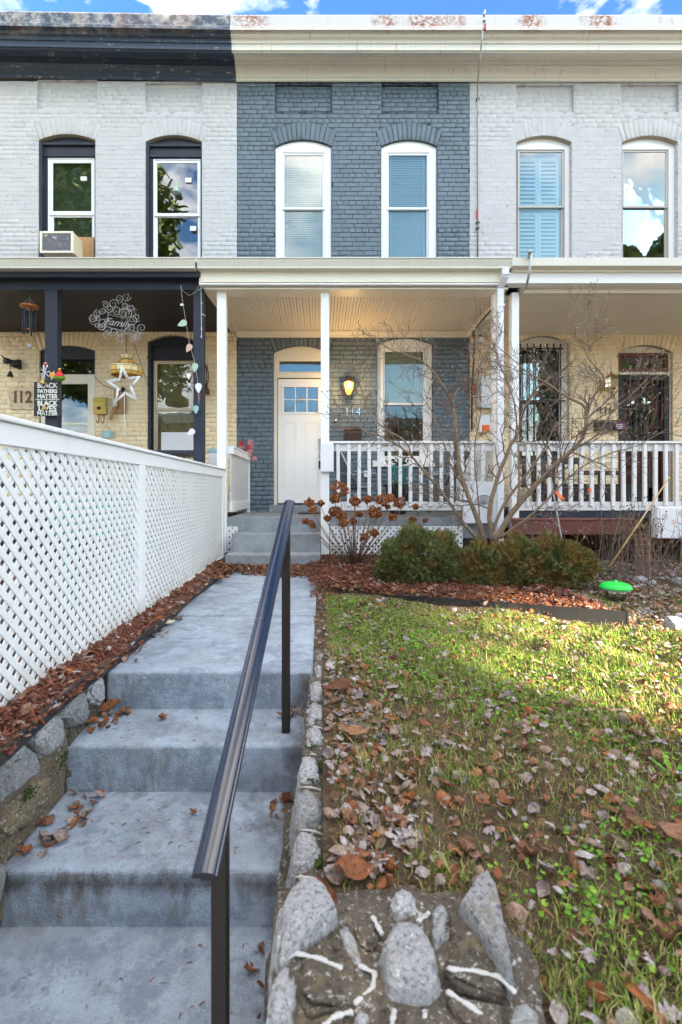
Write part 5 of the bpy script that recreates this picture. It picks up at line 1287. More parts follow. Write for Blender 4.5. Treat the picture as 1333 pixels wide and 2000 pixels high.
def leaves(name, parent, xy, zf, size, mats, nobj=0, weights=(.3, .2, .12, .2, .18), tilt=.35, lift=.008):
    n = len(xy); z = zf(xy[:, 0], xy[:, 1])+rng.uniform(.0, lift*2, n)
    pos = np.stack([xy[:, 0], xy[:, 1], z], 1); yaw = rng.uniform(0, 6.28, n); pi = rng.normal(0, tilt, n); ro = rng.normal(0, tilt, n)
    flip = rng.random(n) < .4; ro = ro+np.where(flip, math.pi, 0); pos[:, 2] += np.where(flip, .006, 0)
    R = rotm(yaw, pi, ro); ty = rng.choice(5, n, p=weights); mi = rng.choice(len(mats), n)
    px, py = vis_px(pos); onscreen = (px > -10) & (px < 1343) & (py < 2010)
    app = np.where(onscreen, size/pos[:, 1], 0)
    order = np.argsort(-app); big = order[:nobj]; isb = np.zeros(n, bool); isb[big] = True
    meshes = {}
    o0 = wloc(parent) if parent is not None else Vector((0, 0, 0))
    for i in big:
        k = (int(ty[i]), int(mi[i]))
        if k not in meshes:
            V, Fq = TM[k[0]]; me = bpy.data.meshes.new('leaf'); me.from_pydata([tuple(v) for v in V], [], Fq); me.materials.append(MAT[mats[k[1]]])
            me.polygons.foreach_set('use_smooth', [True]*len(me.polygons)); meshes[k] = me
        o = bpy.data.objects.new('leaf', meshes[k]); COL.objects.link(o); o.parent = parent
        o.matrix_local = Matrix.Translation(Vector(pos[i].tolist())-o0) @ Matrix(R[i].tolist()).to_4x4() @ Matrix.Scale(float(size[i]), 4)
    for k in range(5):
        for j in range(len(mats)):
            m = (ty == k) & (mi == j) & ~isb
            if m.any(): kind(scatter(name, TM[k][0], TM[k][1], pos[m], R[m], size[m], MAT[mats[j]], parent, True, tuple(o0)), 'stuff')
def rnd(n, x0, x1, y0, y1): return np.stack([rng.uniform(x0, x1, n), rng.uniform(y0, y1, n)], 1)
def sn(x, y, f, p=0): return .5+.25*(np.sin(f*x+1.7*f*y+p)+np.sin(1.9*f*x-1.1*f*y+2*p+1))
def edge_y(x): return 4.42-(x-.05)*.505
# density of leaf litter over the lawn
a = rnd(34000, .02, 5.2, .74, 4.6)
a[:, 0] = np.where((a[:, 0] < .10) & (a[:, 1] > 2.95), a[:, 0]-.06, a[:, 0])
d_ = 4.5*np.exp(-((a[:, 0]-.10)/.12)**2)*(a[:, 1] < 2.9)+1.6*np.exp(-(edge_y(a[:, 0])-a[:, 1])**2/.06)*(a[:, 0] < 2.2)+.8+.8*(a[:, 1] < 2.1)+1.0*sn(a[:, 0], a[:, 1], 3.1)+.8*(a[:, 0] > 2.3)*(a[:, 1] > 2.8)
a = a[(rng.random(len(a)) < d_/5.0) & ((a[:, 1] < edge_y(a[:, 0])-.02) | (a[:, 0] > 2.2)) & ~((a[:, 0] < .42) & (a[:, 1] < 1.13))]
leaves('fallen_leaves', lawn, a, gz, rng.lognormal(-3.55, .36, len(a)).clip(.015, .075), ['leaf_mix', 'leaf_pale', 'leaf_mix', 'leaf_rust'], 300, lift=.012)
# right of the bed and behind: litter
a = rnd(3800, 2.1, 6.5, 3.2, 6.3); leaves('fallen_leaves', None, a, gz, rng.lognormal(-3.15, .3, len(a)).clip(.02, .09), ['leaf_mix', 'leaf_pale'], 0)
# the bed: mulch chips and leaves
a = rnd(2200, .0, 2.2, 3.4, 6.35); k = (a[:, 1] > edge_y(a[:, 0])+.02); w_ = 1.2*np.exp(-((a[:, 1]-edge_y(a[:, 0])-.15)/.25)**2)+.35*(a[:, 0] < 1.2)+1.0*(a[:, 0] > 1.4)
a = a[k & (rng.random(len(a)) < w_)]
leaves('fallen_leaves', mbed, a, lambda x, y: gz(x, y)+.012, rng.lognormal(-3.0, .3, len(a)).clip(.02, .09), ['leaf_rust', 'leaf_mix', 'leaf_rust'], 120)
# drift of leaves against the porch steps and over the end of the path
a = rnd(1900, -1.25, .12, 5.25, 5.84); k = rng.random(len(a)) < np.clip((a[:, 1]-5.38-.12*np.sin(4*a[:, 0]))/.30, 0, 1)+1.2*(a[:, 0] < -1.02)*.5
a = a[k]
kz = lambda x, y: -.935+.045*np.clip((y-5.45)/.4, 0, 1)
leaves('leaf_drift', path, a, kz, rng.lognormal(-3.0, .3, len(a)).clip(.025, .09), ['leaf_rust', 'leaf_rust', 'leaf_mix'], 150, tilt=.5)
# strip: leaves
a = rnd(330, -1.26, -1.08, 1.3, 5.9); leaves('fallen_leaves', mstrip, a, lambda x, y: strip_z(x, y)+.012, rng.lognormal(-3.3, .3, len(a)).clip(.02, .06), ['leaf_mix', 'leaf_rust', 'leaf_pale'], 60)
a = rnd(260, -1.26, -1.02, 4.9, 5.9); leaves('fallen_leaves', mstrip, a, lambda x, y: strip_z(x, y)+.012, rng.lognormal(-2.9, .3, len(a)).clip(.02, .08), ['leaf_rust'], 0)
# neighbour yard litter seen through the lattice
a = rnd(1500, -4.5, -1.32, 1.5, 6.2); leaves('fallen_leaves', None, a, lambda x, y: -.91+0*x, rng.lognormal(-3.0, .3, len(a)), ['leaf_mix', 'leaf_pale'], 0)
# right curb: leaves piled on the stair corners
def chips(name, parent, xy, zf, L, mat, nobj):
    n = len(xy); pos = np.stack([xy[:, 0], xy[:, 1], zf(xy[:, 0], xy[:, 1])+rng.uniform(0, .02, n)], 1)
    R = rotm(rng.uniform(0, 6.28, n), rng.normal(0, .35, n), rng.normal(0, .5, n)); sc = np.stack([L, L*rng.uniform(.12, .34, n), L*rng.uniform(.06, .16, n)], 1)
    T = np.array([(-.5, -.25, -.4), (-.35, .5, -.5), (.5, .3, -.4), (.4, -.5, -.5), (-.45, -.3, .5), (-.4, .35, .4), (.42, .42, .5), (.5, -.3, .3)]); Fq = [(0, 1, 2, 3), (7, 6, 5, 4), (0, 4, 5, 1), (1, 5, 6, 2), (2, 6, 7, 3), (3, 7, 4, 0)]
    px, py = vis_px(pos); app = np.where((px > -10) & (py < 2000), L/pos[:, 1], 0); order = np.argsort(-app); big = order[:nobj]; isb = np.zeros(n, bool); isb[big] = True
    o0 = wloc(parent); me = bpy.data.meshes.new('mulch_chip'); me.from_pydata([tuple(v) for v in T], [], Fq); me.materials.append(MAT[mat])
    for i in big:
        o = bpy.data.objects.new('mulch_chip', me); COL.objects.link(o); o.parent = parent
        o.matrix_local = Matrix.Translation(Vector(pos[i].tolist())-o0) @ Matrix(R[i].tolist()).to_4x4() @ Matrix.Diagonal((*sc[i].tolist(), 1))
    kind(scatter(name, T, Fq, pos[~isb], R[~isb], sc[~isb], MAT[mat], parent, False, tuple(o0)), 'stuff')
a = rnd(9000, -1.262, -1.10, 1.0, 5.9); chips('mulch', mstrip, a, strip_z, rng.lognormal(-3.35, .38, len(a)).clip(.012, .085), 'mulch', 300)
a = rnd(26000, .01, 2.2, 3.4, 6.4); a = a[a[:, 1] > edge_y(a[:, 0])+.02]
chips('mulch', mbed, a, lambda x, y: gz(x, y)+.003, rng.lognormal(-3.5, .35, len(a)).clip(.012, .07), 'mulch', 120)
# mulch spilling round the end of the path
a = rnd(1500, -.15, .2, 4.3, 5.8); a = a[a[:, 0] > -.10-.12*(a[:, 1]-4.6).clip(0)*1.0]; 
kind(chips('mulch', mbed, a, lambda x, y: np.maximum(gz(x, y), -.93), rng.lognormal(-3.5, .35, len(a)).clip(.012, .07), 'mulch', 0) or bpy.data.objects['mulch'], 'stuff')

# grass
def grass(n, x0, x1, y0, y1, dens, hgt, mat, name='grass', wid=.0022, spread=.5):
    a = rnd(n, x0, x1, y0, y1); ok = (rng.random(n) < dens(a[:, 0], a[:, 1])) & ((a[:, 1] < edge_y(a[:, 0])-.03) | (a[:, 0] > 2.25)) & ~((a[:, 0] < .42) & (a[:, 1] < 1.12)); a = a[ok]; n = len(a)
    z = gz(a[:, 0], a[:, 1]); h = hgt*rng.lognormal(0, .38, n)*(.7+.6*sn(a[:, 0], a[:, 1], 4.3)); th = rng.uniform(0, 6.28, n); ln = h*rng.uniform(.15, 1.0, n)*spread*2
    dx, dy = np.cos(th), np.sin(th); wx_, wy_ = -dy*wid*.5, dx*wid*.5
    base = np.stack([a[:, 0], a[:, 1], z-.004], 1)
    V = np.zeros((n, 5, 3)); wx_ = wx_*.55; wy_ = wy_*.55
    for j, (t, wf, lf) in enumerate(((0, 1, 0), (.55, .8, .35))):
        cx_ = base+np.stack([dx*ln*lf, dy*ln*lf, h*t], 1)
        V[:, 2*j] = cx_+np.stack([wx_*wf, wy_*wf, 0*h], 1)*2; V[:, 2*j+1] = cx_-np.stack([wx_*wf, wy_*wf, 0*h], 1)*2
    V[:, 4] = base+np.stack([dx*ln, dy*ln, h*.85], 1)
    Fc = (np.array([(0, 1, 3), (0, 3, 2), (2, 3, 4)])[None]+(np.arange(n)*5)[:, None, None]).reshape(-1, 3)
    return tag(kind(np_mesh(name, V.reshape(-1, 3), Fc, MAT[mat]), 'stuff'), 'grass growing thinly between fallen leaves on the lawn' if mat == 'grass' else 'dead straw coloured grass thatch on the lawn', 'grass')
bare = lambda x, y: 1.1*np.exp(-((x-.55)/.60)**2-((y-1.45)/.42)**2)+.8*np.exp(-((x-1.05)/.30)**2-((y-1.25)/.22)**2)+.7*np.exp(-((x-.12)/.12)**2)*(y < 2.7)
gd = lambda x, y: np.clip((.35+1.2*sn(x, y, 2.6, .7)*(.5+sn(x, y, 7.7)))*(1-.85*np.clip(bare(x, y), 0, 1))*np.where((x > 2.4) & (y > 3.0), .35, 1), 0, 1)
grass(420000, .04, 5.2, .74, 4.45, gd, .023, 'grass')
grass(150000, .04, 5.2, .74, 4.45, lambda x, y: .25+.5*sn(x, y, 5.1, 2), .014, 'straw', wid=.0018, spread=1.4)
# tufts
tc_ = rnd(150, .1, 4.0, .85, 4.2); allx = np.concatenate([c+rng.normal(0, .03, (60, 2)) for c in tc_])
ok = (allx[:, 1] < edge_y(allx[:, 0])-.05) & (allx[:, 0] > .03) & ~((allx[:, 0] < .42) & (allx[:, 1] < 1.12)); allx = allx[ok]
_r = rnd; 
def _fixed(n, *q): return allx
rnd = _fixed; grass(len(allx), 0, 0, 0, 0, lambda x, y: np.ones_like(x), .040, 'grass', wid=.0028, spread=.55); rnd = _r
# clover: low round leaves in patches
a = rnd(60000, .05, 4.4, .76, 4.3); pch = np.zeros(len(a))
for c, r_ in [((.15, 3.9), .28), ((.2, 3.3), .22), ((.75, 3.2), .45), ((1.1, 2.6), .30), ((.55, 2.5), .25), ((.95, 2.1), .22), ((1.6, 2.5), .2), ((1.35, 1.6), .2), ((.65, 1.15), .15), ((1.2, 1.2), .25), ((.9, 1.35), .12), ((1.8, 1.5), .3), ((2.6, 3.4), .3), ((1.9, 3.1), .3), ((2.1, 2.0), .3), ((.4, 3.7), .3), ((.6, 2.9), .3)]:
    pch += np.exp(-(((a[:, 0]-c[0])**2+(a[:, 1]-c[1])**2)/r_**2))
a = a[(rng.random(len(a)) < np.clip(pch*.75*(.3+sn(a[:, 0], a[:, 1], 11)), 0, 1)) & (a[:, 1] < edge_y(a[:, 0])-.04) & ~((a[:, 0] < .42) & (a[:, 1] < 1.12))]
n = len(a); pos = np.stack([a[:, 0], a[:, 1], gz(a[:, 0], a[:, 1])+rng.uniform(.006, .028, n)], 1)
cl = scatter('clover', [(-.5, -.3, .1), (.1, -.55, 0), (.5, 0, .1), (.1, .55, 0), (-.5, .3, .1), (-.2, 0, -.08)], [(0, 1, 5), (1, 2, 5), (2, 3, 5), (3, 4, 5)], pos, rotm(rng.uniform(0, 6.28, n), rng.normal(0, .35, n), rng.normal(0, .35, n)), rng.uniform(.008, .017, n), MAT['clover'])
tag(kind(cl, 'stuff'), 'bright green clover growing in patches on the lawn', 'clover')
# broad leaved weed
bl = MB()
wd = Vector((1.20, 1.66, float(gz(1.20, 1.66))))
for i in range(6):
    an = i*1.05+.3; d2 = Vector((math.cos(an), math.sin(an), .55)); s2 = Vector((-math.sin(an), math.cos(an), 0))
    bl.add([wd, wd+d2*.04+s2*.010, wd+d2*.075, wd+d2*.04-s2*.010], [(0, 1, 2), (0, 2, 3)])
tag(bl.build('weed', MAT['clover'], None, fix=False), 'broad leaved green weed in the right half of the lawn', 'weed')
# single large leaves
def big_leaf(px, py, z, size, tm, mat, label, yaw, tilt=(.1, .1), D=None):
    D = D or F*(-z)/(py-CY); V, Fq = tm
    me = bpy.data.meshes.new('leaf'); me.from_pydata([tuple(v) for v in V], [], Fq); me.materials.append(MAT[mat]); me.polygons.foreach_set('use_smooth', [True]*len(me.polygons))
    o = bpy.data.objects.new('fallen_leaf', me); COL.objects.link(o)
    o.location = (PX(px, D), D, z+.012*size/.1+.006); o.rotation_euler = (tilt[0], tilt[1], yaw); o.scale = (size,)*3
    m = o.modifiers.new('sub', 'SUBSURF'); m.levels = 1; m.render_levels = 1
    return tag(o, label, 'leaf', 'single large fallen leaves')
big_leaf(322, 1222, -.94, .13, T_OAK, 'leaf_cream' if 'leaf_cream' in MAT else 'blind_cream', 'pale cream scalloped leaf lying on the path beside the black edging', .3)
big_leaf(657, 1350, -.93, .15, T_OAK, 'leaf_rust', 'large orange oak leaf beside the curb wall near the top of the stairs', .2, (.2, -.1))
big_leaf(688, 1437, -.93, .12, T_OAK, 'leaf_rust', 'long tan orange leaf lying on litter beside the curb wall', -.3)
big_leaf(690, 1712, -.93, .10, T_OVAL, 'leaf_rust', 'broad rusty brown leaf behind the foreground pier', .1)
big_leaf(640, 1765, -.93, .09, T_LONG, 'leaf_rust', 'curled rust brown leaf leaning on the pier corner stone', -.9, (.3, .4))
big_leaf(985, 1578, -.925, .11, T_LONG, 'leaf_rust', 'serrated red brown leaf standing in the bare soil of the lawn', 1.3, (.2, .2))
big_leaf(1318, 1640, -.925, .10, T_OVAL, 'leaf_rust', 'orange brown leaf at the right edge of the lawn', .6)
big_leaf(318, 1406, -1.14, .05, T_CURL, 'leaf_rust', 'small curled orange leaf alone on the second step', .8)
big_leaf(205, 1392, -1.135, .15, T_OAK, 'leaf_rust', 'brown oak leaf in the corner of the second step', .5, (.1, -.2))
big_leaf(168, 1415, -1.13, .12, T_MAPLE, 'leaf_rust', 'orange leaf wedged between the left wall stones and second step', 1.2, (.2, .2))
big_leaf(378, 1590, -1.352, .045, T_LONG, 'mulch', 'brown bark chip on the third step', -.5)
big_leaf(60, 1620, -1.352, .10, T_LONG, 'leaf_rust', 'long brown leaf against the left wall on the third step', .8)
big_leaf(120, 1645, -1.352, .07, T_CURL, 'leaf_mix', 'shrivelled brown leaf on the left of the third step', .1)
big_leaf(562, 1572, -1.352, .08, T_CURL, 'leaf_rust', 'brown leaf litter in the right corner of the third step', 1.1)
big_leaf(555, 1402, -1.14, .09, T_LONG, 'leaf_mix', 'dry twiggy leaf behind the far handrail post', .1)
big_leaf(1100, 1190, -.90, .12, T_OVAL, 'leaf_rust', 'orange brown leaf leaning on the front of the black edging board', .2, (.5, 0))
# crumbs and twigs on the concrete
def crumbs(n, x0, x1, y0, y1, z): 
    a = rnd(n, x0, x1, y0, y1); pos = np.stack([a[:, 0], a[:, 1], np.full(n, z+.003)], 1)
    T = [(-.5, -.1, 0), (.5, -.05, 0), (.45, .1, 0), (-.45, .12, 0), (0, 0, .25)]
    return pos
cp = np.concatenate([crumbs(70, -1.1, -.1, 2.6, 4.0, -.94), crumbs(110, -1.1, -.1, 4.0, 5.5, -.94), crumbs(60, -1.1, -.1, 2.22, 2.5, -1.14), crumbs(90, -1.1, -.12, 1.78, 2.15, -1.352), crumbs(80, -1.1, -.18, 1.25, 1.70, -1.557)])
n = len(cp)
tag(kind(scatter('leaf_crumbs', [(-.5, -.12, 0), (.5, -.08, 0), (.45, .1, 0), (-.45, .12, 0), (0, 0, .2)], [(0, 1, 4), (1, 2, 4), (2, 3, 4), (3, 0, 4)], cp, rotm(rng.uniform(0, 6.28, n), rng.normal(0, .05, n), rng.normal(0, .05, n)), rng.uniform(.006, .022, n), MAT['leaf_mix']), 'stuff'), 'tiny leaf crumbs and twigs scattered over the concrete', 'debris')

# leaves caught in the corners of the steps and along the risers
for (x0, x1, y0, y1, z, n) in ((-1.12, -.98, 2.30, 2.53, -1.135, 26), (-1.12, -.95, 1.95, 2.17, -1.348, 22), (-1.13, -1.02, 1.78, 1.98, -1.348, 12), (-.22, -.08, 1.98, 2.17, -1.348, 20), (-.18, -.08, 2.42, 2.53, -1.135, 10), (-1.12, -1.02, 2.56, 3.6, -.935, 26), (-.25, -.12, 1.3, 1.72, -1.553, 8)):
    a = rnd(n, x0, x1, y0, y1); leaves('leaf_litter', stairs, a, lambda x, y, z=z: z+0*x, rng.lognormal(-3.2, .35, n).clip(.018, .07), ['leaf_rust', 'leaf_mix'], 6, tilt=.5, lift=.008)
# stones in the right yard
rocks = [(1252, 1130, .07, 'rounded tan stone behind the green lid'), (1275, 1135, .05, 'small pale stone second right of the green lid'), (1322, 1132, .075, 'yellowish stone at the right edge behind the dry stalks'), (1315, 1215, .075, 'pale round stone at the right edge of the lawn'), (1300, 1128, .045, 'small flat stone between the tan stone and the yellowish stone'), (978, 1192, .035, 'small pale stone at the foot of the edging board'), (1338, 1205, .06, 'pale stone half out of the right edge')]
for i, (px, py, r_, lab) in enumerate(rocks):
    z = -.925; D = F*(-z)/(py-CY+r_*120); s_ = stone((PX(px, D), D, z+r_*.35), (r_, r_*.8, r_*.62), E(0, 0, i*30), seed=70+i, name='garden_stone', mat='granite'); tag(s_, lab, 'stone', 'stones in the right hand bed')
# ================================================================ SHRUBS AND TREE
def yew(px0, px1, ytop, ybot, D, lumps, label, seed, brown):
    r0 = np.random.default_rng(seed); x0, x1 = PX(px0, D), PX(px1, D); zt_, zb_ = PZ(ytop, D), -.90
    t = thing('yew_shrub', label, 'shrub', ((x0+x1)/2, D, zb_), 'low yew shrubs in the mulch bed')
    st_ = MB()
    for k in range(14):
        a = r0.uniform(0, 6.28); b = Vector(((x0+x1)/2+r0.uniform(-.3, .3)*(x1-x0), D+.05, zb_)); e = b+Vector((math.cos(a)*.25, math.sin(a)*.2, .35))
        st_.tube([b, b.lerp(e, .5)+Vector((0, 0, .05)), e], [.010, .007, .003], 4, False)
    st_.build('stem', MAT['bark'], t, fix=False)
    P_ = []; N_ = []
    for (cx, cz, rx, rz, n) in lumps:                  # in photo pixels
        c = np.array([PX(cx, D), D+.02, PZ(cz, D)]); R_ = np.array([rx/F*D, rx/F*D*.8, rz/F*D])
        n = int(n*1.6); d = r0.normal(size=(n, 3)); d /= np.linalg.norm(d, axis=1)[:, None]
        n = len(d); q = d*(R_*(r0.uniform(.42, 1.0, n)[:, None]**.5))*(1+.20*np.sin(7*d[:, :1]+seed)*np.sin(6*d[:, 2:3]+seed))
        P_.append(c+q); N_.append(d)
    pos = np.concatenate(P_); d = np.concatenate(N_); ok = pos[:, 2] > zb_+.03; pos, d = pos[ok], d[ok]; n = len(pos)
    # each sprig: a short shoot with needle pairs
    T = []; Fq = []
    for k in range(6):
        t_ = k/6; b = len(T); s = 1-.5*t_
        T += [(t_, -.5*s, .12), (t_+.10, 0, -.02), (t_, .5*s, .12), (t_+.19, 0, .0)]; Fq += [(b, b+1, b+3), (b+1, b+2, b+3)]
    yaw = np.arctan2(d[:, 1], d[:, 0])+r0.normal(0, .7, n); pit = -np.arcsin(np.clip(d[:, 2]*.8+.25, -1, 1))+r0.normal(0, .45, n)
    R = rotm(yaw, pit, r0.uniform(0, 6.28, n)); br = (sn(pos[:, 0]*3, pos[:, 2]*3, 4, seed) > 1-brown) | (r0.random(n) < brown*.35)
    for m, mt in ((~br, 'yew'), (br, 'yew_brown')):
        kind(scatter('foliage', T, Fq, pos[m], R[m], r0.uniform(.028, .055, m.sum()), MAT[mt], t, origin=tuple(t.location)), 'stuff')
yew(740, 905, 1030, 1150, 4.75, [(822, 1094, 80, 62, 8500), (772, 1116, 36, 32, 1300), (868, 1112, 36, 34, 1300)], 'darker green round yew shrub nearest the dry hydrangea', 3, .18)
yew(880, 1165, 1045, 1165, 4.60, [(938, 1116, 56, 52, 4200), (1012, 1106, 62, 54, 5000), (1078, 1100, 62, 50, 5000), (1124, 1104, 42, 36, 2200), (1050, 1146, 70, 20, 1500)], 'wide bronzed yew shrub below the bare magnolia', 5, .50)

# bare magnolia
mg = thing('bare_magnolia', 'bare multi stemmed magnolia with pale buds in front of the porch railings', 'tree', (PX(965, 5.2), 5.25, -.88))
rm = random.Random(5); buds = MB(); tw = MB()
def px3(pts, D0_, D1_, j=.0): n = len(pts); return [P(x, y, D0_+(D1_-D0_)*i/(n-1)) for i, (x, y) in enumerate(pts)]
def twigs(p, d, L, r, lv):
    n = 4; pts = [p]; q = p.copy(); dd = d.copy()
    for i in range(n):
        dd = (dd+Vector((rm.gauss(0, .13), rm.gauss(0, .13), rm.gauss(.05, .12)))).normalized(); q = q+dd*L/n; pts.append(q.copy())
    tw.tube(pts, [max(.0019, r*(1-.5*i/n)) for i in range(n+1)], 4 if r > .003 else 3, False)
    if lv <= 0 or L < .07:
        buds.ico(tuple(q), (.0055, .0055, .013), 1, .1, dd.to_track_quat('Z', 'Y').to_matrix()) if rm.random() < .5 else None
        return
    for k in range(rm.choice((2, 3, 3))):
        i = rm.randint(1, n); a = rm.uniform(0, 6.28); o = dd.orthogonal().normalized(); o = Matrix.Rotation(a, 3, dd) @ o; o.y *= .6
        twigs(pts[i], (dd*.9+o*rm.uniform(.6, 1.1)).normalized(), L*rm.uniform(.5, .8), r*.62, lv-1)
def stem(pts, D0_, D1_, r0, r1, tws, L=.30, nm='stem'):
    tws = int(tws*2.5); L = L*1.15; r0 = r0*1.32; r1 = r1*1.35
    p3 = px3(pts, D0_, D1_); sm = []
    for i in range(len(p3)-1):
        for k in range(5):
            t = k/5; a = p3[max(i-1, 0)]; b = p3[i]; c = p3[i+1]; e = p3[min(i+2, len(p3)-1)]
            sm.append(.5*((2*b)+(c-a)*t+(2*a-5*b+4*c-e)*t*t+(3*b-a-3*c+e)*t**3)+Vector((rm.gauss(0, .002), 0, rm.gauss(0, .002))))
    sm.append(p3[-1]); n = len(sm)
    rad = [r0+(r1-r0)*i/(n-1) for i in range(n)]
    MB().tube(sm, rad, 8).build(nm, MAT['bark'] if r0 > .008 else MAT['twig'], mg, smooth=True)
    for k in range(tws):
        t = .25+.75*(k+rm.random())/tws; i = min(n-2, int(t*(n-1))); d = (sm[i+1]-sm[i]).normalized(); a = rm.uniform(0, 6.28)
        o = Matrix.Rotation(a, 3, d) @ d.orthogonal().normalized(); o.y *= .5
        twigs(sm[i], (d*.7+o).normalized(), L*rm.uniform(.6, 1.15), max(.0022, rad[i]*.38), 2)
    twigs(sm[-1], (sm[-1]-sm[-3]).normalized(), L*.7, r1*.8, 2)
stem([(948, 1058), (925, 994), (902, 930), (893, 880), (889, 817), (885, 797)], 5.25, 5.15, .021, .013, 4, .25)
stem([(885, 797), (872, 765), (847, 727), (825, 706), (790, 692), (758, 680), (735, 664)], 5.15, 4.9, .010, .003, 8, .22)
stem([(885, 797), (893, 765), (912, 748), (930, 728), (945, 700)], 5.15, 5.1, .009, .003, 6, .20)
stem([(938, 1058), (905, 1020), (875, 977), (832, 924), (806, 893), (775, 868), (740, 850), (706, 838), (680, 790)], 5.2, 4.8, .015, .003, 9, .24)
stem([(806, 893), (792, 862), (745, 832), (716, 797), (706, 760), (695, 735)], 4.95, 4.8, .007, .0025, 6, .17)
stem([(950, 1058), (935, 1010), (910, 960), (880, 905), (862, 850), (842, 800), (815, 765)], 5.3, 5.2, .010, .0025, 9, .24)
stem([(962, 1058), (957, 1000), (972, 935), (998, 870), (1013, 843), (1022, 805), (1046, 760), (1075, 740)], 5.2, 5.1, .021, .006, 8, .26)
stem([(966, 1058), (1000, 1003), (1035, 960), (1064, 929), (1095, 898), (1120, 878), (1140, 850), (1147, 812)], 5.15, 4.9, .023, .012, 6, .28)
stem([(1147, 812), (1140, 792), (1112, 777), (1085, 760), (1058, 742), (1030, 726), (1000, 700), (960, 668)], 4.9, 4.8, .011, .003, 10, .26)
stem([(1147, 812), (1160, 775), (1180, 740), (1150, 700), (1140, 665), (1152, 620)], 4.9, 4.85, .008, .0025, 9, .22)
stem([(1120, 878), (1165, 850), (1200, 800), (1235, 770), (1262, 742)], 4.95, 4.7, .009, .0025, 9, .26)
stem([(975, 1050), (1020, 1020), (1060, 985), (1120, 925), (1180, 890), (1240, 872), (1300, 840)], 5.1, 4.6, .010, .0025, 9, .26)
stem([(962, 1040), (985, 985), (1030, 925), (1062, 880), (1080, 840), (1110, 800), (1130, 745)], 5.25, 5.3, .014, .003, 9, .26)
stem([(1012, 985), (1014, 930), (1012, 863), (1008, 802), (998, 765), (983, 727), (970, 690), (960, 655)], 5.0, 4.9, .009, .003, 9, .20)
stem([(978, 1052), (1010, 1030), (1060, 1000), (1085, 985)], 5.0, 4.7, .006, .0025, 4, .22)
stem([(935, 1050), (936, 990), (930, 930), (928, 870), (940, 800), (935, 740), (945, 690)], 5.35, 5.3, .007, .0025, 8, .2)
stem([(957, 995), (930, 985), (890, 988), (850, 975), (815, 960)], 5.2, 5.0, .006, .002, 6, .2)
kind(tw.build('twig', MAT['twig'], mg, fix=False), 'stuff'); kind(buds.build('bud', MAT['bud'], mg, fix=False), 'stuff')

# dry hydrangea
hy = thing('dry_hydrangea', 'dry hydrangea with rust brown flower heads right of the porch steps', 'shrub', (PX(700, 5.7), 5.7, -.87))
heads = [(665, 955, 24), (655, 975, 13), (605, 982, 13), (612, 995, 10), (627, 983, 9), (597, 1018, 9), (608, 1022, 8), (612, 1028, 6), (694, 980, 15), (719, 975, 13), (748, 976, 20), (762, 972, 13), (779, 982, 17), (733, 1001, 19), (655, 1000, 17), (668, 1008, 15), (671, 1022, 12), (690, 1018, 10), (702, 1004, 9), (721, 1023, 0), (768, 1011, 11), (807, 1016, 10), (831, 1016, 6), (731, 1041, 12), (712, 1048, 11), (812, 990, 8), (758, 990, 6), (640, 1013, 10), (693, 962, 0)]
fl = np.random.default_rng(11)
for i, (hx, hyy, r_) in enumerate(heads):
    D = 5.55+.35*((i*37) % 10)/10-.15; e = P(hx, hyy+r_*.6, D); b = P(690+(hx-690)*.12+rm.uniform(-6, 6), 1092, 5.75); b.z = -.87
    mid = b.lerp(e, .5)+Vector(((e.x-b.x)*.10, 0, .03))
    MB().tube([b, mid, e], [.0065, .005, .0035], 5).build('stalk', MAT['dry_twig'], hy, smooth=True)
    if r_ > 0:
        n = int(110+r_*16); d = fl.normal(size=(n, 3)); d /= np.linalg.norm(d, axis=1)[:, None]; rr_ = r_/F*D*.76; c = np.array(P(hx, hyy, D))
        pos = c+d*rr_*fl.uniform(.45, 1.0, (n, 1))**.5*np.array([1, 1, .82])*(1+.28*np.sin(d[:, :1]*5+i)*np.sin(d[:, 2:3]*4+2*i))
        kind(scatter('flower_head', [(-.5, -.4, .1), (.1, -.5, 0), (.5, .1, .12), (0, .5, 0), (-.5, .3, .15)], [(0, 1, 2), (0, 2, 3), (0, 3, 4)], pos, rotm(fl.uniform(0, 6.28, n), fl.uniform(-1.3, 1.3, n), fl.uniform(-1.3, 1.3, n)), fl.uniform(.012, .024, n), MAT['hydra'], hy, origin=tuple(hy.location)), 'stuff')
for i in range(16):
    x = rm.uniform(655, 760); D = rm.uniform(5.5, 5.95); b = P(690+(x-690)*.2, 1092, 5.75); b.z = -.87; e = P(x, rm.uniform(955, 1040), D)
    MB().tube([b, b.lerp(e, .5)+Vector((rm.uniform(-.03, .03), 0, .02)), e], [.005, .004, .002], 4).build('stalk', MAT['dry_twig'], hy, smooth=True)

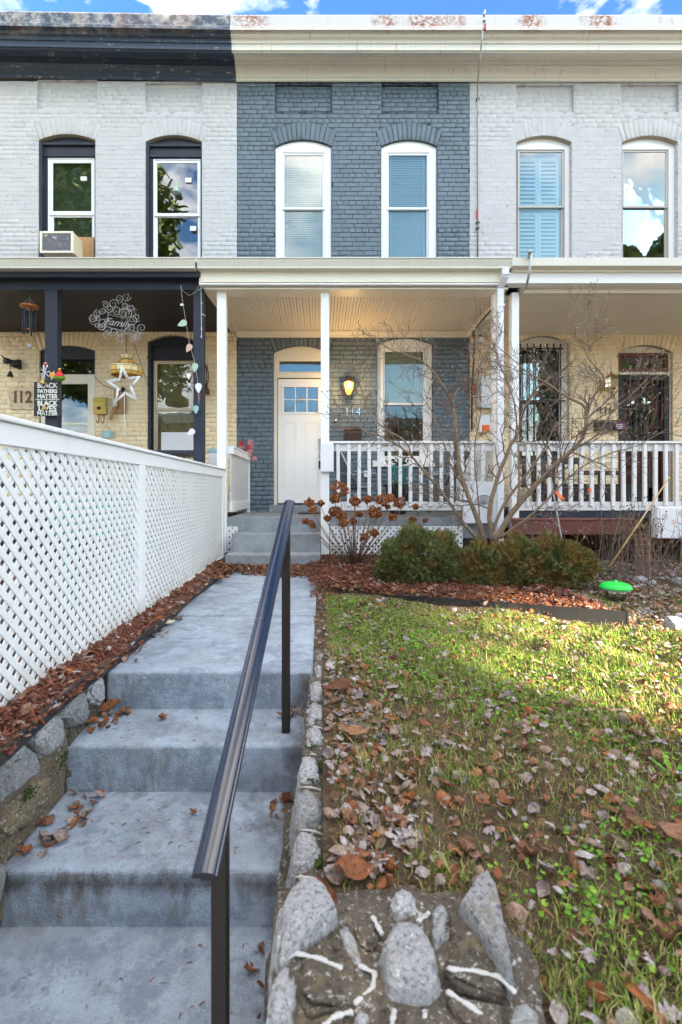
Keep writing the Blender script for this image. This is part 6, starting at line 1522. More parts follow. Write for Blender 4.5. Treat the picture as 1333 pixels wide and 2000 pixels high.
# dead stalks on the right with black seed heads
labs = ['dead coneflower stalks with black seed heads below the right railing', 'tangle of grey dead stalks at the right edge of the yard', 'thin bare suckers arching in front of the maroon deck beam']
for j, (x0, x1, y0, y1, D, n, sd_) in enumerate(((1165, 1335, 960, 1050, 5.45, 34, True), (1190, 1345, 985, 1060, 5.0, 34, False), (1040, 1190, 1000, 1060, 5.6, 14, False))):
    t = thing('dry_stalks', labs[j], 'plant', (PX((x0+x1)/2, D), D, -.90), 'dead stalks in the right yard')
    for i in range(n):
        bx_ = PX(rm.uniform(x0+15, x1), D); by = D+rm.uniform(-.25, .45); b = Vector((bx_, by, -.91)); zt_ = PZ(rm.uniform(y0, y1), by); lean = rm.gauss(0, .12 if j < 2 else .3)
        e = Vector((bx_+lean, by+rm.gauss(0, .08), zt_)); m_ = b.lerp(e, .55)+Vector((rm.gauss(0, .02), 0, 0))
        mb = MB(); mb.tube([b, m_, e], [.0042, .003, .0018], 4, False)
        for k in range(3 if j < 2 else 2):
            s = m_.lerp(e, rm.uniform(0, .8)); f = s+Vector((rm.gauss(0, .07), rm.gauss(0, .04), rm.uniform(.04, .14))); mb.tube([s, s.lerp(f, .5)+Vector((0, 0, -.005)), f], [.0022, .0018, .0014], 3, False)
            if sd_: MB().ico(tuple(f), (.0085, .0085, .008), 1, .15).build('seed_head', MAT['seed'], t)
        if sd_: MB().ico(tuple(e), (.010, .010, .009), 1, .15).build('seed_head', MAT['seed'], t)
        mb.build('stalk', MAT['dark_twig' if i % 3 else 'dry_twig'], t, fix=False)
    if j == 1:
        mb = MB()
        for i in range(150):
            b = Vector((PX(rm.uniform(1180, 1350), D), D+rm.uniform(-.3, .5), -.90)); e = b+Vector((rm.gauss(0, .16), rm.gauss(0, .1), rm.uniform(.05, .42))); mb.tube([b, b.lerp(e, .5)+Vector((rm.gauss(0, .03), 0, .02)), e], [.0016, .0014, .001], 3, False)
        kind(mb.build('thatch', MAT['dark_twig'], t, fix=False), 'stuff')
# green ivy at their feet
a = rng.uniform(0, 1, (700, 2)); pos = np.stack([1.95+a[:, 0]*2.2, 4.9+a[:, 1]*.9, -.90+rng.uniform(0, .14, 700)], 1); pos = pos[(np.sin(pos[:, 0]*5)+np.sin(pos[:, 0]*11+1) > .1)]; n = len(pos)
tag(kind(scatter('ivy', [(-.5, 0, 0), (0, -.45, .1), (.5, 0, 0), (0, .45, .1)], [(0, 1, 2, 3)], pos, rotm(rng.uniform(0, 6.28, n), rng.normal(.5, .5, n), rng.normal(0, .5, n)), rng.uniform(.02, .045, n), MAT['green_leaf']), 'stuff'), 'low green ivy leaves under the dead stalks by the deck', 'ground cover')

# ================================================================ OBJECTS IN THE YARD
c = P(1203, 1144, 4.15)
t = thing('round_feeder', 'clear plastic tub with a bright green domed lid on the leaf litter', 'tub', (c.x, c.y, -.90))
MB().lathe([(.075, -.92), (.085, c.z-.035), (.080, c.z-.03)], (c.x, c.y, 0), 20).build('tub', MAT['lantern_glass'], t, smooth=True)
MB().lathe([(.118, -.022), (.125, -.018), (.125, -.010), (.118, .000), (.115, .008), (.10, .020), (.07, .030), (.03, .035), (.014, .036), (.012, .046), (.004, .052)], (c.x, c.y, c.z-.002), 36).build('lid', MAT['green_lid'], t, smooth=True)
MB().lathe([(.108, -.036), (.110, -.022), (.02, -.022)], (c.x, c.y, c.z-.002), 36).build('rim', MAT['meter_grey'], t, smooth=True)
a = P(1190, 1108, 4.95); b = P(1309, 930, 5.3)
t = thing('bamboo_cane', 'long tan bamboo cane leaning right in front of the right hand railing', 'cane', (a.x, a.y, a.z)); MB().tube([a, a.lerp(b, .5)+Vector((.008, 0, .004)), b], [.009, .009, .007], 8).build('cane', MAT['bamboo'], t, smooth=True)
a = P(1111, 1062, 5.0); a.z = -.9; b = P(1073, 915, 5.2)
t = thing('plant_stake', 'pale stake tied with green tape leaning left of the bamboo cane', 'stake', tuple(a)); MB().tube([a, b], [.010, .008], 8).build('stake', MAT['meter_grey'], t, smooth=True)
for f in (.28, .62, .93):
    q = a.lerp(b, f); MB().tube([q+Vector((-.016, 0, 0)), q+Vector((0, -.014, .004)), q+Vector((.018, 0, .01)), q+Vector((.03, -.01, .03))], .005, 5).build('green_tie', MAT['teal'], t)
q = P(1084, 960, 5.08)
t = thing('marking_tape', 'orange tape strip hanging from the plant stake', 'tape', tuple(q)); mb = MB(); mb.add([tuple(P(1080, 957, 5.08)), tuple(P(1087, 957, 5.08)), tuple(P(1105, 976, 5.06)), tuple(P(1100, 981, 5.07)), tuple(P(1092, 972, 5.04))], [(0, 1, 2, 3, 4)]); o = mb.build('tape', MAT['orange'], t, fix=False); o.modifiers.new('s', 'SOLIDIFY').thickness = .002
q = P(1152, 958, 6.25)
t = thing('orange_clip', 'small orange clip tied to the right hand railing', 'clip', tuple(q)); mb = MB(); mb.tube([q+Vector((0, 0, .03)), q+Vector((.016, 0, .018)), q+Vector((.018, 0, -.01)), q+Vector((0, 0, -.024)), q+Vector((-.018, 0, -.01)), q+Vector((-.014, 0, .018)), q+Vector((0, 0, .03))], .0065, 6); mb.box(q.x-.012, q.x+.012, q.y-.004, q.y+.004, q.z-.02, q.z); mb.build('clip_body', MAT['orange'], t)
# white patterned box behind stalks at the right edge
c = P(1290, 1000, 5.9); mb = MB(); mb.box(PX(1284, 5.9), PX(1352, 5.9), 5.9, 6.02, PZ(1052, 5.9), PZ(990, 5.9)); t = mb.build('storage_box', MAT['plastic_white'], bev=.01); tag(t, 'white bin with faint red print behind the dead stalks at the right edge', 'bin')
for i, (x, y) in enumerate([(1300, 1008), (1318, 1020), (1330, 1003)]):
    c = P(x, y, 5.895); mb = MB()
    for k in range(5):
        a = k*1.256; mb.add([(c.x, c.y, c.z), (c.x+.03*math.cos(a-.3), c.y, c.z+.03*math.sin(a-.3)), (c.x+.045*math.cos(a), c.y, c.z+.045*math.sin(a)), (c.x+.03*math.cos(a+.3), c.y, c.z+.03*math.sin(a+.3))], [(0, 1, 2, 3)])
    mb.build('print', MAT['pale_rose'], t, fix=False)

# ================================================================ ON THE MIDDLE PORCH
def text_mesh(s, size, mat, loc, parent, shear=0.0, ext=.002, offset=0.0, name='lettering', align='CENTER', sx=1.0, space=1.0):
    cu = bpy.data.curves.new(name, 'FONT'); cu.body = s; cu.size = size; cu.extrude = ext; cu.shear = shear; cu.offset = offset; cu.align_x = align; cu.resolution_u = 3; cu.space_character = space
    tmp = bpy.data.objects.new(name, cu); me = bpy.data.meshes.new_from_object(tmp); bpy.data.objects.remove(tmp); bpy.data.curves.remove(cu)
    me.materials.clear(); me.materials.append(mat); me.transform(Matrix.Rotation(math.radians(90), 4, 'X') @ Matrix.Diagonal((sx, 1, 1, 1)))
    o = bpy.data.objects.new(name, me); COL.objects.link(o)
    if parent is not None: o.parent = parent; o.location = Vector(loc)-wloc(parent)
    else: o.location = loc
    return o
# wall lantern, lit
c = P(681.5, 757, YW-.13)
t = thing('wall_lantern', 'lit amber wall lantern beside the porch window of the grey house', 'lamp', (c.x, YW, c.z-.1))
prof = [(.012, -.125), (.03, -.115), (.045, -.09), (.063, -.05), (.076, 0), (.083, .05), (.083, .085)]
MB().lathe(prof, tuple(c), 16).build('shade', MAT['lamp_glow'], t, smooth=True)
mb = MB()
for k in range(8):
    a = math.radians(22.5+45*k); mb.tube([(c.x+(r_+.003)*math.cos(a), c.y+(r_+.003)*math.sin(a), c.z+z) for r_, z in prof], .0035, 5)
mb.lathe([(.087, .085), (.09, .09), (.085, .10), (.05, .125), (.03, .15), (.012, .165), (.008, .18)], tuple(c), 16); mb.lathe([(.012, -.125), (.016, -.135), (.008, -.15), (.003, -.165)], tuple(c), 10)
mb.lathe([(.087, .078), (.089, .082), (.089, .09), (.08, .09)], tuple(c), 16)
mb.tube([(c.x, YW-.02, c.z+.12), (c.x, YW-.05, c.z+.19), (c.x, c.y, c.z+.20), (c.x, c.y, c.z+.16)], .010, 8); mb.box(c.x-.045, c.x+.045, YW-.03, YW-.010, c.z+.07, c.z+.21); mb.build('bracket', MAT['bronze'], t)
pl = bpy.data.lights.new('lantern_bulb', 'POINT'); pl.energy = 3.2; pl.color = (1, .62, .25); pl.shadow_soft_size = .06; po = bpy.data.objects.new('lantern_bulb', pl); COL.objects.link(po); po.parent = t; po.location = (0, c.y-YW-.13, .12)
# house number 114
t = thing('house_number', 'silver house number 114 on the grey wall under the lantern', 'house number', (wx(689), YW-.012, wz(812)))
for s, x in (('1', 678), ('1', 688.5), ('4', 700)): text_mesh(s, .185, MAT['chrome'], (wx(x), YW-.022, wz(812)), t, ext=.006, sx=.95, name='digit')
# small disc, doorbell
c = P(656, 821, YW-.015); t = thing('door_bell', 'round pale bell push on the grey wall right of the door', 'doorbell', tuple(c)); MB().lathe([(.022, 0), (.022, .008), (.012, .012), (.010, .018)], (c.x, YW-.032, c.z), 16, 'y').build('plate', MAT['chrome'], t, smooth=True)
# mail box under number
mb = MB(); x0, x1 = wx(674), wx(705); mb.prism([(x0, YW-.012, wz(868)), (x0, YW-.11, wz(868)), (x0, YW-.13, wz(842)), (x0, YW-.012, wz(838))], (x1-x0, 0, 0)); t0 = thing('mailbox', 'dark brown metal mailbox on the grey wall under number 114', 'mailbox', ((x0+x1)/2, YW, wz(868))); mb.build('body', MAT['bronze'], t0, bev=.004)
mb = MB(); mb.prism([(x0-.012, YW-.010, wz(837)), (x0-.012, YW-.14, wz(841.5)), (x0-.012, YW-.14, wz(839.5)), (x0-.012, YW-.010, wz(835))], (x1-x0+.024, 0, 0)); mb.build('lid', MAT['bronze'], t0, bev=.003)
# door mat
mb = MB(); mb.box(wx(587), wx(650), 7.25, 7.75, -.338, -.322); tag(mb.build('door_mat', MAT['wood_brown'], bev=.005), 'dark brown door mat in front of the white door', 'mat')
# sockets
for px, py, lab in ((735, 906, 'white outlet box left under the porch window'), (718, 926, 'grey outlet box low on the grey wall beside the chair')):
    mb = MB(); mb.box(wx(px-7), wx(px+7), YW-.05, YW-.010, wz(py+6), wz(py-6)); ob_ = mb.build('outlet_box', MAT['plastic_white'], bev=.006, seg=2); tag(ob_, lab, 'outlet')
# chairs
def chair(px, D, ang, label):
    c = Vector((PX(px, D), D, -.34)); t = thing('patio_chair', label, 'chair', tuple(c), 'metal sling chairs on the middle porch'); Rz = Matrix.Rotation(ang, 3, 'Z'); W = .27
    L = lambda x, y, z: c+Rz @ Vector((x, y, z))
    fm = MB()
    for s in (-1, 1):
        fm.tube([L(s*W, -.28, .0), L(s*W, -.26, .40), L(s*W, -.24, .60), L(s*W, .12, .62)], .012, 6); fm.tube([L(s*W, .33, 0), L(s*W, .02, .40), L(s*W, -.30, .42)], .012, 6)
        fm.tube([L(s*W*.9, .02, .36), L(s*W*.9, .18, .62), L(s*W*.9, .34, .92)], .012, 6)
    fm.tube([L(-W*.9, .34, .92), L(W*.9, .34, .92)], .012, 6); fm.tube([L(-W, -.28, .05), L(W, -.28, .05)], .010, 6); fm.tube([L(-W, -.28, .40), L(W, -.28, .40)], .012, 6); fm.build('frame', MAT['steel'], t, smooth=True)
    for i in range(9):
        s = (i+.5)/9; q0 = L(-W*.88+2*W*.88*s-.012, -.26, .415); q1 = L(-W*.88+2*W*.88*s-.012, .03, .37); q2 = L(-W*.88+2*W*.88*s-.012, .34, .91); wv = Rz @ Vector((.022, 0, 0))
        m2 = MB(); m2.add([q0, q0+wv, q1+wv, q1, q2+wv, q2], [(0, 1, 2, 3), (3, 2, 4, 5)]); o = m2.build('slat', MAT['black_wood'], t, fix=False); o.modifiers.new('s', 'SOLIDIFY').thickness = .006
chair(690, 7.15, math.radians(115), 'black slatted metal chair on the porch left of the teal pot'); chair(865, 7.1, math.radians(-120), 'black slatted metal chair on the porch right of the teal pot')
c = Vector((PX(778, 7.3), 7.3, -.34)); t = thing('planter_stand', 'dark tapered planter stand under the teal pot on the porch', 'planter', tuple(c))
mb = MB(); mb.lathe([(.10, 0), (.12, .03), (.20, .42), (.215, .42), (.215, .45), (.19, .45)], tuple(c), 4); mb.build('stand', MAT['pot_dark'], t)
t = thing('teal_pot', 'glossy teal flower pot with a leafy green plant on the porch', 'plant pot', (c.x, c.y, .11)); MB().lathe([(.085, .0), (.105, .02), (.135, .22), (.15, .235), (.15, .27), (.135, .27), (.12, .22)], (c.x, c.y, .11), 24).build('pot', MAT['teal'], t, smooth=True)
n = 130; d = rng.normal(size=(n, 3)); d /= np.linalg.norm(d, axis=1)[:, None]; pos = np.array([c.x, c.y, .44])+d*np.array([.26, .2, .09])*rng.uniform(.3, 1, (n, 1))
kind(scatter('leaves', [(-.5, 0, 0), (0, -.3, .1), (.5, 0, 0), (0, .3, .1)], [(0, 1, 2, 3)], pos, rotm(rng.uniform(0, 6.28, n), rng.normal(0, .7, n), rng.normal(0, .7, n)), rng.uniform(.04, .07, n), MAT['green_leaf'], t, origin=tuple(t.location)), 'stuff')
# flowers on the lattice rail
c = Vector((-1.18, 7.85, .62)); t = thing('flower_wreath', 'wreath of pink and red artificial flowers on the end of the lattice rail', 'flowers', tuple(c))
for i in range(17):
    a = i*.72; q = c+Vector((.10*math.cos(a)*rm.uniform(.5, 1)+.05*(i % 3-1), -.05+rm.uniform(-.05, .03), .02+.16*math.sin(a)*rm.uniform(.3, 1)-(.09 if i % 3 == 2 else 0)+.05)); m2 = MB()
    for k in range(9):
        b = k*.7; r_ = .045 if k < 6 else .024; y = -.004*k; dx, dz = math.cos(b), math.sin(b)
        m2.add([(q.x, q.y+y, q.z), (q.x+dx*r_*.7-dz*r_*.45, q.y+y-.012, q.z+dz*r_*.7+dx*r_*.45), (q.x+dx*r_, q.y+y-.004, q.z+dz*r_), (q.x+dx*r_*.7+dz*r_*.45, q.y+y-.012, q.z+dz*r_*.7-dx*r_*.45)], [(0, 1, 2, 3)])
    m2.build('flower', MAT['redp' if i % 3 == 0 else 'pink'], t, fix=False)
# bell on a cord from the ceiling, cable along the ceiling edge
c = P(939, 663, 6.9); t = thing('hanging_bell', 'small grey bell hanging on a thin cord at the right end of the porch', 'bell', tuple(c))
MB().tube([(c.x, c.y, 2.62), (c.x, c.y, c.z+.05)], .0025, 4).build('cord', MAT['iron'], t); MB().lathe([(.040, -.05), (.036, -.035), (.024, 0), (.016, .03), (.006, .045)], tuple(c), 14).build('bell', MAT['meter_grey'], t, smooth=True); MB().lathe([(.026, .05), (.03, .056), (.026, .062)], tuple(c), 10).build('cap', MAT['iron'], t)
t = thing('service_cable', 'black cable running from the cornice pole down the white wall to the electric meter', 'cable', (2.5, YW, .8))
MB().tube([(2.40, 6.3, 2.66), (2.40, 6.5, 2.56), (2.39, 7.2, 2.55), (2.40, 7.7, 2.52), (2.50, 7.93, 2.45), (wx(924), YW-.04, 2.1), (wx(921), YW-.03, 1.7), (wx(921), YW-.03, 1.0)], .014, 8).build('cable', MAT['iron'], t, smooth=True)
MB().tube([(PX(1036, 6.05), 6.05, PZ(490, 6.05)), (PX(1037, 6.03), 6.02, PZ(500, 6.02)), (PX(1035, 6.0), 6.02, PZ(535, 6.0)), (PX(1028, 6.15), 6.15, PZ(560, 6.15)), (PX(1017, 6.3), 6.33, PZ(574, 6.33))], .016, 8).build('conduit', MAT['steel'], t, smooth=True)
MB().tube([(PX(1036, 6.05), 6.07, PZ(503, 6.05)), (PX(1036, 6.05), 6.07, PZ(496, 6.05)), (PX(1033, 6.05), 6.02, PZ(492, 6.05)), (PX(1031, 6.05), 5.98, PZ(498, 6.05))], .022, 8).build('weather_head', MAT['steel'], t, smooth=True)
# meter boxes
t = thing('meter_box', 'large white electric meter cabinet on the wall between the two porches', 'meter box', (wx(950), YW, wz(797)))
MB().box(wx(935), wx(968), YW-.16, YW-.01, wz(797), wz(738)).build('cabinet', MAT['plastic_white'], t, bev=.006); MB().box(wx(928), wx(934), YW-.15, YW-.01, wz(797), wz(742)).build('side_strip', MAT['meter_grey'], t); MB().box(wx(933), wx(970), YW-.18, YW-.01, wz(799.5), wz(797.2)).build('tray', MAT['steel'], t)
MB().box(wx(951), wx(963), YW-.163, YW-.1605, wz(793), wz(787)).build('red_label', MAT['pale_rose'], t); MB().tube([(wx(925), YW-.05, wz(770)), (wx(925), YW-.05, wz(752))], .012, 6).build('red_sleeve', MAT['red'], t)
t = thing('meter_box', 'small grey meter box with a salmon label below the white cabinet', 'meter box', (wx(941), YW, wz(847)))
MB().box(wx(932), wx(953), YW-.14, YW-.01, wz(846), wz(812)).build('box', MAT['plastic_white'], t, bev=.005); MB().box(wx(936), wx(951), YW-.143, YW-.1405, wz(845), wz(832)).build('salmon_label', MAT['orange'], t); MB().box(wx(954), wx(957), YW-.08, YW-.02, wz(827), wz(812)).build('lever', MAT['iron'], t)
# flag pole / conduit on the facade
t = thing('grounding_pole', 'thin galvanised pole fixed up the white wall and over the cornice', 'pole', (wx(935), YW-.05, 3.0))
MB().tube([(wx(932.5), YW-.03, 3.0), (wx(932.5), YW-.03, wz(205)), (PX(933, 7.9), 7.9, PZ(170, 7.9)), (PX(938, 7.5), 7.50, PZ(110, 7.5)), (PX(943.5, 7.38), 7.38, PZ(60, 7.38)), (PX(948, 7.36), 7.36, PZ(20, 7.36))], .013, 8).build('pole', MAT['steel'], t, smooth=True)
for y, r_ in ((28, .022), (40, .026), (56, .022)): q = P(946, y, 7.36); MB().lathe([(r_*.6, -.02), (r_, -.015), (r_, .015), (r_*.6, .02)], tuple(q), 10).build('coupling', MAT['steel'], t, smooth=True)
q = P(948, 53, 7.34); MB().tube([q+Vector((0, 0, .05)), q-Vector((0, 0, .05))], .016, 6).build('red_sleeve', MAT['red'], t)
q = P(932.5, 418, YW-.03); MB().tube([(q.x, YW-.03, q.z+.07), (q.x, YW-.03, q.z-.07)], .017, 6).build('red_sleeve', MAT['red'], t)
for y in (196, 437, 448): MB().box(wx(932.5)-.025, wx(932.5)+.025, YW-.045, YW-.002, wz(y)-.012, wz(y)+.012).build('clamp', MAT['iron'], t)

# ================================================================ ON THE RIGHT PORCH
# bench
xb0, xb1 = PX(1028, 7.3), PX(1250, 7.3)
t = thing('porch_bench', 'long dark brown wooden bench behind the right hand railing', 'bench', ((xb0+xb1)/2, 7.3, -.33))
MB().box(xb0, xb1, 7.0, 7.5, .06, .11).build('seat', MAT['wood_brown'], t, bev=.005); MB().box(xb0, xb1, 7.0, 7.03, -.25, .055).build('front_board', MAT['wood_brown'], t); MB().box(xb0, xb0+.98, 7.5, 7.54, .42, .52).build('back_rail', MAT['wood_brown'], t)
for i in range(7): MB().box(xb0+.03+i*.145, xb0+.10+i*.145, 7.5, 7.53, .11, .42).build('back_slat', MAT['wood_brown'], t)
for x in (xb0, xb0+.95, xb1-.07): MB().box(x, x+.07, 7.0, 7.08, -.33, .30 if x != xb1-.07 else .06).build('leg', MAT['wood_brown'], t)
MB().box(xb0+.94, xb1, 7.46, 7.5, .25, .32).build('arm_rail', MAT['wood_brown'], t)
# lantern of 116
c = P(1194, 748, YW-.22); t = thing('wall_lantern', 'unlit brass and glass wall lantern beside the iron security door', 'lamp', (c.x, YW, c.z))
q = [(.105, .07), (.115, .075), (.09, .10), (.05, .14), (.02, .155), (.012, .17), (.018, .185), (.004, .20)]
MB().lathe(q, tuple(c), 6).build('roof', MAT['brass'], t); MB().lathe([(.055, -.13), (.085, -.06), (.10, .07)], tuple(c), 6).build('glass', MAT['lantern_glass'], t)
mb = MB()
for k in range(6):
    a = k*math.pi/3; mb.tube([(c.x+r_*math.cos(a), c.y+r_*math.sin(a), c.z+z) for r_, z in ((.055, -.13), (.086, -.06), (.101, .07))], .005, 5)
mb.lathe([(.06, -.13), (.06, -.14), (.03, -.16), (.008, -.19)], tuple(c), 8); mb.tube([(c.x-.02, YW-.01, c.z+.0), (c.x-.02, YW-.10, c.z-.08), (c.x, c.y, c.z-.14)], .009, 6); mb.box(c.x-.07, c.x+.03, YW-.03, YW-.008, c.z-.09, c.z+.09); mb.build('frame', MAT['brass'], t)
MB().lathe([(.012, -.12), (.012, -.02), (.018, 0), (.01, .04)], tuple(c), 8).build('bulb', MAT['cream_glass'], t, smooth=True)
t = thing('house_number', 'dark house number 116 on the white wall left of the security door', 'house number', (wx(1184), YW-.012, wz(808)))
for s, x in (('1', 1172.5), ('1', 1182), ('6', 1192)): text_mesh(s, .17, MAT['iron'], (wx(x), YW-.020, wz(808)), t, ext=.004, name='digit')
t = thing('mailbox', 'long dark mailbox on the white wall under number 116', 'mailbox', (wx(1185), YW, wz(842))); MB().box(wx(1159), wx(1212), YW-.11, YW-.008, wz(841), wz(826)).build('body', MAT['wood_brown'], t, bev=.003)
mb = MB(); mb.prism([(wx(1158), YW-.008, wz(820)), (wx(1158), YW-.125, wz(826)), (wx(1158), YW-.125, wz(828)), (wx(1158), YW-.008, wz(822))], (wx(1213)-wx(1158), 0, 0)); mb.build('lid', MAT['bronze'], t)
t = thing('security_sticker', 'small purple and red sticker with white print beside the door of 116', 'sticker', (wx(1203), YW-.12, wz(834))); MB().box(wx(1193), wx(1213), YW-.125, YW-.121, wz(840), wz(828)).build('sticker', MAT['purple'], t)
for y in (831, 834.5, 838): MB().box(wx(1195), wx(1207), YW-.127, YW-.1255, wz(y)-.006, wz(y)+.006).build('print', MAT['paper'], t)

# ================================================================ ON THE LEFT PORCH
# air conditioner in the upper window
c0 = P(80, 454, 7.8); t = thing('air_conditioner', 'old window air conditioner with a peeling grille in the upper left window', 'air conditioner', (wx(120), 7.9, wz(497)))
D = 7.78; MB().box(PX(79, D)+.0, PX(144, D), D+.006, YW+.15, PZ(494, D), PZ(453, D)).build('case', MAT['cream_wood'], t, bev=.006)
mb = MB(); ring(mb, PX(79, D), PX(144, D), PZ(495, D), PZ(452.5, D), .035, D-.02, D+.01); mb.build('bezel', MAT['cream_trim'], t, bev=.004)
for i in range(15): z = PZ(491, D)+i*.0215; MB().box(PX(82, D)+.015, PX(141, D)-.01, D-.008, D+.004, z, z+.013).build('louvre', MAT['ac_front'], t)
MB().box(wx(146), wx(182), YW+.03, YW+.05, wz(500), wz(461)).build('side_filler', MAT['wood_raw'], t)
# stickers and bell in upper windows
for px, py, w_, h_, lab in ((161, 345, 12, 8, 'white sticker on the upper pane above the air conditioner'), (367, 348, 12, 9, 'white sticker on the upper pane of the dark window'), (376, 443, 12, 9, 'white sticker on the lower pane of the dark window')):
    mb = MB(); mb.box(wx(px-w_/2), wx(px+w_/2), YW+.048, YW+.050, wz(py+h_/2), wz(py-h_/2)); tag(mb.build('window_sticker', MAT['paper']), lab, 'sticker')
c = P(346, 372, YW+.03); t = thing('bell_ornament', 'pale green bell ornament hanging in the dark upper window', 'ornament', tuple(c)); MB().lathe([(.068, -.06), (.062, -.04), (.04, .02), (.03, .05), (.012, .055), (.02, .07), (.008, .085), (.014, .10), (.002, .13)], (c.x, YW+.0, c.z), 14).build('bell', MAT['pale_green'], t, smooth=True)
# wind chime
c = P(58, 600, 6.5); t = thing('wind_chime', 'black tube wind chime with an orange wooden top hanging left of the post', 'wind chime', tuple(c))
MB().lathe([(.10, -.01), (.112, -.005), (.112, .015), (.10, .02)], tuple(c), 20).build('top', MAT['copper_wood'], t, smooth=True)
for k in range(6): a = k*math.pi/3+.3; x, y = c.x+.075*math.cos(a), c.y+.075*math.sin(a); MB().tube([(x, y, c.z-.03), (x, y, c.z-.30-.02*k)], .010, 8).build('tube', MAT['black_wood'], t, smooth=True)
mb = MB(); mb.tube([(c.x, c.y, c.z+.02), (c.x, c.y, 2.63)], .003, 4); mb.tube([(c.x, c.y, c.z), (c.x, c.y, c.z-.45)], .002, 4)
for k in range(3): a = k*2.1; mb.tube([(c.x+.09*math.cos(a), c.y+.09*math.sin(a), c.z+.02), (c.x, c.y, c.z+.12)], .002, 3)
mb.build('cord', MAT['grey_wire'], t); MB().lathe([(.035, 0), (.035, .008)], (c.x+.0, c.y, c.z-.30), 16).build('striker', MAT['copper_wood'], t)
MB().lathe([(.004, -.004), (.030, -.003), (.030, .003), (.004, .004)], (c.x, c.y-.0, c.z-.52), 16, 'y').build('sail', MAT['grey_wire'], t, smooth=True)
# scrolled Family sign
def W(px, py, D=6.45): return P(px, py, D)
t = thing('family_sign', 'grey wrought wire scroll sign reading Family hanging from the black beam', 'sign', tuple(W(230, 660)))
mb = MB(); mb.tube([W(212, 614), W(250, 623), W(246, 647), W(208, 638), W(212, 614)], .004, 5)
for a, b in (((206, 600), (212, 616)), ((176, 630), (180, 613)), ((262, 602), (268, 606)), ((262, 600), (266, 620)), ((246, 643), (284, 652)), ((208, 638), (176, 632)), ((234, 590), (262, 600)), ((274, 651), (272, 665)), ((272, 665), (258, 663))): mb.tube([W(*a), W(*b)], .003, 5)
mb.build('wire_frame', MAT['grey_wire'], t)
scr = [(222, 594, 10, 1), (236, 596, 0, 1), (206, 595, 7, -1), (214, 603, 8, 1), (229, 606, 9, -1), (242, 612, 11, 1), (250, 613, 9, -1), (256, 601, 8, 1), (259, 625, 10, 1), (267, 620, 9, -1), (181, 621, 9, -1), (191, 613, 8, 1), (201, 607, 7, 1), (200, 630, 9, 1), (190, 636, 6, 1), (198, 638, 8, -1), (208, 630, 7, -1), (212, 646, 9, -1), (222, 648, 8, 1), (235, 651, 8, -1), (249, 648, 8, 1), (258, 641, 7, -1), (262, 652, 8, 1), (277, 641, 10, -1), (209, 655, 9, 1), (236, 663, 9, 1), (259, 662, 9, -1), (244, 598, 8, 1), (233, 583, 8, 1), (247, 580, 9, -1), (192, 622, 6, 1), (225, 641, 0, 1), (268, 655, 7, 1)]
for i, (x, y, r_, dr_) in enumerate(scr):
    if r_ == 0: continue
    c = W(x, y, 6.44); MB().tube(spiral(c.x, c.z, r_/F*6.44, 1.45, i*1.3, c.y, dr_, 22), [.0055*(1-.45*k/22) for k in range(23)], 5).build('scroll', MAT['grey_wire'], t, smooth=True)
MB().tube([W(247, 568, 6.42), W(252, 575, 6.42), W(249, 586, 6.42), W(244, 590, 6.42)], .004, 5).build('hook', MAT['grey_wire'], t)
fam = text_mesh('Family', .135, MAT['grey_wire'], tuple(W(229, 637, 6.43)), t, shear=.45, ext=.004, offset=-.0005, sx=1.0); fam.rotation_euler = (0, math.radians(9), 0)
# stained glass lamp
c = P(247, 715, 6.9); t = thing('hanging_lamp', 'yellow and orange stained glass hanging lamp with a small crown', 'lamp', tuple(c))
def ringpanels(prof, n, mat, nm, y0_=0, alt=None, lead=None):
    for k in range(n):
        a0, a1 = 2*math.pi*(k+.03)/n, 2*math.pi*(k+.97)/n
        m2 = MB(); (r0_, z0_), (r1_, z1_) = prof
        m2.add([(c.x+r0_*math.cos(a0), c.y+r0_*math.sin(a0), c.z+z0_), (c.x+r0_*math.cos(a1), c.y+r0_*math.sin(a1), c.z+z0_), (c.x+r1_*math.cos(a1), c.y+r1_*math.sin(a1), c.z+z1_), (c.x+r1_*math.cos(a0), c.y+r1_*math.sin(a0), c.z+z1_)], [(0, 1, 2, 3)])
        o = m2.build(nm, MAT[alt if (alt and k % 2) else mat], t, fix=False); o.modifiers.new('s', 'SOLIDIFY').thickness = .004
ringpanels([(.075, .08), (.21, -.005)], 12, 'orange_glass', 'glass_panel', alt='amber'); ringpanels([(.212, -.007), (.214, -.025)], 12, 'cream_glass', 'glass_panel'); ringpanels([(.215, -.028), (.218, -.095)], 14, 'cream_glass', 'glass_panel', alt='amber'); ringpanels([(.218, -.097), (.20, -.135)], 14, 'amber', 'glass_panel'); ringpanels([(.06, .095), (.095, .15)], 8, 'cream_glass', 'crown_panel')
mb = MB()
for z, r_ in ((.085, .068), (-.004, .213), (-.027, .217), (-.096, .220), (.093, .062)): mb.tube([(c.x+r_*math.cos(k*math.pi/8), c.y+r_*math.sin(k*math.pi/8), c.z+z) for k in range(17)], .004, 4)
for k in range(12): a = k*math.pi/6; mb.tube([(c.x+.075*math.cos(a), c.y+.075*math.sin(a), c.z+.08), (c.x+.21*math.cos(a), c.y+.21*math.sin(a), c.z-.004)], .003, 4)
for k in range(14): a = k*2*math.pi/14; mb.tube([(c.x+.216*math.cos(a), c.y+.216*math.sin(a), c.z-.027), (c.x+.22*math.cos(a), c.y+.22*math.sin(a), c.z-.1), (c.x+.2*math.cos(a), c.y+.2*math.sin(a), c.z-.135)], .003, 4)
for k in range(8): a = k*math.pi/4; mb.tube([(c.x+.06*math.cos(a), c.y+.06*math.sin(a), c.z+.095), (c.x+.096*math.cos(a), c.y+.096*math.sin(a), c.z+.15)], .003, 4)
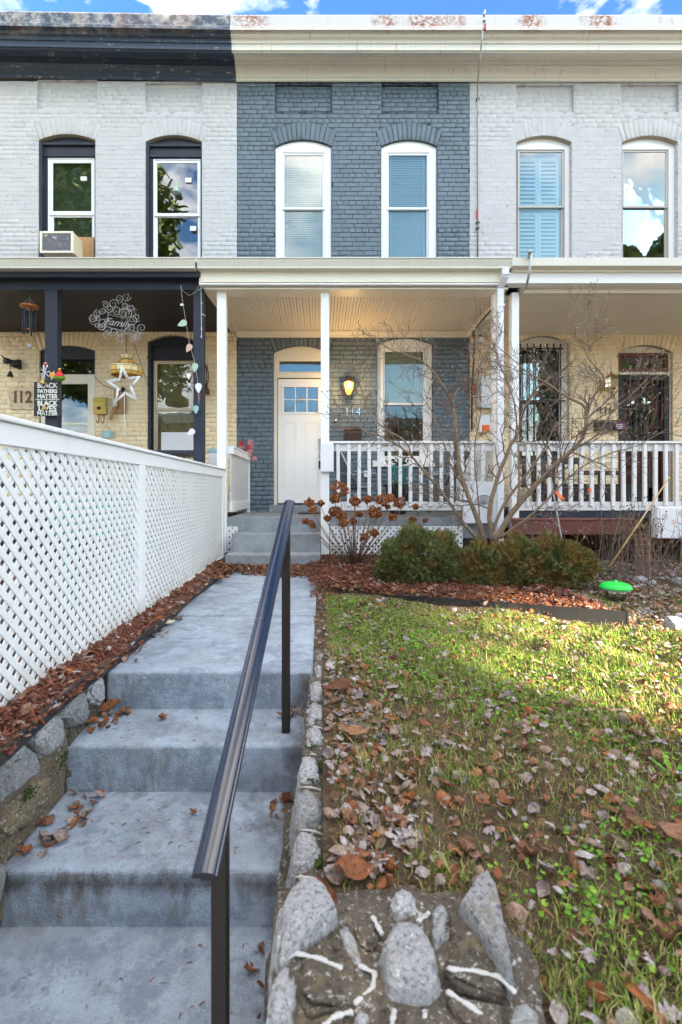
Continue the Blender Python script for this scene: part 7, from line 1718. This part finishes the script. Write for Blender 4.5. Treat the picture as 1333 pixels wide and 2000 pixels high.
mb.tube([(c.x, c.y, c.z+.10), (c.x, c.y, 2.63)], .004, 5); mb.build('leading', MAT['iron'], t)
# star
c = W(243, 752, 6.4); t = thing('star_light', 'white rope light star hanging under the stained glass lamp', 'star', tuple(c))
R1, R2 = .265, .115
for off in (0, .030):
    pts = []
    for k in range(11):
        a = math.pi/2+.12+k*math.pi/5; r_ = (R1 if k % 2 == 0 else R2)-off*(1.3 if k % 2 == 0 else .8); pts.append(Vector((c.x+r_*math.cos(a)*.88, c.y, c.z+r_*math.sin(a))))
    mb = MB()
    for a_, b_ in zip(pts[:-1], pts[1:]): mb.tube([a_, b_], .0075, 6)
    mb.build('star_frame', MAT['star_white'], t, smooth=True)
mb = MB()
for k in range(40):
    i = k % 10; a_, b_ = pts[i], pts[i+1]; q = a_.lerp(b_, rm.random()); mb.tube([q+Vector((-.012, -.005, -.008)), q+Vector((.010, -.008, .012))], .004, 4)
mb.build('bulb', MAT['plastic_white'], t); MB().tube([(c.x-.03, c.y, c.z+R1), (c.x-.03, c.y, 2.4)], .002, 4).build('cord', MAT['grey_wire'], t); MB().tube([(c.x, c.y, c.z-.12), (c.x+.01, c.y, c.z-.7)], .003, 4).build('cable', MAT['star_white'], t)
# yellow mailbox with hooks
x0, x1 = wx(188), wx(211); t = thing('mailbox', 'yellow painted mailbox with two hooks beside the storm door of 112', 'mailbox', ((x0+x1)/2, YW, wz(810)))
MB().box(x0, x1, YW-.10, YW-.006, wz(810), wz(780)).build('body', MAT['yellow_paint'], t, bev=.004); mb = MB(); mb.prism([(x0-.005, YW-.006, wz(776)), (x0-.005, YW-.115, wz(781)), (x0-.005, YW-.115, wz(786)), (x0-.005, YW-.100, wz(786)), (x0-.005, YW-.006, wz(781))], (x1-x0+.01, 0, 0)); mb.build('lid', MAT['yellow_paint'], t, bev=.003)
MB().ico((wx(199), YW-.105, wz(799)), (.035, .008, .028), 2, .1).build('emblem', MAT['iron'], t)
for px in (196, 206): x = wx(px); MB().tube([(x, YW-.04, wz(811)), (x, YW-.045, wz(822)), (x-.02, YW-.05, wz(828)), (x-.035, YW-.05, wz(824)), (x-.035, YW-.05, wz(821))], .006, 6).build('hook', MAT['rust'], t, smooth=True)
t = thing('hanging_plaque', 'small grey green plaque hanging below the yellow mailbox', 'plaque', (wx(211), YW-.02, wz(855))); MB().box(wx(200), wx(223), YW-.03, YW-.012, wz(856), wz(842)).build('plaque', MAT['pale_teal'], t, bev=.006); MB().tube([(wx(203), YW-.02, wz(842)), (wx(209), YW-.04, wz(829)), (wx(219), YW-.02, wz(842))], .003, 4).build('cord', MAT['rust'], t)
for i, w_ in enumerate((.10, .07)): MB().box(wx(211)-w_/2, wx(211)+w_/2, YW-.032, YW-.0305, wz(847+i*5)-.006, wz(847+i*5)+.006).build('print', MAT['paper'], t)
# wooden boards on the wall
t = thing('wood_plaque', 'brown wooden boards with a small paper roll fixed beside the yellow mailbox', 'plaque', (wx(236), YW, wz(808))); MB().box(wx(225), wx(247.5), YW-.04, YW-.012, wz(808), wz(764)).build('board', MAT['wood_raw'], t, bev=.003)
mb = MB(); mb.bar((wx(218), YW-.055, wz(821)), (wx(229), YW-.055, wz(792)), .05, .02, (0, 1, 0)); mb.build('arm', MAT['wood_raw'], t); MB().tube([(wx(228.5), YW-.07, wz(796)), (wx(228.5), YW-.07, wz(781))], .034, 10).build('paper_roll', MAT['paper'], t, smooth=True); MB().ico((wx(243), YW-.05, wz(762)), (.035, .02, .045), 2, .15).build('knot', MAT['iron'], t)
# 112 number board
t = thing('house_number', 'whitewashed board with brown house number 112 on the left wall', 'house number', (wx(43), YW, wz(800))); MB().box(wx(20), wx(78), YW-.03, YW-.010, wz(800), wz(755)).build('board', MAT['joint_cream'], t, bev=.003)
for s, x in (('1', 33), ('1', 44.5), ('2', 59)): text_mesh(s, .275, MAT['rusty'], (wx(x), YW-.036, wz(787)), t, ext=.004, offset=.006, name='digit', sx=.85)
MB().ico((wx(46), YW-.035, wz(756)), .012, 1).build('nail', MAT['iron'], t)
# hummingbird hook
t = thing('bird_ornament', 'black bird shaped wall hook with a small bell left of number 112', 'ornament', (wx(28), YW-.1, wz(710)))
mb = MB(); mb.ico((wx(24), YW-.12, wz(709)), (.075, .05, .05), 2, .12); mb.ico((wx(35), YW-.08, wz(713)), (.08, .05, .065), 2, .16); mb.tube([(wx(22), YW-.12, wz(706)), (wx(17), YW-.13, wz(702)), (wx(11.5), YW-.14, wz(697))], [.02, .013, .003], 6); mb.tube([(wx(28), YW-.1, wz(716)), (wx(28), YW-.1, wz(724))], .008, 5); mb.build('bird', MAT['iron'], t, smooth=True)
MB().lathe([(.052, -.06), (.042, -.04), (.026, 0), (.014, .03)], (wx(28), YW-.1, wz(731)), 12).build('bell', MAT['iron'], t, smooth=True); MB().box(wx(38), wx(43), YW-.07, YW-.008, wz(722), wz(704)).build('bracket', MAT['iron'], t)
# sign on the post
D = 6.27; t = thing('yard_sign', 'black sign with white text hanging on the left porch post', 'sign', tuple(P(94, 813, D)))
MB().box(PX(66.5, D), PX(119.5, D), D, D+.008, PZ(813, D), PZ(746, D)).build('panel', MAT['sign_black'], t, bev=.002)
for s, y, h_, sx_ in (('BLACK', 757.2, .088, .96), ('FATHERS', 767.5, .070, .90), ('MATTER', 778, .075, .92), ('BLACK', 792, .088, .96), ('LIVES', 802.5, .092, 1.12), ('MATTER', 811, .072, .97)):
    text_mesh(s, h_, MAT['lettering'], tuple(P(93, y, D-.004)), t, ext=.002, offset=.0022, sx=sx_)
MB().box(PX(70, D), PX(116, D), D-.004, D-.001, PZ(780.8, D), PZ(779.8, D)).build('rule', MAT['lettering'], t)
def bell(px, py, D, r_, mat, label, name='bell', cat='bell'):
    c = P(px, py, D); t = thing(name, label, cat, tuple(c)); MB().lathe([(r_, -r_*.9), (r_*.9, -r_*.7), (r_*.6, 0), (r_*.4, r_*.5), (r_*.1, r_*.75)], tuple(c), 12).build('bell', MAT[mat], t, smooth=True); MB().tube([(c.x, c.y, c.z+r_*.7), (c.x+.005, c.y, c.z+r_*3)], .002, 4).build('cord', MAT['grey_wire'], t); return t
bell(84, 744, 6.22, .045, 'brass', 'brass bell above the word black on the sign'); bell(87, 795, 6.22, .035, 'brass', 'small brass bell over the middle of the sign'); bell(97, 809, 6.22, .020, 'steel', 'tiny silver bell over the bottom of the sign')
c = P(89, 716, 6.25); t = thing('candy_cane', 'red and white candy cane ornament on the left porch post', 'ornament', tuple(c))
pts = [c+Vector((-.02, 0, -.06)), c+Vector((-.02, 0, .02)), c+Vector((-.008, 0, .045)), c+Vector((.014, 0, .045)), c+Vector((.024, 0, .02)), c+Vector((.022, 0, -.01))]
for i, (a_, b_) in enumerate(zip(pts[:-1], pts[1:])): MB().tube([a_, b_], .009, 6).build('stripe', MAT['red' if i % 2 else 'plastic_white'], t, smooth=True)
c = P(103, 733, 6.2); t = thing('star_ornament', 'small gold paper star on the left porch post', 'ornament', tuple(c)); pts = []
for k in range(12): a = k*math.pi/6+.2; r_ = .062 if k % 2 == 0 else .028; pts.append((c.x+r_*math.cos(a), c.y, c.z+r_*math.sin(a)))
MB().prism(pts, (0, .008, 0)).build('star', MAT['amber'], t); MB().ico((c.x, c.y-.006, c.z), (.014, .006, .014), 1).build('centre', MAT['orange'], t)
c = P(88, 728, 6.22); t = thing('snowflake_ornament', 'white snowflake ornament under the candy cane', 'ornament', tuple(c)); mb = MB()
for k in range(6): a = k*math.pi/3+.3; mb.bar(c, c+Vector((.07*math.cos(a), 0, .07*math.sin(a))), .010, .006)
mb.build('snowflake', MAT['plastic_white'], t)
c = P(117, 735, 6.2); t = thing('tassel_ornament', 'red and lime fabric ornament with a yellow knot right of the post', 'ornament', tuple(c)); MB().lathe([(.01, .08), (.03, .05), (.065, .0), (.07, -.01)], tuple(c), 10).build('red_half', MAT['red'], t, smooth=True); MB().lathe([(.07, -.012), (.06, -.04), (.03, -.06), (.004, -.062)], tuple(c), 10).build('lime_half', MAT['clover'], t, smooth=True); MB().ico((c.x, c.y, c.z+.09), .016, 1).build('knot', MAT['amber'], t)
# leaf garland on the second post
Dg = 6.25; t = thing('leaf_garland', 'string of pale glass leaf charms hanging beside the right black post', 'garland', tuple(P(370, 680, Dg)))
MB().tube([P(390, 556, Dg), P(383, 570, Dg), P(370, 577, Dg), P(357, 568, Dg), P(353, 556, Dg), P(356, 580, Dg), P(362, 620, Dg), P(370, 668, Dg), P(380, 705, Dg), P(386, 740, Dg), P(389, 790, Dg)], .0028, 4).build('cord', MAT['grey_wire'], t)
def charm(px, py, ang, L, mat):
    c = P(px, py, Dg-.01); pts = []
    for k in range(12): a = k*math.pi/6; r_ = .30*L*(1-.55*math.cos(a)); x = L*.5*math.cos(a); z = L*.30*math.sin(a)*(1-.6*math.cos(a)); pts.append(Vector((c.x+x*math.cos(ang)-z*math.sin(ang), c.y, c.z+x*math.sin(ang)+z*math.cos(ang))))
    MB().prism(pts, (0, .006, 0)).build('charm', MAT[mat], t, bev=.002)
for q in ((356, 632, math.radians(205), .13, 'pale_green'), (369, 680, math.radians(240), .12, 'pale_rose'), (381, 718, math.radians(265), .12, 'pale_green'), (388, 758, math.radians(270), .13, 'plastic_white'), (383, 800, math.radians(270), .11, 'pale_teal'), (373, 845, math.radians(220), .12, 'plastic_white'), (369, 735, math.radians(270), .08, 'star_white'), (356, 595, math.radians(0), .05, 'star_white')): charm(*q)
for px, py in ((375, 738), (391, 776)): MB().tube([P(px, py-8, Dg-.02), P(px-1, py+6, Dg-.02)], .006, 5).build('red_bead', MAT['red'], t)
t2 = thing('string_lights', 'white string of fairy lights down the right black post', 'string lights', tuple(P(393, 600, 6.3))); MB().tube([P(388, 550, 6.3), P(393, 560, 6.3), P(393.5, 610, 6.3), P(394, 660, 6.3)], .003, 4).build('wire', MAT['star_white'], t2)
for px, py, dx in ((393, 563, -5), (393, 590, 3), (395, 613, 7), (393, 640, 2), (394, 655, -1)): MB().tube([P(px, py, 6.29), P(px+dx, py+4, 6.27)], [.005, .003], 5).build('bulb', MAT['plastic_white'], t2)
c = P(370, 752, 6.3); t = thing('snowflake_ornament', 'white snowflake ornament left of the right black post', 'ornament', tuple(c)); mb = MB()
for k in range(6): a = k*math.pi/3; mb.bar(c, c+Vector((.065*math.cos(a), 0, .065*math.sin(a))), .012, .006)
mb.build('snowflake', MAT['plastic_white'], t)
# iron wall horn right of the post
c = P(402, 738, YW-.12); t = thing('iron_lantern', 'old dark iron lantern with a curved guard on the wall beside the right black post', 'lantern', tuple(c))
mb = MB()
for s, r_ in ((0, .10), (.03, .13)): mb.tube([(c.x-.07+r_*math.cos(a_)*.9, c.y, c.z+.02+.24*math.sin(a_)) for a_ in [math.radians(v_) for v_ in range(-60, 91, 15)]], .010, 6)
mb.lathe([(.075, -.26), (.085, -.25), (.085, -.19), (.06, -.17), (.04, -.10)], (c.x-.02, c.y, c.z), 14); mb.tube([(c.x-.05, c.y, c.z+.25), (c.x+.02, c.y, c.z+.33), (c.x+.03, c.y, c.z+.16)], .003, 4); mb.build('guard', MAT['bronze'], t, smooth=True); MB().ico((c.x-.05, c.y, c.z-.02), (.045, .045, .10), 2).build('globe', MAT['lantern_glass'], t, smooth=True)
# cords strung along the wall
t = thing('sagging_cord', 'thin dark cord sagging from the storm door to the wooden boards', 'cord', (wx(200), YW-.03, wz(745))); MB().tube([(wx(186), YW-.02, wz(736)), (wx(198), YW-.03, wz(749)), (wx(214), YW-.03, wz(758)), (wx(230), YW-.03, wz(762))], .004, 4).build('cord', MAT['iron'], t)
t = thing('sagging_cord', 'thin cord slanting from the Family sign to the left of the cream window', 'cord', (wx(278), YW-.03, wz(740))); MB().tube([(wx(262), YW-.04, wz(668)), (wx(275), YW-.03, wz(706)), (wx(288), YW-.03, wz(745)), (wx(292), YW-.03, wz(760)), (wx(296), YW-.03, wz(750))], .004, 4).build('cord', MAT['iron'], t)
# things behind the fence on the left porch
mb = MB(); mb.box(PX(408, 7), PX(425, 7), 7.0, 7.3, -.3, PZ(884, 7)); t = mb.build('storage_box', MAT['plastic_white'], bev=.01); tag(t, 'white box standing behind the left white post', 'box')
c = P(416, 884, 7.1); t = thing('dome_lid', 'grey green domed lid on the white box behind the left white post', 'lid', tuple(c)); MB().lathe([(.085, 0), (.08, .02), (.06, .05), (.02, .065), (.008, .07), (.004, .085)], tuple(c), 18).build('dome', MAT['pale_teal'], t, smooth=True)
t = thing('planter', 'turquoise planter box seen through the holes of the lattice fence', 'planter', (PX(185, 3.9), 3.9, -.9)); MB().box(-2.05, -1.55, 3.7, 4.0, -.35, -.02).build('box', MAT['teal'], t, bev=.01)
for i, x in enumerate((-2.0, -1.6)): MB().box(x-.02, x+.02, 3.8, 3.84, -.92, -.35).build('leg', MAT['teal'], t)
# dangling green pot, swing etc. at the deck edge: low garden hose reel

# the next house of the row, past the right edge of the frame: the same house repeated
def copy_tree(o, parent=None):
    c = o.copy(); COL.objects.link(c)
    if parent is not None: c.parent = parent; c.matrix_parent_inverse = o.matrix_parent_inverse.copy()
    for ch in o.children: copy_tree(ch, c)
    return c
nh = copy_tree(H3); nh.location.x += XR1-XM1; nh['label'] = 'further white row house continuing the row past the right edge of the picture'
